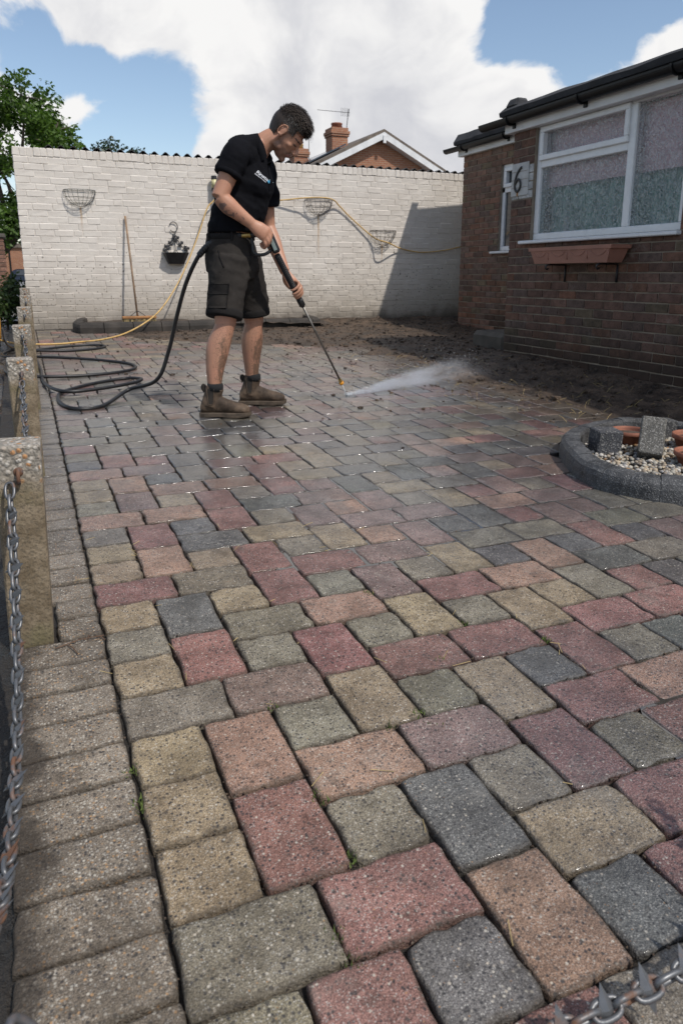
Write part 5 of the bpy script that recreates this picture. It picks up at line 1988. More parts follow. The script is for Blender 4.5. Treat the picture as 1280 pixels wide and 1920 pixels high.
def tree(name, label, base, blobs, nleaf, lsize, mat, trunk_r, seed, droop=0.5, cat='tree', limbs=9, gap=0.42, gs=1.0):
    rg = np.random.default_rng(seed)
    base = np.array(base, float)
    root = thing(name, label, cat, tuple(base))
    blobs = [(np.array(c, float) - base, np.array(r, float)) for c, r in blobs]
    top = max(blobs, key=lambda q: q[0][2])[0]
    cen = np.mean([q[0] for q in blobs], axis=0)
    mb = MB()
    fork = cen * (0.9, 0.9, 0.45)
    mb.add(*tube(catmull([(0, 0, -.1), fork * .5 + rg.normal(0, .05 * trunk_r, 3), fork], 4), np.linspace(trunk_r, trunk_r * .6, 9), 8))
    for k in range(limbs):
        c, r = blobs[k % len(blobs)]
        tip = c + rg.normal(0, .35, 3) * r
        mid = (fork + tip) / 2 + rg.normal(0, .1, 3) * r + (0, 0, .1 * r[2])
        pp = catmull([fork, mid, tip], 5)
        mb.add(*tube(pp, np.linspace(trunk_r * .45, trunk_r * .05, len(pp)), 6))
        for j in range(5):
            q = pp[rg.integers(4, len(pp))]
            mb.add(*tube(np.array([q, q + rg.normal(0, .4, 3) * r]), np.array([trunk_r * .10, trunk_r * .02]), 4))
    mb.build('trunk', M['bark'], root, smooth=True)
    vol = np.array([np.prod(r) for _, r in blobs])
    vol = vol ** 0.75
    vol /= vol.sum()
    P_ = []
    while sum(len(q) for q in P_) < nleaf:
        k = rg.choice(len(blobs), size=nleaf, p=vol)
        d = rg.normal(0, 1, (nleaf, 3))
        d /= np.linalg.norm(d, axis=1)[:, None]
        rad = rg.uniform(0, 1, nleaf) ** 0.42
        c = np.array([blobs[q][0] for q in k])
        r = np.array([blobs[q][1] for q in k])
        p = c + d * r * rad[:, None]
        nn = fbm(p * (1.1 * gs) + 40, 3, seed) * 0.6 + fbm(p * (3.0 * gs) + 11, 2, seed + 5) * 0.4
        p = p[nn > gap + 0.10 * rad]
        P_.append(p)
    p = np.concatenate(P_)[:nleaf]
    n = len(p)
    a = rg.normal(0, 1, (n, 3))
    a[:, 2] = a[:, 2] * 0.5 - droop
    a /= np.linalg.norm(a, axis=1)[:, None]
    bb = np.cross(a, rg.normal(0, 1, (n, 3)))
    bb /= np.linalg.norm(bb, axis=1)[:, None]
    s = lsize * rg.uniform(.6, 1.3, n)[:, None]
    V4 = np.stack([p - a * s * .1, p + a * s * .45 + bb * s * .32, p + a * s, p + a * s * .45 - bb * s * .32], 1).reshape(-1, 3)
    F4 = [(4 * i, 4 * i + 1, 4 * i + 2, 4 * i + 3) for i in range(n)]
    cl = np.repeat(np.clip(fbm(p * 0.9 * gs, 2, seed + 9) * 1.5 - .25 + rg.normal(0, .18, n), 0, 1), 4)
    MB().add(V4, F4, np.c_[cl, cl, cl]).build('crown', mat, root)
    return root


tree('leafy_tree', 'big loose green tree standing past the left end of the white wall', (-2.6, 27, 0.0),
     [((-2.6, 26, 5.0), (2.4, 2.2, 2.6)), ((-0.6, 25.6, 6.0), (1.1, 1.3, 1.15)), ((0.65, 25.0, 6.1), (1.2, 1.2, 1.15)), ((1.35, 24.6, 5.2), (0.90, .9, .85)), ((1.75, 24.4, 4.5), (0.45, .6, .42)), ((-.2, 25.0, 4.3), (1.3, 1.3, 1.3)), ((-.9, 25, 2.6), (1.1, 1.2, 1.3)), ((0.1, 25, 2.9), (.6, .8, 1.0)), ((.9, 24.8, 4.0), (.9, .9, .5))],
     36000, 0.135, M['leaf1'], 0.28, 3, 0.55, gap=0.43)
tree('dark_tree', 'small dark round tree top showing over the white wall', (4.4, 34.5, 0.0), [((4.2, 34.3, 5.9), (1.0, 1.0, 1.05)), ((5.2, 34, 5.7), (.9, .9, .85)), ((3.5, 34.4, 5.6), (.6, .8, .75)), ((4.5, 34.3, 4.6), (1.7, 1.2, 1.2))], 5200, 0.16, M['leaf2'], 0.2, 5, 0.1, gap=0.40)
tree('shrub', 'low glossy green shrub at the left end of the white wall', (-0.32, 8.6, 0.2), [((-0.30, 8.65, 0.55), (.26, .3, .26)), ((-.22, 8.5, .75), (.16, .2, .22)), ((-.42, 8.5, .45), (.24, .25, .2))], 1700, 0.055, M['leaf3'], 0.02, 8, 0.0, 'shrub', 8, 0.36, 6.0)
tree('hedge_bush', 'light green bush behind the brick gate pier', (-1.2, 14.6, 0.1), [((-1.2, 14.6, .5), (.8, .5, .45)), ((-.55, 14.4, .35), (.3, .4, .3))], 1800, 0.09, M['leaf1'], 0.04, 9, 0.1, 'bush', 8, 0.36, 3.0)
# ------------------------------------------------------------------ the man
PO = np.array((1.14, 2.455, 0.0766))
RT = np.array((math.cos(PHI), -math.sin(PHI), 0))
FW = np.array((math.sin(PHI), math.cos(PHI), 0))


def l2w(p):
    p = np.asarray(p, float)
    return PO + p[..., 0:1] * RT + p[..., 1:2] * FW + p[..., 2:3] * np.array((0, 0, 1))


def limb(mb, pts, radii, n=5, seg=16, up=(0, 0, 1)):
    pp = catmull(pts, n)
    rr = catmull(np.array([(r, r) if np.ndim(r) == 0 else r for r in radii], float), n)
    v, f = tube(pp, [tuple(q) for q in rr], seg, True, up=up)
    mb.add(v, f)


YAW = R(22)
SA = np.array((math.sin(YAW), math.cos(YAW), 0))       # across the shoulders, towards his left
FA = np.array((math.cos(YAW), -math.sin(YAW), 0))      # the way his chest faces
HP_ = R(50)
HCTR = np.array((0.292, -0.005, 1.648))
HFW = np.array((math.cos(HP_), -0.10, -math.sin(HP_)))
HFW /= np.linalg.norm(HFW)
HLT = np.array((0.10, 0.99, 0))
HLT -= HFW * np.dot(HLT, HFW)
HLT /= np.linalg.norm(HLT)
HUP = np.cross(HFW, HLT)
HM = np.stack([HFW, HLT, HUP], 1)
HS = 1.06


def hd(p):
    return HCTR + (np.asarray(p, float) * HS) @ HM.T


def hell(mb, c, r, n=(16, 10)):
    v, f = ellipsoid((0, 0, 0), r, None, *n)
    mb.add(hd(v + np.asarray(c)), f)


NEAR = dict(sh=(0.022, -0.185, 1.515), el=(-0.080, -0.245, 1.268), wr=(0.098, -0.190, 1.128))
FAR = dict(sh=(0.130, 0.175, 1.470), el=(0.150, 0.215, 1.125), wr=(0.262, 0.088, 0.862))
A3 = lambda *a: np.array(a, float)

body = MB()
# torso core, neck
body.add(*loft([((-.045, -.01, .98), SA * .125, FA * .085), ((-.050, -.010, 1.075), SA * .150, FA * .126), ((-.04, -.01, 1.11), SA * .15, FA * .120), ((.0, -.005, 1.22), SA * .145, FA * .105), ((.03, 0, 1.36), SA * .16, FA * .11), ((.06, 0, 1.47), SA * .165, FA * .09), ((.085, 0, 1.54), SA * .11, FA * .065)], 20))
limb(body, [(.085, 0, 1.50), (.135, 0, 1.575), (.185, 0, 1.615), (.255, 0, 1.645)], [.075, .066, .060, .055])
body.add(*tube(np.array([(.06, -.08, 1.535), (.14, -.025, 1.590)]), [.04, .045], 10))
# sternomastoid and throat
body.add(*tube(hd([(0.0, -.06, -.03), (-.02, -.045, -.10), (-.02, -.02, -.16)]), [.013, .014, .012], 8))
# head
hell(body, (-.015, 0, .035), (.100, .077, .088), (24, 16))
rg_ = [(.045, .010, .088, .070), (.00, .016, .080, .068), (-.035, .022, .070, .063), (-.068, .030, .059, .053), (-.095, .042, .043, .040), (-.112, .050, .028, .027), (-.119, .053, .013, .013)]
body.add(*loft([(hd((c, 0, z)), HM[:, 0] * a * HS, HM[:, 1] * q * HS) for z, c, a, q in rg_], 24))
hell(body, (.076, 0, .022), (.020, .050, .014))
for s in (-1, 1):
    hell(body, (.058, s * .040, -.024), (.022, .021, .018))
    hell(body, (.074, s * .031, .002), (.014, .016, .0105))
    hell(body, (.014, s * .050, -.072), (.035, .010, .022))
    hell(body, (.104, s * .0115, -.038), (.011, .0085, .0085))
    hell(body, (.070, s * .022, -.070), (.018, .018, .018))
limb(body, hd([(.086, 0, .020), (.100, 0, -.004), (.116, 0, -.026), (.121, 0, -.036)]), [.0080, .0090, .0110, .0090], 4, 10, up=(0, 1, 0))
hell(body, (.110, 0, -.040), (.012, .010, .008))
hell(body, (.092, 0, -.064), (.011, .021, .0062))
hell(body, (.089, 0, -.0755), (.011, .019, .0066))
hell(body, (.079, 0, -.104), (.020, .022, .017))
for s in (-1, 1):
    t = np.linspace(0, 2 * math.pi, 17)[:-1]
    ex_ = np.c_[-.006 - .019 * np.cos(t) + 0.004 * np.sin(t), s * (.079 + .006 * (np.cos(t) + 1)), .002 + .031 * np.sin(t)]
    body.add(*tube(hd(ex_), .0046, 7, closed=True, up=(0, 1, 0)))
    hell(body, (-.004, s * .078, -.001), (.016, .007, .026))
    hell(body, (.004, s * .078, -.026), (.009, .007, .011))
# arms
for A in (NEAR, FAR):
    s, e, w = (A3(*A[k]) for k in ('sh', 'el', 'wr'))
    out = A3(0, -1 if A is NEAR else 1, 0)
    limb(body, [s, s * .72 + e * .28 + out * .004, s * .4 + e * .6, e], [.064, .060, .053, .046], 5, 16, up=(0, 1, 0))
    limb(body, [e + (s - e) * .04, e * .72 + w * .28, e * .4 + w * .6, w], [.045, (.051, .046), (.041, .037), (.032, .026)], 5, 16, up=(0, 1, 0))
# legs
LEGS = [([(-.05, -.095, .97), (-.068, -.135, .76), (-.082, -.168, .575), (-.090, -.176, .53), (-.128, -.192, .42), (-.150, -.212, .28), (-.155, -.222, .16), (-.155, -.224, .09)],
         [.080, .080, (.066, .066), (.060, .062), (.071, .066), (.054, .053), (.037, .037), .028]),
        ([(.02, .085, .97), (.035, .110, .76), (.052, .130, .575), (.050, .133, .53), (.036, .142, .42), (.028, .155, .28), (.028, .163, .16), (.030, .165, .09)],
         [.078, .078, (.064, .065), (.058, .060), (.069, .064), (.052, .052), (.036, .036), .028])]
for pts, rad in LEGS:
    limb(body, pts, rad, 5, 18, up=(0, 1, 0))
for (p, s) in (((-.058, -.180, .555), 1), ((.086, .126, .555), 1)):
    body.add(*ellipsoid(p, (.028, .035, .038)))


def finger(mb, pts, r0, r1, n=4):
    pp = catmull(pts, n)
    mb.add(*tube(pp, np.linspace(r0, r1, len(pp)), 9, True, up=(0.3, 0.9, 0.2)))
    mb.add(*ellipsoid(pp[-1], (r1, r1, r1), nu=8, nv=5))
    mb.add(*ellipsoid(pp[0], (r0 * 1.12, r0 * 1.12, r0 * 1.12), nu=8, nv=5))


# near (right) hand closed round the trigger handle, which runs along x at (.08...19, -.125, 1.078)
W = A3(*NEAR['wr'])
K = [A3(.196, -.158, 1.098), A3(.190, -.170, 1.076), A3(.178, -.176, 1.056), A3(.162, -.176, 1.040)]
palm_c = np.mean(K, axis=0)
body.add(*loft([(W, A3(.018, .010, .026), A3(.010, -.024, .004)), ((W * .55 + palm_c * .45), A3(.022, .012, .038), A3(.010, -.025, .004)), (palm_c * .9 + W * .1, A3(.022, .010, .040), A3(.008, -.020, .004)), (palm_c + A3(.006, .008, -.004), A3(.018, .006, .034), A3(.006, -.014, .002))], 16))
for k, q in enumerate(K):
    d = 1.0 - 0.07 * abs(k - 1)
    finger(body, [q, q + A3(.010, .002, -.030) * d, q + A3(.002, .028, -.050) * d, q + A3(-.020, .050, -.042) * d, q + A3(-.030, .052, -.022) * d], .0108, .0082)
finger(body, [W + A3(.030, .022, -.010), W + A3(.060, .050, -.012), W + A3(.085, .070, -.030), W + A3(.108, .068, -.046)], .013, .0095)
# far (left) hand under and behind the lance grip
LA, LB = A3(.229, -.10, .962), A3(.62, .44, .10)
LD = (LB - LA) / np.linalg.norm(LB - LA)
GC = LA + LD * 0.268                                    # where the hand holds the grip
W = A3(*FAR['wr'])
side = np.cross(LD, A3(0, -1, 0.25))
side /= np.linalg.norm(side)
if side[0] < 0:
    side = -side                                        # to picture right of the lance
back = np.cross(side, LD)
if back[1] < 0:
    back = -back                                        # away from the camera
PALM = GC + back * .034 + side * .012
body.add(*loft([(W, side * .026, back * .020), (W * .5 + PALM * .5, side * .036, back * .019), (PALM - LD * .02, side * .040, back * .017), (PALM + LD * .03 + side * .012, side * .032, back * .013)], 16))
for k in range(4):
    q = GC + LD * (-.034 + .0225 * k) + side * (.036 - .003 * abs(k - 1)) + back * .028
    sc = (0.95, 1.05, 1.0, .85)[k]
    finger(body, [q, q + (side * .010 - back * .030 + LD * .006) * sc, q + (side * -.010 - back * .052 + LD * .012) * sc, q + (side * -.040 - back * .056 + LD * .016) * sc, q + (side * -.056 - back * .046 + LD * .016) * sc], .0102, .0080)
tq = W + side * -.012 + LD * .012
finger(body, [tq, tq + LD * .032 - side * .018 - back * .012, tq + LD * .062 - side * .018 - back * .030, tq + LD * .086 - side * .010 - back * .040], .0125, .0090)

me = evaluated(body, 'person', 0.0046, 5, 0.5)
co = coords(me)
h = ((co - HCTR) / HS) @ HM                              # head frame
ns = fbm(co * 45, 3, 2)
n2_ = fbm(co * 9, 3, 4)
skin = np.tile(np.array((0.45, 0.232, 0.150)), (len(co), 1))
skin *= (0.92 + 0.18 * n2_)[:, None]
ruddy = np.clip((n2_ - .45) * 3, 0, 1)[:, None] * 0.35
skin = skin * (1 - ruddy) + np.array((0.40, 0.165, 0.115)) * ruddy
inhead = (np.abs(h[:, 0]) < .16) & (np.abs(h[:, 1]) < .11) & (h[:, 2] > -.16) & (h[:, 2] < .16)
bd = np.clip((-.018 - h[:, 2] + .35 * (h[:, 0] - .03) * -1 * (h[:, 0] < .03)) / .03, 0, 1) * np.clip((h[:, 0] + .012) / .02, 0, 1) * np.clip((h[:, 2] + .150) / .02, 0, 1)
side_b = np.exp(-((h[:, 0] - .022) / .016) ** 2) * (np.abs(h[:, 1]) > .05) * (h[:, 2] > -.06) * (h[:, 2] < .03)
noselip = ((h[:, 0] - .112) ** 2 + h[:, 1] ** 2 + (h[:, 2] + .030) ** 2) < .022 ** 2
lips = ((h[:, 0] > .088) & (np.abs(h[:, 1]) < .020) & (np.abs(h[:, 2] + .0695) < .0095))
bw = np.clip(np.maximum(bd, side_b * .8), 0, 1) * inhead * (~noselip) * (0.40 + 0.28 * ns)
cheek = (h[:, 0] > .045) & (np.abs(h[:, 1]) > .022) & (h[:, 2] > -.055)
bw = np.where(cheek, bw * .35, bw)
skin = skin * (1 - bw[:, None]) + np.array((0.060, 0.042, 0.036)) * bw[:, None]
skin[lips & inhead] = np.array((0.30, 0.13, 0.105))
brow = inhead & (np.abs(h[:, 2] - .024) < .0042) & (np.abs(np.abs(h[:, 1]) - .034) < .020) & (h[:, 0] > .05)
skin[brow] = np.array((0.045, 0.032, 0.026))
lash = inhead & (np.abs(h[:, 2] + .003) < .0035) & (np.abs(np.abs(h[:, 1]) - .031) < .013) & (h[:, 0] > .06)
skin[lash] = np.array((0.055, 0.035, 0.028))
shin = co[:, 2] < .56
lvl = np.clip(.62 - co[:, 2], 0, .6) / .6
front = np.clip((co[:, 0] - np.where(co[:, 1] < -.02, -.135, .036)) / .05 + .55, 0.1, 1.4)
mudk = np.clip(1.7 * lvl * front * (.55 + .9 * fbm(co * 16, 3, 8)), 0, 1) * shin
dust = (shin * np.clip(fbm(co * 14, 3, 12) * 1.6 - .55, 0, 1) * .35)[:, None]
skin = skin * (1 - dust) + np.array((0.16, 0.115, 0.08)) * dust
ta, tb_ = A3(-.055, -.262, 1.222), A3(.040, -.222, 1.145)
tq_ = np.clip(((co - ta) @ (tb_ - ta)) / np.dot(tb_ - ta, tb_ - ta), 0, 1)
td = np.linalg.norm(co - (ta + tq_[:, None] * (tb_ - ta)), axis=1)
tat = np.clip((.030 - td) / .006, 0, 1) * np.clip((fbm(co * 70, 3, 3) - (.40 + .22 * tq_)) / .05, 0, 1)
skin = skin * (1 - .72 * tat[:, None]) + np.array((0.05, 0.055, 0.062)) * .72 * tat[:, None]
setcol(me, np.c_[np.clip(skin, 0, 1), mudk])
m, b, out = new_mat('skin')
cc, al = b.attr()
P = b.obj()
cc = b.mix(b.math('MULTIPLY', b.rng(b.noise(P, 90, 3), .4, .7), .18), cc, b.vmath('SCALE', cc, .72))
vv_ = b.voro(P, 400)
vw_ = b.voro(P, 190)
thr = b.math('SUBTRACT', 1.0, b.math('MULTIPLY', al, .85))
sp_ = b.math('MAXIMUM', b.math('MULTIPLY', b.math('GREATER_THAN', b.sepc(vv_.outputs['Color'])[0], thr), b.math('LESS_THAN', vv_.outputs['Distance'], .42)),
             b.math('MULTIPLY', b.math('GREATER_THAN', b.sepc(vw_.outputs['Color'])[0], b.math('ADD', thr, .12)), b.math('LESS_THAN', vw_.outputs['Distance'], .38)))
film = b.rng(b.math('ADD', b.noise(b.vmath('MULTIPLY', P, (1, 1, .55)), 48, 5, .68), b.math('MULTIPLY', al, .42)), .72, .92)
cc = b.mix(b.math('MULTIPLY', film, b.math('MULTIPLY', b.math('GREATER_THAN', al, .02), .72)), cc, (.105, .066, .042))
cc = b.mix(b.math('MULTIPLY', sp_, b.math('MULTIPLY', b.math('GREATER_THAN', al, .02), .85)), cc, (.050, .034, .024))
principled(b, out, cc, 0.48, 0, b.bump(b.noise(P, 260, 3), .25, .0012), 0.4, Subsurface_Weight=0.05, Subsurface_Radius=(0.010, 0.004, 0.002), Subsurface_Scale=0.6)
M['skin'] = m
man = put('person', me, M['skin'], None, tuple(PO), 'man in black polo shirt and dark shorts bending over a pressure washer lance', 'person', rot=(0, 0, -PHI))


def cloth(name, c, rough=.85, var=.25, bs=420, bst=.25):
    m, b, out = new_mat(name)
    P = b.obj()
    n = b.noise(P, 6, 5, .6)
    cc = b.mix(b.rng(n, .3, .7), tuple(q * (1 - var) for q in c), tuple(q * (1 + var) for q in c))
    fz = b.rng(b.noise(P, 30, 5, .7), .52, .75)
    cc = b.mix(b.math('MULTIPLY', fz, .25), cc, tuple(min(1, q * 2.2) for q in c))
    principled(b, out, cc, rough, 0, b.bump(b.math('ADD', b.noise(P, bs, 2), b.math('MULTIPLY', b.noise(P, 22, 4), 2.5)), bst, .004), .12)
    return m


M['polo'] = cloth('black_polo_cotton', (0.0048, 0.0050, 0.0070), .9, .2)
M['shorts'] = cloth('charcoal_work_cotton', (0.030, 0.0265, 0.0240), .9, .25)
M['cuff'] = cloth('black_work_cotton', (0.0175, 0.0160, 0.0155), .9, .25)


def wrinkle(me, amp, fn):
    co = coords(me)
    me.update()
    nn = normals(me)
    setcoords(me, co + nn * (amp * fn(co))[:, None])


# polo shirt: body and sleeves in one piece
CD = A3(.40, 0, -.916)
sh = MB()
sh.add(*loft([((-.030, -.008, 1.092), SA * .176, FA * .150), ((-.026, -.008, 1.13), SA * .178, FA * .150), ((.006, -.005, 1.22), SA * .178, FA * .146), ((.030, 0, 1.30), SA * .186, FA * .148), ((.046, 0, 1.385), SA * .194, FA * .150), ((.060, 0, 1.46), SA * .192, FA * .128), ((.076, 0, 1.520), SA * .168, FA * .104), ((.100, 0, 1.548), SA * .125, CD * .096), ((.126, 0, 1.562), SA * .090, CD * .088), ((.146, 0, 1.570), SA * .074, CD * .080)], 32))
sh.add(*tube(catmull([(.015, -.165, 1.540), (.055, -.105, 1.572), (.110, -.035, 1.592)], 5), np.linspace(.070, .050, 11), 14))
sh.add(*tube(catmull([(.125, .155, 1.500), (.125, .095, 1.545), (.130, .030, 1.585)], 5), np.linspace(.068, .048, 11), 14))
for A, dz in ((NEAR, 0), (FAR, 0)):
    s, e = A3(*A['sh']), A3(*A['el'])
    o = A3(0, -1 if A is NEAR else 1, 0)
    inn = A3(.08, 0, 1.50)
    t = .50 if A is NEAR else .60
    limb(sh, [inn * .55 + s * .45, s + A3(0, 0, .004), s * .72 + e * .28 + o * .004, s * (1 - t) + e * t], [.088, .079, .077, .078], 5, 20, up=(0, 1, 0))
me = evaluated(sh, 'polo_shirt', 0.0075, 4, 0.5)


def shirt_w(co):
    q = np.c_[co[:, 0] * 9 + co[:, 2] * 5, co[:, 1] * 9, co[:, 2] * 5 - co[:, 0] * 6]
    a = fbm(q, 4, 5) - .5
    r_ = 1 - np.abs(fbm(np.c_[co[:, 0] * 6 + co[:, 2] * 9, co[:, 1] * 6, co[:, 2] * 7], 3, 9) - .5) * 4
    return a * 1.0 + np.clip(r_, 0, 1) * .42 * np.clip((1.55 - co[:, 2]) / .2, 0, 1)


wrinkle(me, .030, shirt_w)
polo = put('polo_shirt', me, M['polo'], man)
bm = bmesh.new()
bm.from_mesh(me)
bvh = BVHTree.FromBMesh(bm)
bm.free()
# collar: folded band open at the throat
t = np.linspace(-2.75, 2.75, 34)
NA = A3(.86, -.04, .51)
NA /= np.linalg.norm(NA)
U1 = FA - NA * np.dot(FA, NA)
U1 /= np.linalg.norm(U1)
U2 = np.cross(NA, U1)
cA = A3(.140, 0, 1.568)
rows = []
for (r1, r2, dz) in ((.080, .070, -.012), (.079, .068, .028), (.086, .076, .031), (.104, .094, -.012), (.098, .088, -.016)):
    row = []
    for q in t:
        a = q + math.pi
        op = max(0, abs(q) - 2.2)
        row.append(cA + U1 * math.cos(a) * r1 + U2 * math.sin(a) * r2 + NA * (dz - op * .030) + U1 * op * .05)
    rows.append(row)
V_ = np.array(rows).reshape(-1, 3)
n_ = len(t)
MB().add(V_, [(j * n_ + i, j * n_ + i + 1, (j + 1) * n_ + i + 1, (j + 1) * n_ + i) for j in range(4) for i in range(n_ - 1)] + [(4 * n_ + i, 4 * n_ + i + 1, i + 1, i) for i in range(n_ - 1)]).build('collar', M['polo'], polo, smooth=True)
# sleeve bands
for A, t_, rr in ((NEAR, .50, .0785), (FAR, .60, .0785)):
    s, e = A3(*A['sh']), A3(*A['el'])
    p = s * (1 - t_) + e * t_
    d = (e - s) / np.linalg.norm(e - s)
    MB().add(*tube(np.array([p - d * .020, p - d * .016, p + d * .002, p + d * .006]), [rr - .001, rr + .003, rr + .004, rr - .002], 28, True, up=(0, 1, 0))).build('sleeve_band', M['polo'], polo, smooth=True)


def project(pts, dirn, off):
    out = []
    for p in pts:
        hit = bvh.ray_cast(Vector(p) - Vector(dirn) * .3, Vector(dirn))
        if hit[0] is None:
            out.append(np.array(p))
        else:
            out.append(np.array(hit[0]) - np.array(dirn) * off)
    return np.array(out)


# placket with buttons
pd = -(FA * .9)
top = A3(.190, -.02, 1.475)
line = np.array([top + (A3(.175, -.045, 1.33) - top) * q for q in np.linspace(0, 1, 12)])
Lp = project(np.r_[line - SA * .014, line + SA * .014], pd, .0045)
V_ = np.r_[Lp, Lp - np.array(pd) * -.003]
MB().add(Lp, [(i, i + 1, 13 + i, 12 + i) for i in range(11)]).build('placket', M['polo'], polo, smooth=True)
# printed logo on the chest
M['print'] = simple('white_print', (0.72, 0.74, 0.78), .6, bump=0, var=.05)
M['print_blue'] = simple('blue_print', (0.10, 0.42, 0.68), .6, bump=0, var=.05)
M['print_cyan'] = simple('pale_print', (0.60, 0.80, 0.84), .6, bump=0, var=.05)
LC = A3(.120, -.145, 1.408)                               # reading start
LX = A3(.80, -.10, -.44)
LX /= np.linalg.norm(LX)
LY = np.cross(np.array(-pd) / np.linalg.norm(pd), LX)
LY = A3(.40, .10, .88)
LY -= LX * np.dot(LX, LY)
LY /= np.linalg.norm(LY)
prj = np.cross(LX, LY)
if prj[1] < 0:
    prj = -prj


def text_mesh(txt, size, off2):
    cu = bpy.data.curves.new('t', 'FONT')
    cu.body = txt
    cu.size = size
    cu.space_character = 0.92
    cu.offset = size * .012
    ob = bpy.data.objects.new('t', cu)
    col.objects.link(ob)
    dg = bpy.context.evaluated_depsgraph_get()
    me = bpy.data.meshes.new_from_object(ob.evaluated_get(dg))
    bpy.data.objects.remove(ob)
    bm = bmesh.new()
    bm.from_mesh(me)
    bmesh.ops.subdivide_edges(bm, edges=[e for e in bm.edges if e.calc_length() > size * .15], cuts=2)
    bm.to_mesh(me)
    bm.free()
    c = coords(me)
    w = c[:, 0].max()
    setcoords(me, project(LC + np.outer(c[:, 0] + off2[0], LX) + np.outer(c[:, 1] + off2[1], LY), prj, .004))
    return me, w


tm, tw = text_mesh('Rinsta', .0275, (0, .008))
put('shirt_logo', tm, M['print'], polo)
tm, _ = text_mesh('Cleaning Services', .0098, (-.002, -.004))
put('shirt_strapline', tm, M['print'], polo)
dr = np.array([(tw + .0055 + .0065 * math.cos(a), .0185 + .0085 * math.sin(a)) for a in np.linspace(0, 2 * math.pi, 14)[:-1]])
dr = np.r_[dr, [(tw + .0055, .0185)]]
pm2 = project(LC + np.outer(dr[:, 0], LX) + np.outer(dr[:, 1] - .004, LY), prj, .0042)
MB().add(pm2, [(i, (i + 1) % 13, 13) for i in range(13)]).build('logo_drop', M['print_blue'], polo)
sq = np.array([(tw + .0005, .0275), (tw + .0105, .0275), (tw + .0105, .0375), (tw + .0005, .0375), (tw + .0055, .0325)])
pm2 = project(LC + np.outer(sq[:, 0], LX) + np.outer(sq[:, 1] - .003, LY), prj, .0042)
MB().add(pm2, [(i, (i + 1) % 4, 4) for i in range(4)]).build('logo_cap', M['print_cyan'], polo)

# shorts
so = MB()
so.add(*loft([((-.055, -.012, 1.078), SA * .150, FA * .128), ((-.056, -.012, 1.04), SA * .158, FA * .136), ((-.052, -.012, .95), SA * .172, FA * .150), ((-.045, -.015, .87), SA * .178, FA * .150), ((-.038, -.015, .82), SA * .15, FA * .12)], 30))
limb(so, [(-.055, -.085, .93), (-.066, -.118, .80), (-.080, -.150, .68), (-.088, -.168, .605)], [.118, .113, .104, .101], 5, 24, up=(0, 1, 0))
limb(so, [(.000, .060, .93), (.030, .090, .80), (.052, .115, .68), (.058, .128, .605)], [.112, .104, .093, .089], 5, 24, up=(0, 1, 0))
me = evaluated(so, 'shorts', 0.0075, 3, 0.5)


def shorts_w(co):
    a = fbm(np.c_[co[:, 0] * 8, co[:, 1] * 8, co[:, 2] * 12 + co[:, 0] * 5], 4, 15) - .5
    r_ = 1 - np.abs(fbm(np.c_[co[:, 0] * 5 - co[:, 2] * 4, co[:, 1] * 6, co[:, 2] * 10 + co[:, 0] * 4], 3, 19) - .5) * 4
    return a * .8 + np.clip(r_, 0, 1) * .45


wrinkle(me, .019, shorts_w)
shorts = put('shorts', me, M['shorts'], man)
for (p, d, r) in (((-.0875, -.167, .612), (-.12, -.25, -1), .103), ((.0578, .1275, .612), (.08, .17, -1), .091)):
    d = A3(*d) / np.linalg.norm(d)
    p = A3(*p)
    prof = [(-.030, -.003), (-.027, .0055), (-.012, .0085), (.010, .0085), (.021, .005), (.022, -.006), (.016, -.010)]
    MB().add(*tube(np.array([p + d * a for a, _ in prof]), [r + q for _, q in prof], 34, True, up=(0, 1, 0))).build('turn_up', M['cuff'], shorts, smooth=True)
wb_ = [(1.045, .001), (1.047, .006), (1.080, .006), (1.082, .000)]
vs, fs = loft([((-.0555, -.012, z), SA * (.156 + q), FA * (.134 + q)) for z, q in wb_], 36, False)
MB().add(vs, fs).build('waistband', M['cuff'], shorts, smooth=True)
# belt strap loops, cargo pocket with flap
for a in (2.5, 3.6, 4.5, 5.3):
    p = A3(-.0555, -.012, 1.063) + SA * .165 * math.cos(a) + FA * .143 * math.sin(a)
    v, f = box(p, (.012, .012, .052), .002)
    MB().add(v, f).build('belt_loop', M['cuff'], shorts)
bm = bmesh.new()
bm.from_mesh(me)
bvh = BVHTree.FromBMesh(bm)
bm.free()


def patch(name, x0, x1, z0, z1, off, mat, n=9):
    xs, zs = np.linspace(x0, x1, n), np.linspace(z0, z1, n)
    g = np.array([(x - (z1 - z) * .10, -.6, z) for z in zs for x in xs])
    V_ = project(g, (0, 1, 0), off)
    V2 = project(g, (0, 1, 0), -.004)
    F = [(j * n + i, j * n + i + 1, (j + 1) * n + i + 1, (j + 1) * n + i) for j in range(n - 1) for i in range(n - 1)]
    per = list(range(n)) + [n * k + n - 1 for k in range(1, n)] + [n * (n - 1) + k for k in range(n - 2, -1, -1)] + [n * k for k in range(n - 2, 0, -1)]
    N = n * n
    F += [(per[k], per[(k + 1) % len(per)], N + per[(k + 1) % len(per)], N + per[k]) for k in range(len(per))]
    MB().add(np.r_[V_, V2], F).build(name, mat, shorts, smooth=True)


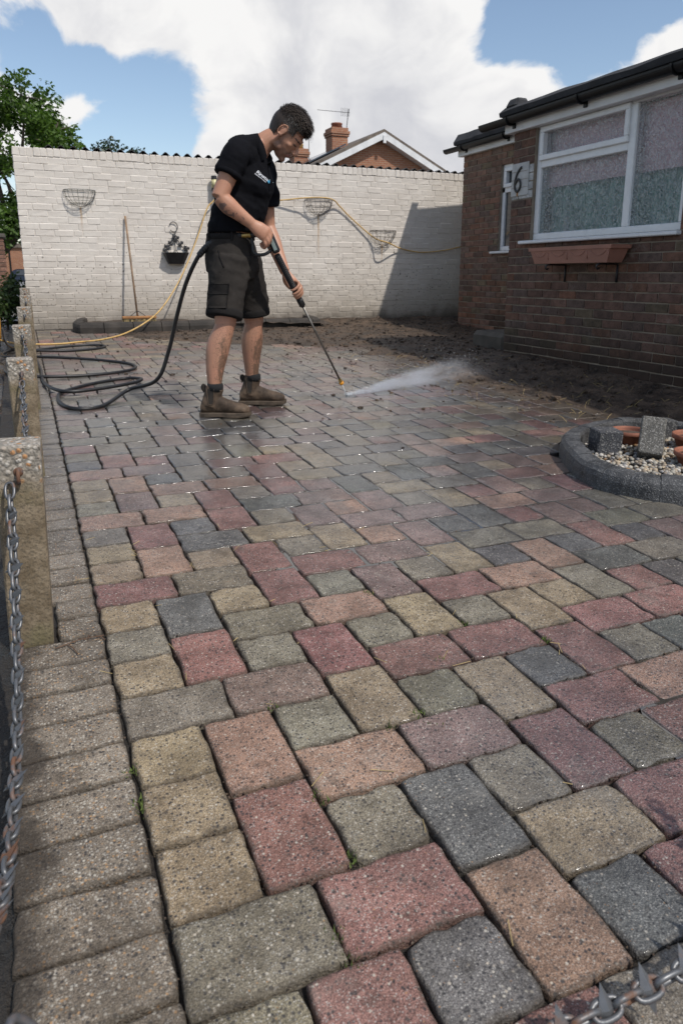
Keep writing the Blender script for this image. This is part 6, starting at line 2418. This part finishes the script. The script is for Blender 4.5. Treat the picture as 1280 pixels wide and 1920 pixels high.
patch('cargo_pocket', -.170, -.045, .655, .765, .012, M['shorts'])
patch('pocket_flap', -.175, -.040, .735, .790, .018, M['cuff'])
lx = project(np.array([(-.105 + .035 * q, -.6, .985 - .10 * q ** .8) for q in np.linspace(0, 1, 10)]), (0, 1, 0), .002)
MB().add(*tube(lx, .004, 5)).build('pocket_edge', M['cuff'], shorts, smooth=True)
lx = project(np.array([(.075 - .01 * q, -.6, 1.03 - .22 * q) for q in np.linspace(0, 1, 10)]), (0, 1, 0), .001)
MB().add(*tube(lx, .0035, 5)).build('fly_seam', M['cuff'], shorts, smooth=True)

# boots and socks
m, b, out = new_mat('muddy_brown_leather')
P = b.obj()
n = b.noise(P, 13, 5, .65)
c = b.mix(b.rng(n, .32, .7), (0.038, 0.026, 0.018), (0.125, 0.086, 0.058))
c = b.mix(b.math('MULTIPLY', b.rng(b.noise(P, 60, 4, .7), .56, .72), .6), c, (0.030, 0.022, 0.016))
principled(b, out, c, 0.72, 0, b.bump(b.math('ADD', n, b.noise(P, 120, 3)), .5, .003), .3)
M['leather'] = m
M['sole'] = simple('muddy_rubber_sole', (0.075, 0.055, 0.038), .85, var=.35, scale=20, bump=.5)
M['elastic'] = simple('dark_elastic', (0.022, 0.017, 0.013), .85, var=.25, bump=.4, bscale=400)
M['sock'] = simple('black_sock', (0.012, 0.012, 0.013), .95, bump=.3, bscale=300)
for bi, (ax, ay, yaw, gz0, lab) in enumerate(((-.155, -.224, -.02, -.004, None), (.030, .165, .04, .003, None))):
    root = bpy.data.objects.new('boot', None)
    ca, sa = math.cos(yaw), math.sin(yaw)
    F_ = A3(ca, sa, 0)
    S_ = A3(-sa, ca, 0)
    o_ = A3(ax, ay, gz0)
    T = lambda p: o_ + F_ * p[0] + S_ * p[1] + A3(0, 0, p[2])
    up_ = MB()
    foot = [(-.088, .034, .030, .055), (-.070, .040, .040, .064), (-.030, .041, .058, .080), (.03, .040, .056, .076), (.08, .044, .046, .064), (.125, .049, .038, .056), (.165, .047, .034, .050), (.195, .036, .029, .045), (.210, .018, .020, .038)]
    up_.add(*loft([(T((x, 0, zc)), S_ * w, A3(0, 0, hh)) for x, w, hh, zc in foot], 22))
    limb(up_, [T((-.030, 0, .07)), T((-.016, 0, .115)), T((-.006, 0, .155)), T((0.004, 0, .185))], [(.060, .050), (.055, .046), (.054, .046), (.056, .049)], 4, 22, up=(0, 1, 0))
    me = evaluated(up_, 'boot', 0.006, 3, .5)
    wrinkle(me, .006, lambda co: (fbm(co * (45, 20, 30), 3, 33) - .5) * np.clip((.24 - np.abs(co[:, 2] - .10)) * 6, 0, 1))
    boot = put('boot', me, M['leather'], man)
    rings = []
    ol = [(-.096, .020), (-.090, .034), (-.060, .043), (-.01, .042), (.04, .042), (.09, .049), (.13, .053), (.17, .050), (.200, .040), (.216, .024), (.221, .008)]
    outl = [(x, w) for x, w in ol] + [(x, -w) for x, w in reversed(ol)]
    n_ = len(outl)
    vs = []
    for z, k in ((0.0, .97), (.008, 1.0), (.026, 1.0), (.031, .95)):
        for x, w in outl:
            heel = .0 if x < -.03 else (.006 if z == 0 and x < .06 else 0)
            toe = .010 * max(0, (x - .15) / .07) if z < .03 else 0
            vs.append(T((x * (1 if k == 1 else .985), w * k, z + heel + toe)))
    fs = [(j * n_ + i, j * n_ + (i + 1) % n_, (j + 1) * n_ + (i + 1) % n_, (j + 1) * n_ + i) for j in range(3) for i in range(n_)] + [tuple(reversed(range(n_))), tuple(range(3 * n_, 4 * n_))]
    MB().add(vs, fs).build('sole', M['sole'], boot)
    bm = bmesh.new()
    bm.from_mesh(me)
    bvh = BVHTree.FromBMesh(bm)
    bm.free()
    g = []
    zs = np.linspace(.085, .178, 7)
    for z in zs:
        w = .013 + .010 * (z - .085) / .093
        for x in np.linspace(-w, w, 5):
            g.append(T((x - .018, 0, z)) - S_ * .3)
    V_ = project(np.array(g), S_, .0022)
    MB().add(V_, [(j * 5 + i, j * 5 + i + 1, (j + 1) * 5 + i + 1, (j + 1) * 5 + i) for j in range(6) for i in range(4)]).build('elastic_panel', M['elastic'], boot, smooth=True)
    ol2 = np.r_[V_[0::5], V_[4::5][::-1]]
    MB().add(*tube(np.r_[V_[4::5][::-1], V_[0:5][::-1][1:], V_[0::5][1:]], .0022, 5)).build('panel_seam', M['leather'], boot, smooth=True)
    MB().add(*tube(catmull([T((-.052, .0, .172)), T((-.066, 0, .195)), T((-.074, 0, .180)), T((-.060, 0, .155))], 5), [(.010, .0022)] * 16, 6, up=(0, 1, 0))).build('pull_tab', M['elastic'], boot, smooth=True)
    MB().add(*tube(np.array([T((.000, 0, .165)), T((.004, 0, .19)), T((.006, 0, .205)), T((.006, 0, .207))]), [.051, .050, .047, .042], 24, True, up=(0, 1, 0))).build('sock', M['sock'], man, smooth=True)

# eyes
M['eye'] = simple('dark_eye', (0.02, 0.015, 0.012), .2, bump=0)
for s in (-1, 1):
    mb = MB()
    v, f = ellipsoid((0, 0, 0), (.0075, .0100, .0040), None, 12, 8)
    mb.add(hd(v + np.array((.0835, s * .031, -.0045))), f)
    mb.build('eye', M['eye'], man, smooth=True)

# hair: close cap with tufts, longer on top and swept forward
m, b, out = new_mat('dark_hair')
cc, al = b.attr()
P = b.obj()
principled(b, out, b.mix(b.noise(b.vmath('MULTIPLY', P, (1, 1, .4)), 90, 3), b.vmath('SCALE', cc, .7), b.vmath('SCALE', cc, 1.3)), .5, 0, b.bump(b.noise(b.vmath('MULTIPLY', P, (1, 1, 1)), 300, 2), .08, .002), .30)
M['hair'] = m
hm = MB()
nu, nv = 56, 36
def hairline(x, y, z):
    """height above which hair grows, in the head frame"""
    a = np.where(x > .055, .062 - np.abs(y) * .10, np.where(x > .015, .012, np.where(x > -.028, .026, -.058)))
    return z > a


pts = []
for i in range(nv + 1):
    th_ = math.pi * i / nv
    for k in range(nu):
        a = 2 * math.pi * k / nu
        pts.append((math.sin(th_) * math.cos(a), math.sin(th_) * math.sin(a), math.cos(th_)))
D_ = np.array(pts)
base_r = np.array((.103, .080, .092))
Pn = D_ * base_r + (-.015, 0, .035)
topk = np.clip((Pn[:, 2] - .055) / .05, 0, 1) * .75
frk = np.clip((Pn[:, 0] + .01) / .08, 0, 1)
thick = .004 + .018 * topk + .010 * topk * frk
nn = fbm(Pn * (14, 55, 30), 3, 44) - .5
Pn2 = Pn + D_ * (thick + nn * (.003 + .012 * topk))[:, None]
Pn2[:, 2] -= .03 * np.clip(-(Pn[:, 2]) / .06, 0, 1) * (Pn[:, 0] < -.02)
ok = hairline(Pn[:, 0], Pn[:, 1], Pn[:, 2])
fs = []
for i in range(nv):
    for k in range(nu):
        q = (i * nu + k, i * nu + (k + 1) % nu, (i + 1) * nu + (k + 1) % nu, (i + 1) * nu + k)
        if all(ok[list(q)]):
            fs.append(q)
grey = np.clip(.5 - np.abs(Pn[:, 2] - .05) / .03, 0, 1) * (Pn[:, 0] > -.03)
hc = np.array((.038, .029, .0235))[None] * (1 + 1.2 * grey[:, None] * fbm(Pn * 150, 2, 3)[:, None])
hm.add(hd(Pn2), fs, hc)
rg2 = np.random.default_rng(5)
cntt = 0
while cntt < 5600:
    d = rg2.normal(0, 1, 3)
    d /= np.linalg.norm(d)
    p = d * base_r + (-.015, 0, .035)
    if not hairline(*p) or (p[2] < .0 and rg2.uniform() < .4):
        continue
    tk = float(np.clip((p[2] - .05) / .05, 0, 1))
    L = .007 + .024 * tk * rg2.uniform(.5, 1.15)
    flow = np.array((.75 * tk + .10, .12 * rg2.normal(), -.55 * (1 - tk) + .15 * tk)) + d * (.35 + .30 * tk) + rg2.normal(0, .11, 3)
    flow /= np.linalg.norm(flow)
    st_ = p + d * (.002 + .020 * tk)
    sd = np.cross(flow, d)
    sd /= np.linalg.norm(sd) + 1e-9
    w = .0008 + .0007 * tk
    md = st_ + flow * L * .6
    tip = st_ + flow * L - d * L * .12 + np.array((.1, 0, -.05)) * L * tk
    c = np.array((.044, .033, .027)) * rg2.uniform(.5, 1.6)
    if .02 < p[2] < .075 and p[0] > -.04 and abs(p[1]) > .03 and rg2.uniform() < .25:
        c = np.array((.16, .155, .15)) * rg2.uniform(.5, 1.3)
    hm.add(hd(np.array([st_ - sd * w, st_ + sd * w, md + sd * w * .7, md - sd * w * .7, tip])), [(0, 1, 2, 3), (3, 2, 4)], c)
    cntt += 1
# quiff over the brow
for k in range(420):
    y_ = rg2.uniform(-.055, .055)
    st_ = np.array((.066 + rg2.normal(0, .010), y_, .092 - abs(y_) * .25 + rg2.normal(0, .008)))
    fl = np.array((.90, y_ * 1.0, .10 + rg2.normal(0, .28)))
    fl /= np.linalg.norm(fl)
    L = rg2.uniform(.020, .040)
    sd = np.array((0, 1, 0)) * .0012
    md = st_ + fl * L * .6 + (0, 0, .004)
    tip = st_ + fl * L + (.0, 0, -.006)
    hm.add(hd(np.array([st_ - sd, st_ + sd, md + sd * .8, md - sd * .8, tip])), [(0, 1, 2, 3), (3, 2, 4)], np.array((.040, .031, .025)) * rg2.uniform(.5, 1.6))
hm.build('hair', M['hair'], man, smooth=False)

# ------------------------------------------------------------------ the pressure washer gun and lance
gun = thing('pressure_washer_lance', 'black pressure washer gun with ribbed grip and long steel lance', 'lance', tuple(PO), -PHI)
M['blackplastic'] = simple('black_gun_plastic', (0.013, 0.013, 0.014), .42, var=.2, bump=.15)
M['steel'] = simple('worn_steel_tube', (0.20, 0.185, 0.165), .38, .8, var=.25, scale=30, bump=.1)
M['greylabel'] = simple('grey_green_label', (0.20, 0.25, 0.24), .5, bump=0)
M['nozzle'] = simple('orange_nozzle_plastic', (0.72, 0.30, 0.02), .45, bump=0)


def obox(mb, c, ax, ay, az, s, bev):
    v, f = box((0, 0, 0), s, bev)
    mb.add(np.asarray(c) + np.outer(v[:, 0], ax) + np.outer(v[:, 1], ay) + np.outer(v[:, 2], az), f)


G0, G1 = A3(.176, -.117, 1.106), A3(.232, -.102, .972)
gd = (G1 - G0) / np.linalg.norm(G1 - G0)
gs_ = np.cross(gd, A3(0, 1, 0))
gs_ /= np.linalg.norm(gs_)
gn = np.cross(gs_, gd)
mb = MB()
obox(mb, (G0 + G1) / 2, gs_, gn, gd, (.046, .044, .150), .010)
mb.build('gun_body', M['blackplastic'], gun, smooth=False)
mb = MB()
fn = gn if gn[1] < 0 else -gn
obox(mb, (G0 + G1) / 2 + gd * .014 + fn * .0225, gs_, gn, gd, (.020, .002, .085), .0008)
mb.build('label_strip', M['greylabel'], gun)
mb = MB()
limb(mb, [(.082, -.128, 1.070), (.105, -.130, 1.076), (.145, -.128, 1.084), (.185, -.120, 1.090)], [(.021, .017), (.022, .018), (.020, .017), .018], 4, 14)
mb.build('handle', M['blackplastic'], gun, smooth=True)
mb = MB()
limb(mb, [(.086, -.128, 1.06), (.090, -.128, 1.00), (.096, -.128, .968), (.125, -.124, .958), (.165, -.118, .964), (.205, -.108, .992)], [(.010, .005)] * 6, 5, 8, up=(0, 1, 0))
mb.build('trigger_guard', M['blackplastic'], gun, smooth=True)
mb = MB()
limb(mb, [(.190, -.116, 1.05), (.180, -.118, 1.02), (.186, -.116, .995)], [(.009, .006)] * 3, 4, 8, up=(0, 1, 0))
mb.build('trigger', M['blackplastic'], gun, smooth=True)
mb = MB()
ax_ = A3(1, 0, .05)
q0 = A3(.082, -.128, 1.070)
for (a, c_, r) in ((0.0, .014, .0135), (.014, .020, .009), (.020, .034, .0125), (.034, .040, .0145), (.040, .056, .0115)):
    mb.add(*tube(np.array([q0 - ax_ * a, q0 - ax_ * c_]), r, 12))
mb.build('brass_coupling', M['brass'], gun)
# ribbed grip
mb = MB()
L0 = LA + LD * .004
tot = .335
npt = 130
pts = np.array([L0 + LD * tot * q for q in np.linspace(0, 1, npt)])
rad = [.0165 + .0035 * (1 if (int(q * tot / .0065) % 2) else 0) for q in np.linspace(0, 1, npt)]
mb.add(*tube(pts, rad, 14))
mb.build('ribbed_grip', M['blackplastic'], gun)
mb = MB()
e = L0 + LD * tot
mb.add(*tube(np.array([e, e + LD * .006, e + LD * .05, e + LD * .062]), [.017, .021, .020, .010], 14))
mb.build('grip_collar', M['blackplastic'], gun, smooth=True)
mb = MB().add(*tube(np.array([e + LD * .05, LB - LD * .030]), .0072, 10))
mb.build('lance_tube', M['steel'], gun, smooth=True)
mb = MB().add(*tube(np.array([LB - LD * .045, LB - LD * .022]), .0125, 10))
mb.build('nozzle_holder', M['brass'], gun)
mb = MB().add(*tube(np.array([LB - LD * .022, LB - LD * .018, LB - LD * .004, LB]), [.015, .0175, .016, .009], 12))
mb.build('nozzle', M['nozzle'], gun, smooth=True)

# ------------------------------------------------------------------ hoses
M['rubber'] = simple('black_hose_rubber', (0.012, 0.012, 0.013), .45, var=.25, scale=20, bump=.1)
m, b, out = new_mat('yellow_hose_pvc')
P = b.pos()
n = b.noise(P, 30, 4)
c = b.mix(b.rng(n, .35, .7), (0.50, 0.31, 0.095), (0.60, 0.41, 0.17))
c = b.mix(b.math('MULTIPLY', b.rng(b.noise(P, 9, 4), .55, .7), .6), c, (0.22, 0.14, 0.06))
principled(b, out, c, .5)
M['hose'] = m


def G_(x, y, dz=0.011):
    return A3(x, y, gz(x, y) + dz)


qe = q0 - ax_ * .056
hp = [l2w(qe), l2w(A3(-.035, -.132, 1.066)), l2w(A3(-.16, -.125, 1.022)), l2w(A3(-.235, -.11, .955)), l2w(A3(-.33, -.05, .80)), l2w(A3(-.415, .03, .60)), l2w(A3(-.50, .10, .36)), l2w(A3(-.60, .14, .17)), A3(.50, 3.10, gz(.5, 3.1) + .05), G_(.30, 2.80), G_(.155, 2.735), G_(.07, 2.86), G_(.045, 3.12), G_(.09, 3.36), G_(.30, 3.62), G_(.56, 3.78, .014), G_(.66, 3.62, .030), G_(.56, 3.46, .030), G_(.30, 3.30, .028), G_(.10, 3.26, .03),
      G_(.0, 3.5, .03), G_(-.03, 3.95), G_(-.03, 4.45), G_(-.06, 5.0, .03), G_(-.11, 5.5, .03), G_(-.20, 5.75), G_(-.30, 5.6), G_(-.33, 5.35), G_(-.24, 5.2), G_(-.02, 5.12, .02), G_(.35, 4.95), G_(.66, 4.62), G_(.72, 4.35), G_(.60, 4.15), G_(.30, 4.02), G_(-.05, 4.0, .02),
      G_(-.24, 4.2), G_(-.30, 4.7), G_(-.18, 5.3, .035), G_(.08, 5.75), G_(.42, 5.95), G_(.62, 5.85), G_(.50, 5.62), G_(.15, 5.5, .02), G_(-.20, 5.6, .035), G_(-.30, 6.0, .05), G_(-.33, 6.35, .14), G_(-.36, 6.3, .27), G_(-.43, 6.15, .33)]
hp = [np.ravel(q) for q in hp]
MB().add(*tube(catmull(hp, 9), .0128, 10)).build('black_hose', M['rubber'], smooth=True, label='black high pressure hose looping from the gun down to coils by the posts', cat='hose')
# ribbed bend protector
pp = catmull(hp[:4], 16)
npt = len(pp)
Ls = np.r_[0, np.cumsum(np.linalg.norm(np.diff(pp, axis=0), axis=1))]
sel = Ls < .30
mb = MB().add(*tube(pp[sel], [.0185 + .0022 * (int(q / .009) % 2) for q in Ls[sel]], 12))
mb.build('hose_bend_guard', M['rubber'], label='ribbed black bend guard where the hose meets the brass coupling', cat='hose guard')
HW = WY - .03
yh = [A3(2.325, WY - .075, 1.88), A3(2.281, 7.80, 1.84), A3(2.206, 7.79, 1.754), A3(2.068, 7.74, 1.429), A3(1.886, 7.62, 1.077), A3(1.692, 7.48, .772), A3(1.436, 7.25, .494), A3(1.18, 6.98, .347), G_(.92, 6.80, .02), G_(.64, 6.40), G_(.41, 6.25), G_(.19, 6.12), G_(-.12, 6.10, .02), G_(-.33, 6.2, .045), A3(-.55, 6.5, .34), A3(-.8, 6.9, .36)]
MB().add(*tube(catmull(yh, 9), .0092, 8)).build('yellow_hose', M['hose'], smooth=True, label='yellow garden hose running down from the wall tap to the ground at left', cat='hose', group='yellow garden hoses')
yh2 = [A3(2.345, WY - .085, 1.905), A3(2.6, WY - .07, 1.905), A3(3.13, HW - .02, 1.898), A3(3.55, WY - .13, 1.940), A3(3.80, WY - .19, 1.948), A3(3.99, WY - .10, 1.932), A3(4.10, WY - .045, 1.865), A3(4.31, HW, 1.692), A3(4.64, WY - .06, 1.445), A3(4.80, WY - .19, 1.372), A3(5.05, WY - .06, 1.308), A3(5.30, HW, 1.262), A3(5.52, HW, 1.252), A3(5.88, HW, 1.290), A3(6.25, HW, 1.37)]
MB().add(*tube(catmull(yh2, 9), .0092, 8)).build('yellow_hose', M['hose'], smooth=True, label='yellow hose slung across the wall baskets towards the bungalow', cat='hose', group='yellow garden hoses')

# yellow pressure washer machine peeping in at the left edge
mc = thing('pressure_washer', 'yellow pressure washer machine with black wheel cut off by the left edge', 'machine', (-0.568, 6.05, gz(-.6, 6.05) - .03))
M['yellow'] = simple('yellow_machine_plastic', (0.72, 0.36, 0.01), .4, var=.08, bump=.05)
rings = []
for z, wx, wy in ((.08, .19, .16), (.12, .23, .20), (.30, .235, .205), (.46, .215, .19), (.54, .17, .15), (.57, .10, .09)):
    rings.append(((0, 0, z), (wx, 0, 0), (0, wy, 0)))
MB().add(*loft(rings, 22)).build('machine_body', M['yellow'], mc, smooth=True)
for s in (-1, 1):
    w = MB().add(*loft([((s * .17 + d_, .22, .125), (0, r, 0), (0, 0, r)) for d_, r in ((-.035, .11), (-.025, .125), (.025, .125), (.035, .11))], 22)).build('wheel', M['tyre'], mc, smooth=True)
    MB().add(*loft([((s * .17 + d_, .22, .125), (0, r, 0), (0, 0, r)) for d_, r in ((-.037, .06), (.037, .06))], 16)).build('hub', M['yellow'], w)
MB().add(*tube(catmull([(-.15, .18, .3), (-.15, .24, .8), (0, .25, .88), (.15, .24, .8), (.15, .18, .3)], 5), .014, 8)).build('handle', M['iron'], mc, smooth=True)

# ------------------------------------------------------------------ water jet and spray
J0 = l2w(LB + LD * .002)
J1 = np.array((1.953, 2.692, gz(1.953, 2.692) + .002))
m, b, out = new_mat('jet_water')
P = b.obj()
p = b.node('ShaderNodeBsdfDiffuse')
p.inputs[0].default_value = (.85, .88, .9, 1)
t = b.node('ShaderNodeBsdfTransparent')
mx_ = b.node('ShaderNodeMixShader')
mx_.inputs[0].default_value = .62
b.l.new(t.outputs[0], mx_.inputs[1])
b.l.new(p.outputs[0], mx_.inputs[2])
b.l.new(mx_.outputs[0], out.inputs['Surface'])
M['jet'] = m
MB().add(*tube(np.array([J0, J0 * .5 + J1 * .5, J1]), [.003, .0050, .008], 8)).build('water_jet', M['jet'], smooth=True, kind='stuff')
# spray thrown off the paving, a cloud that widens away from the jet
E1 = np.array((3.60, 3.30, gz(3.6, 3.3) + .07))
ax = E1 - J1
AL = np.linalg.norm(ax)
q = Vector(ax).to_track_quat('X', 'Z')
m, b, out = new_mat('water_spray')
P = b.obj()
x, y, z = b.sep(P)
u = b.math('DIVIDE', x, AL)
wid = b.math('ADD', .014, b.math('MULTIPLY', u, .40))
hgt_ = b.math('ADD', .010, b.math('MULTIPLY', u, .135))
zz = b.math('SUBTRACT', z, b.math('MULTIPLY', b.math('MULTIPLY', u, b.math('SUBTRACT', 1.0, b.math('MULTIPLY', u, .5))), .055))
rr = b.math('ADD', b.math('POWER', b.math('ABSOLUTE', b.math('DIVIDE', y, wid)), 2.0), b.math('POWER', b.math('ABSOLUTE', b.math('DIVIDE', zz, hgt_)), 2.0))
core = b.rng(rr, 0.0, 1.0, 1.0, 0.0)
st_ = b.vmath('ADD', b.vmath('MULTIPLY', P, (2.2, 7, 9)), b.vmath('SCALE', b.noisec(P, 5, 2), .6))
tex = b.rng(b.noise(st_, 1.6, 5, .65), .36, .68, .02, 1.7)
fall = b.math('POWER', b.rng(u, 0.0, .97, 1.0, 0.0, False), 1.9)
dn = b.math('MULTIPLY', b.math('MULTIPLY', b.math('MULTIPLY', core, tex), fall), b.math('DIVIDE', 11.0, b.math('ADD', .060, u)))
pv = b.node('ShaderNodeVolumePrincipled')
pv.inputs['Color'].default_value = (.93, .95, 1, 1)
pv.inputs['Anisotropy'].default_value = .2
b.l.new(dn, pv.inputs['Density'])
b.l.new(pv.outputs[0], out.inputs['Volume'])
M['spray'] = m
vs, fs = loft([((AL * t, 0, .055 * t * (1 - t * .5)), (0, .015 + .40 * t + .01, 0), (0, 0, .012 + .17 * t + .006)) for t in (0, .1, .25, .5, .75, .9, 1.0)], 20)
o = MB().add(vs, fs).build('spray', M['spray'], loc=tuple(J1), kind='stuff')
o.rotation_mode = 'QUATERNION'
o.rotation_quaternion = q
# droplets near the impact
mb = MB()
for k in range(1500):
    t = rng.uniform(0, 1) ** 1.8
    r1, r2 = rng.normal(0, 1, 2)
    p = J1 + ax * t * .8 + np.array((-.37, .93, 0)) * r1 * (.015 + .14 * t) + np.array((0, 0, 1)) * (abs(r2) * (.012 + .10 * t))
    s = rng.uniform(.0008, .0022)
    mb.add(iv * s + p, if_)
mb.build('water_drops', M['jet'], smooth=True, kind='stuff')
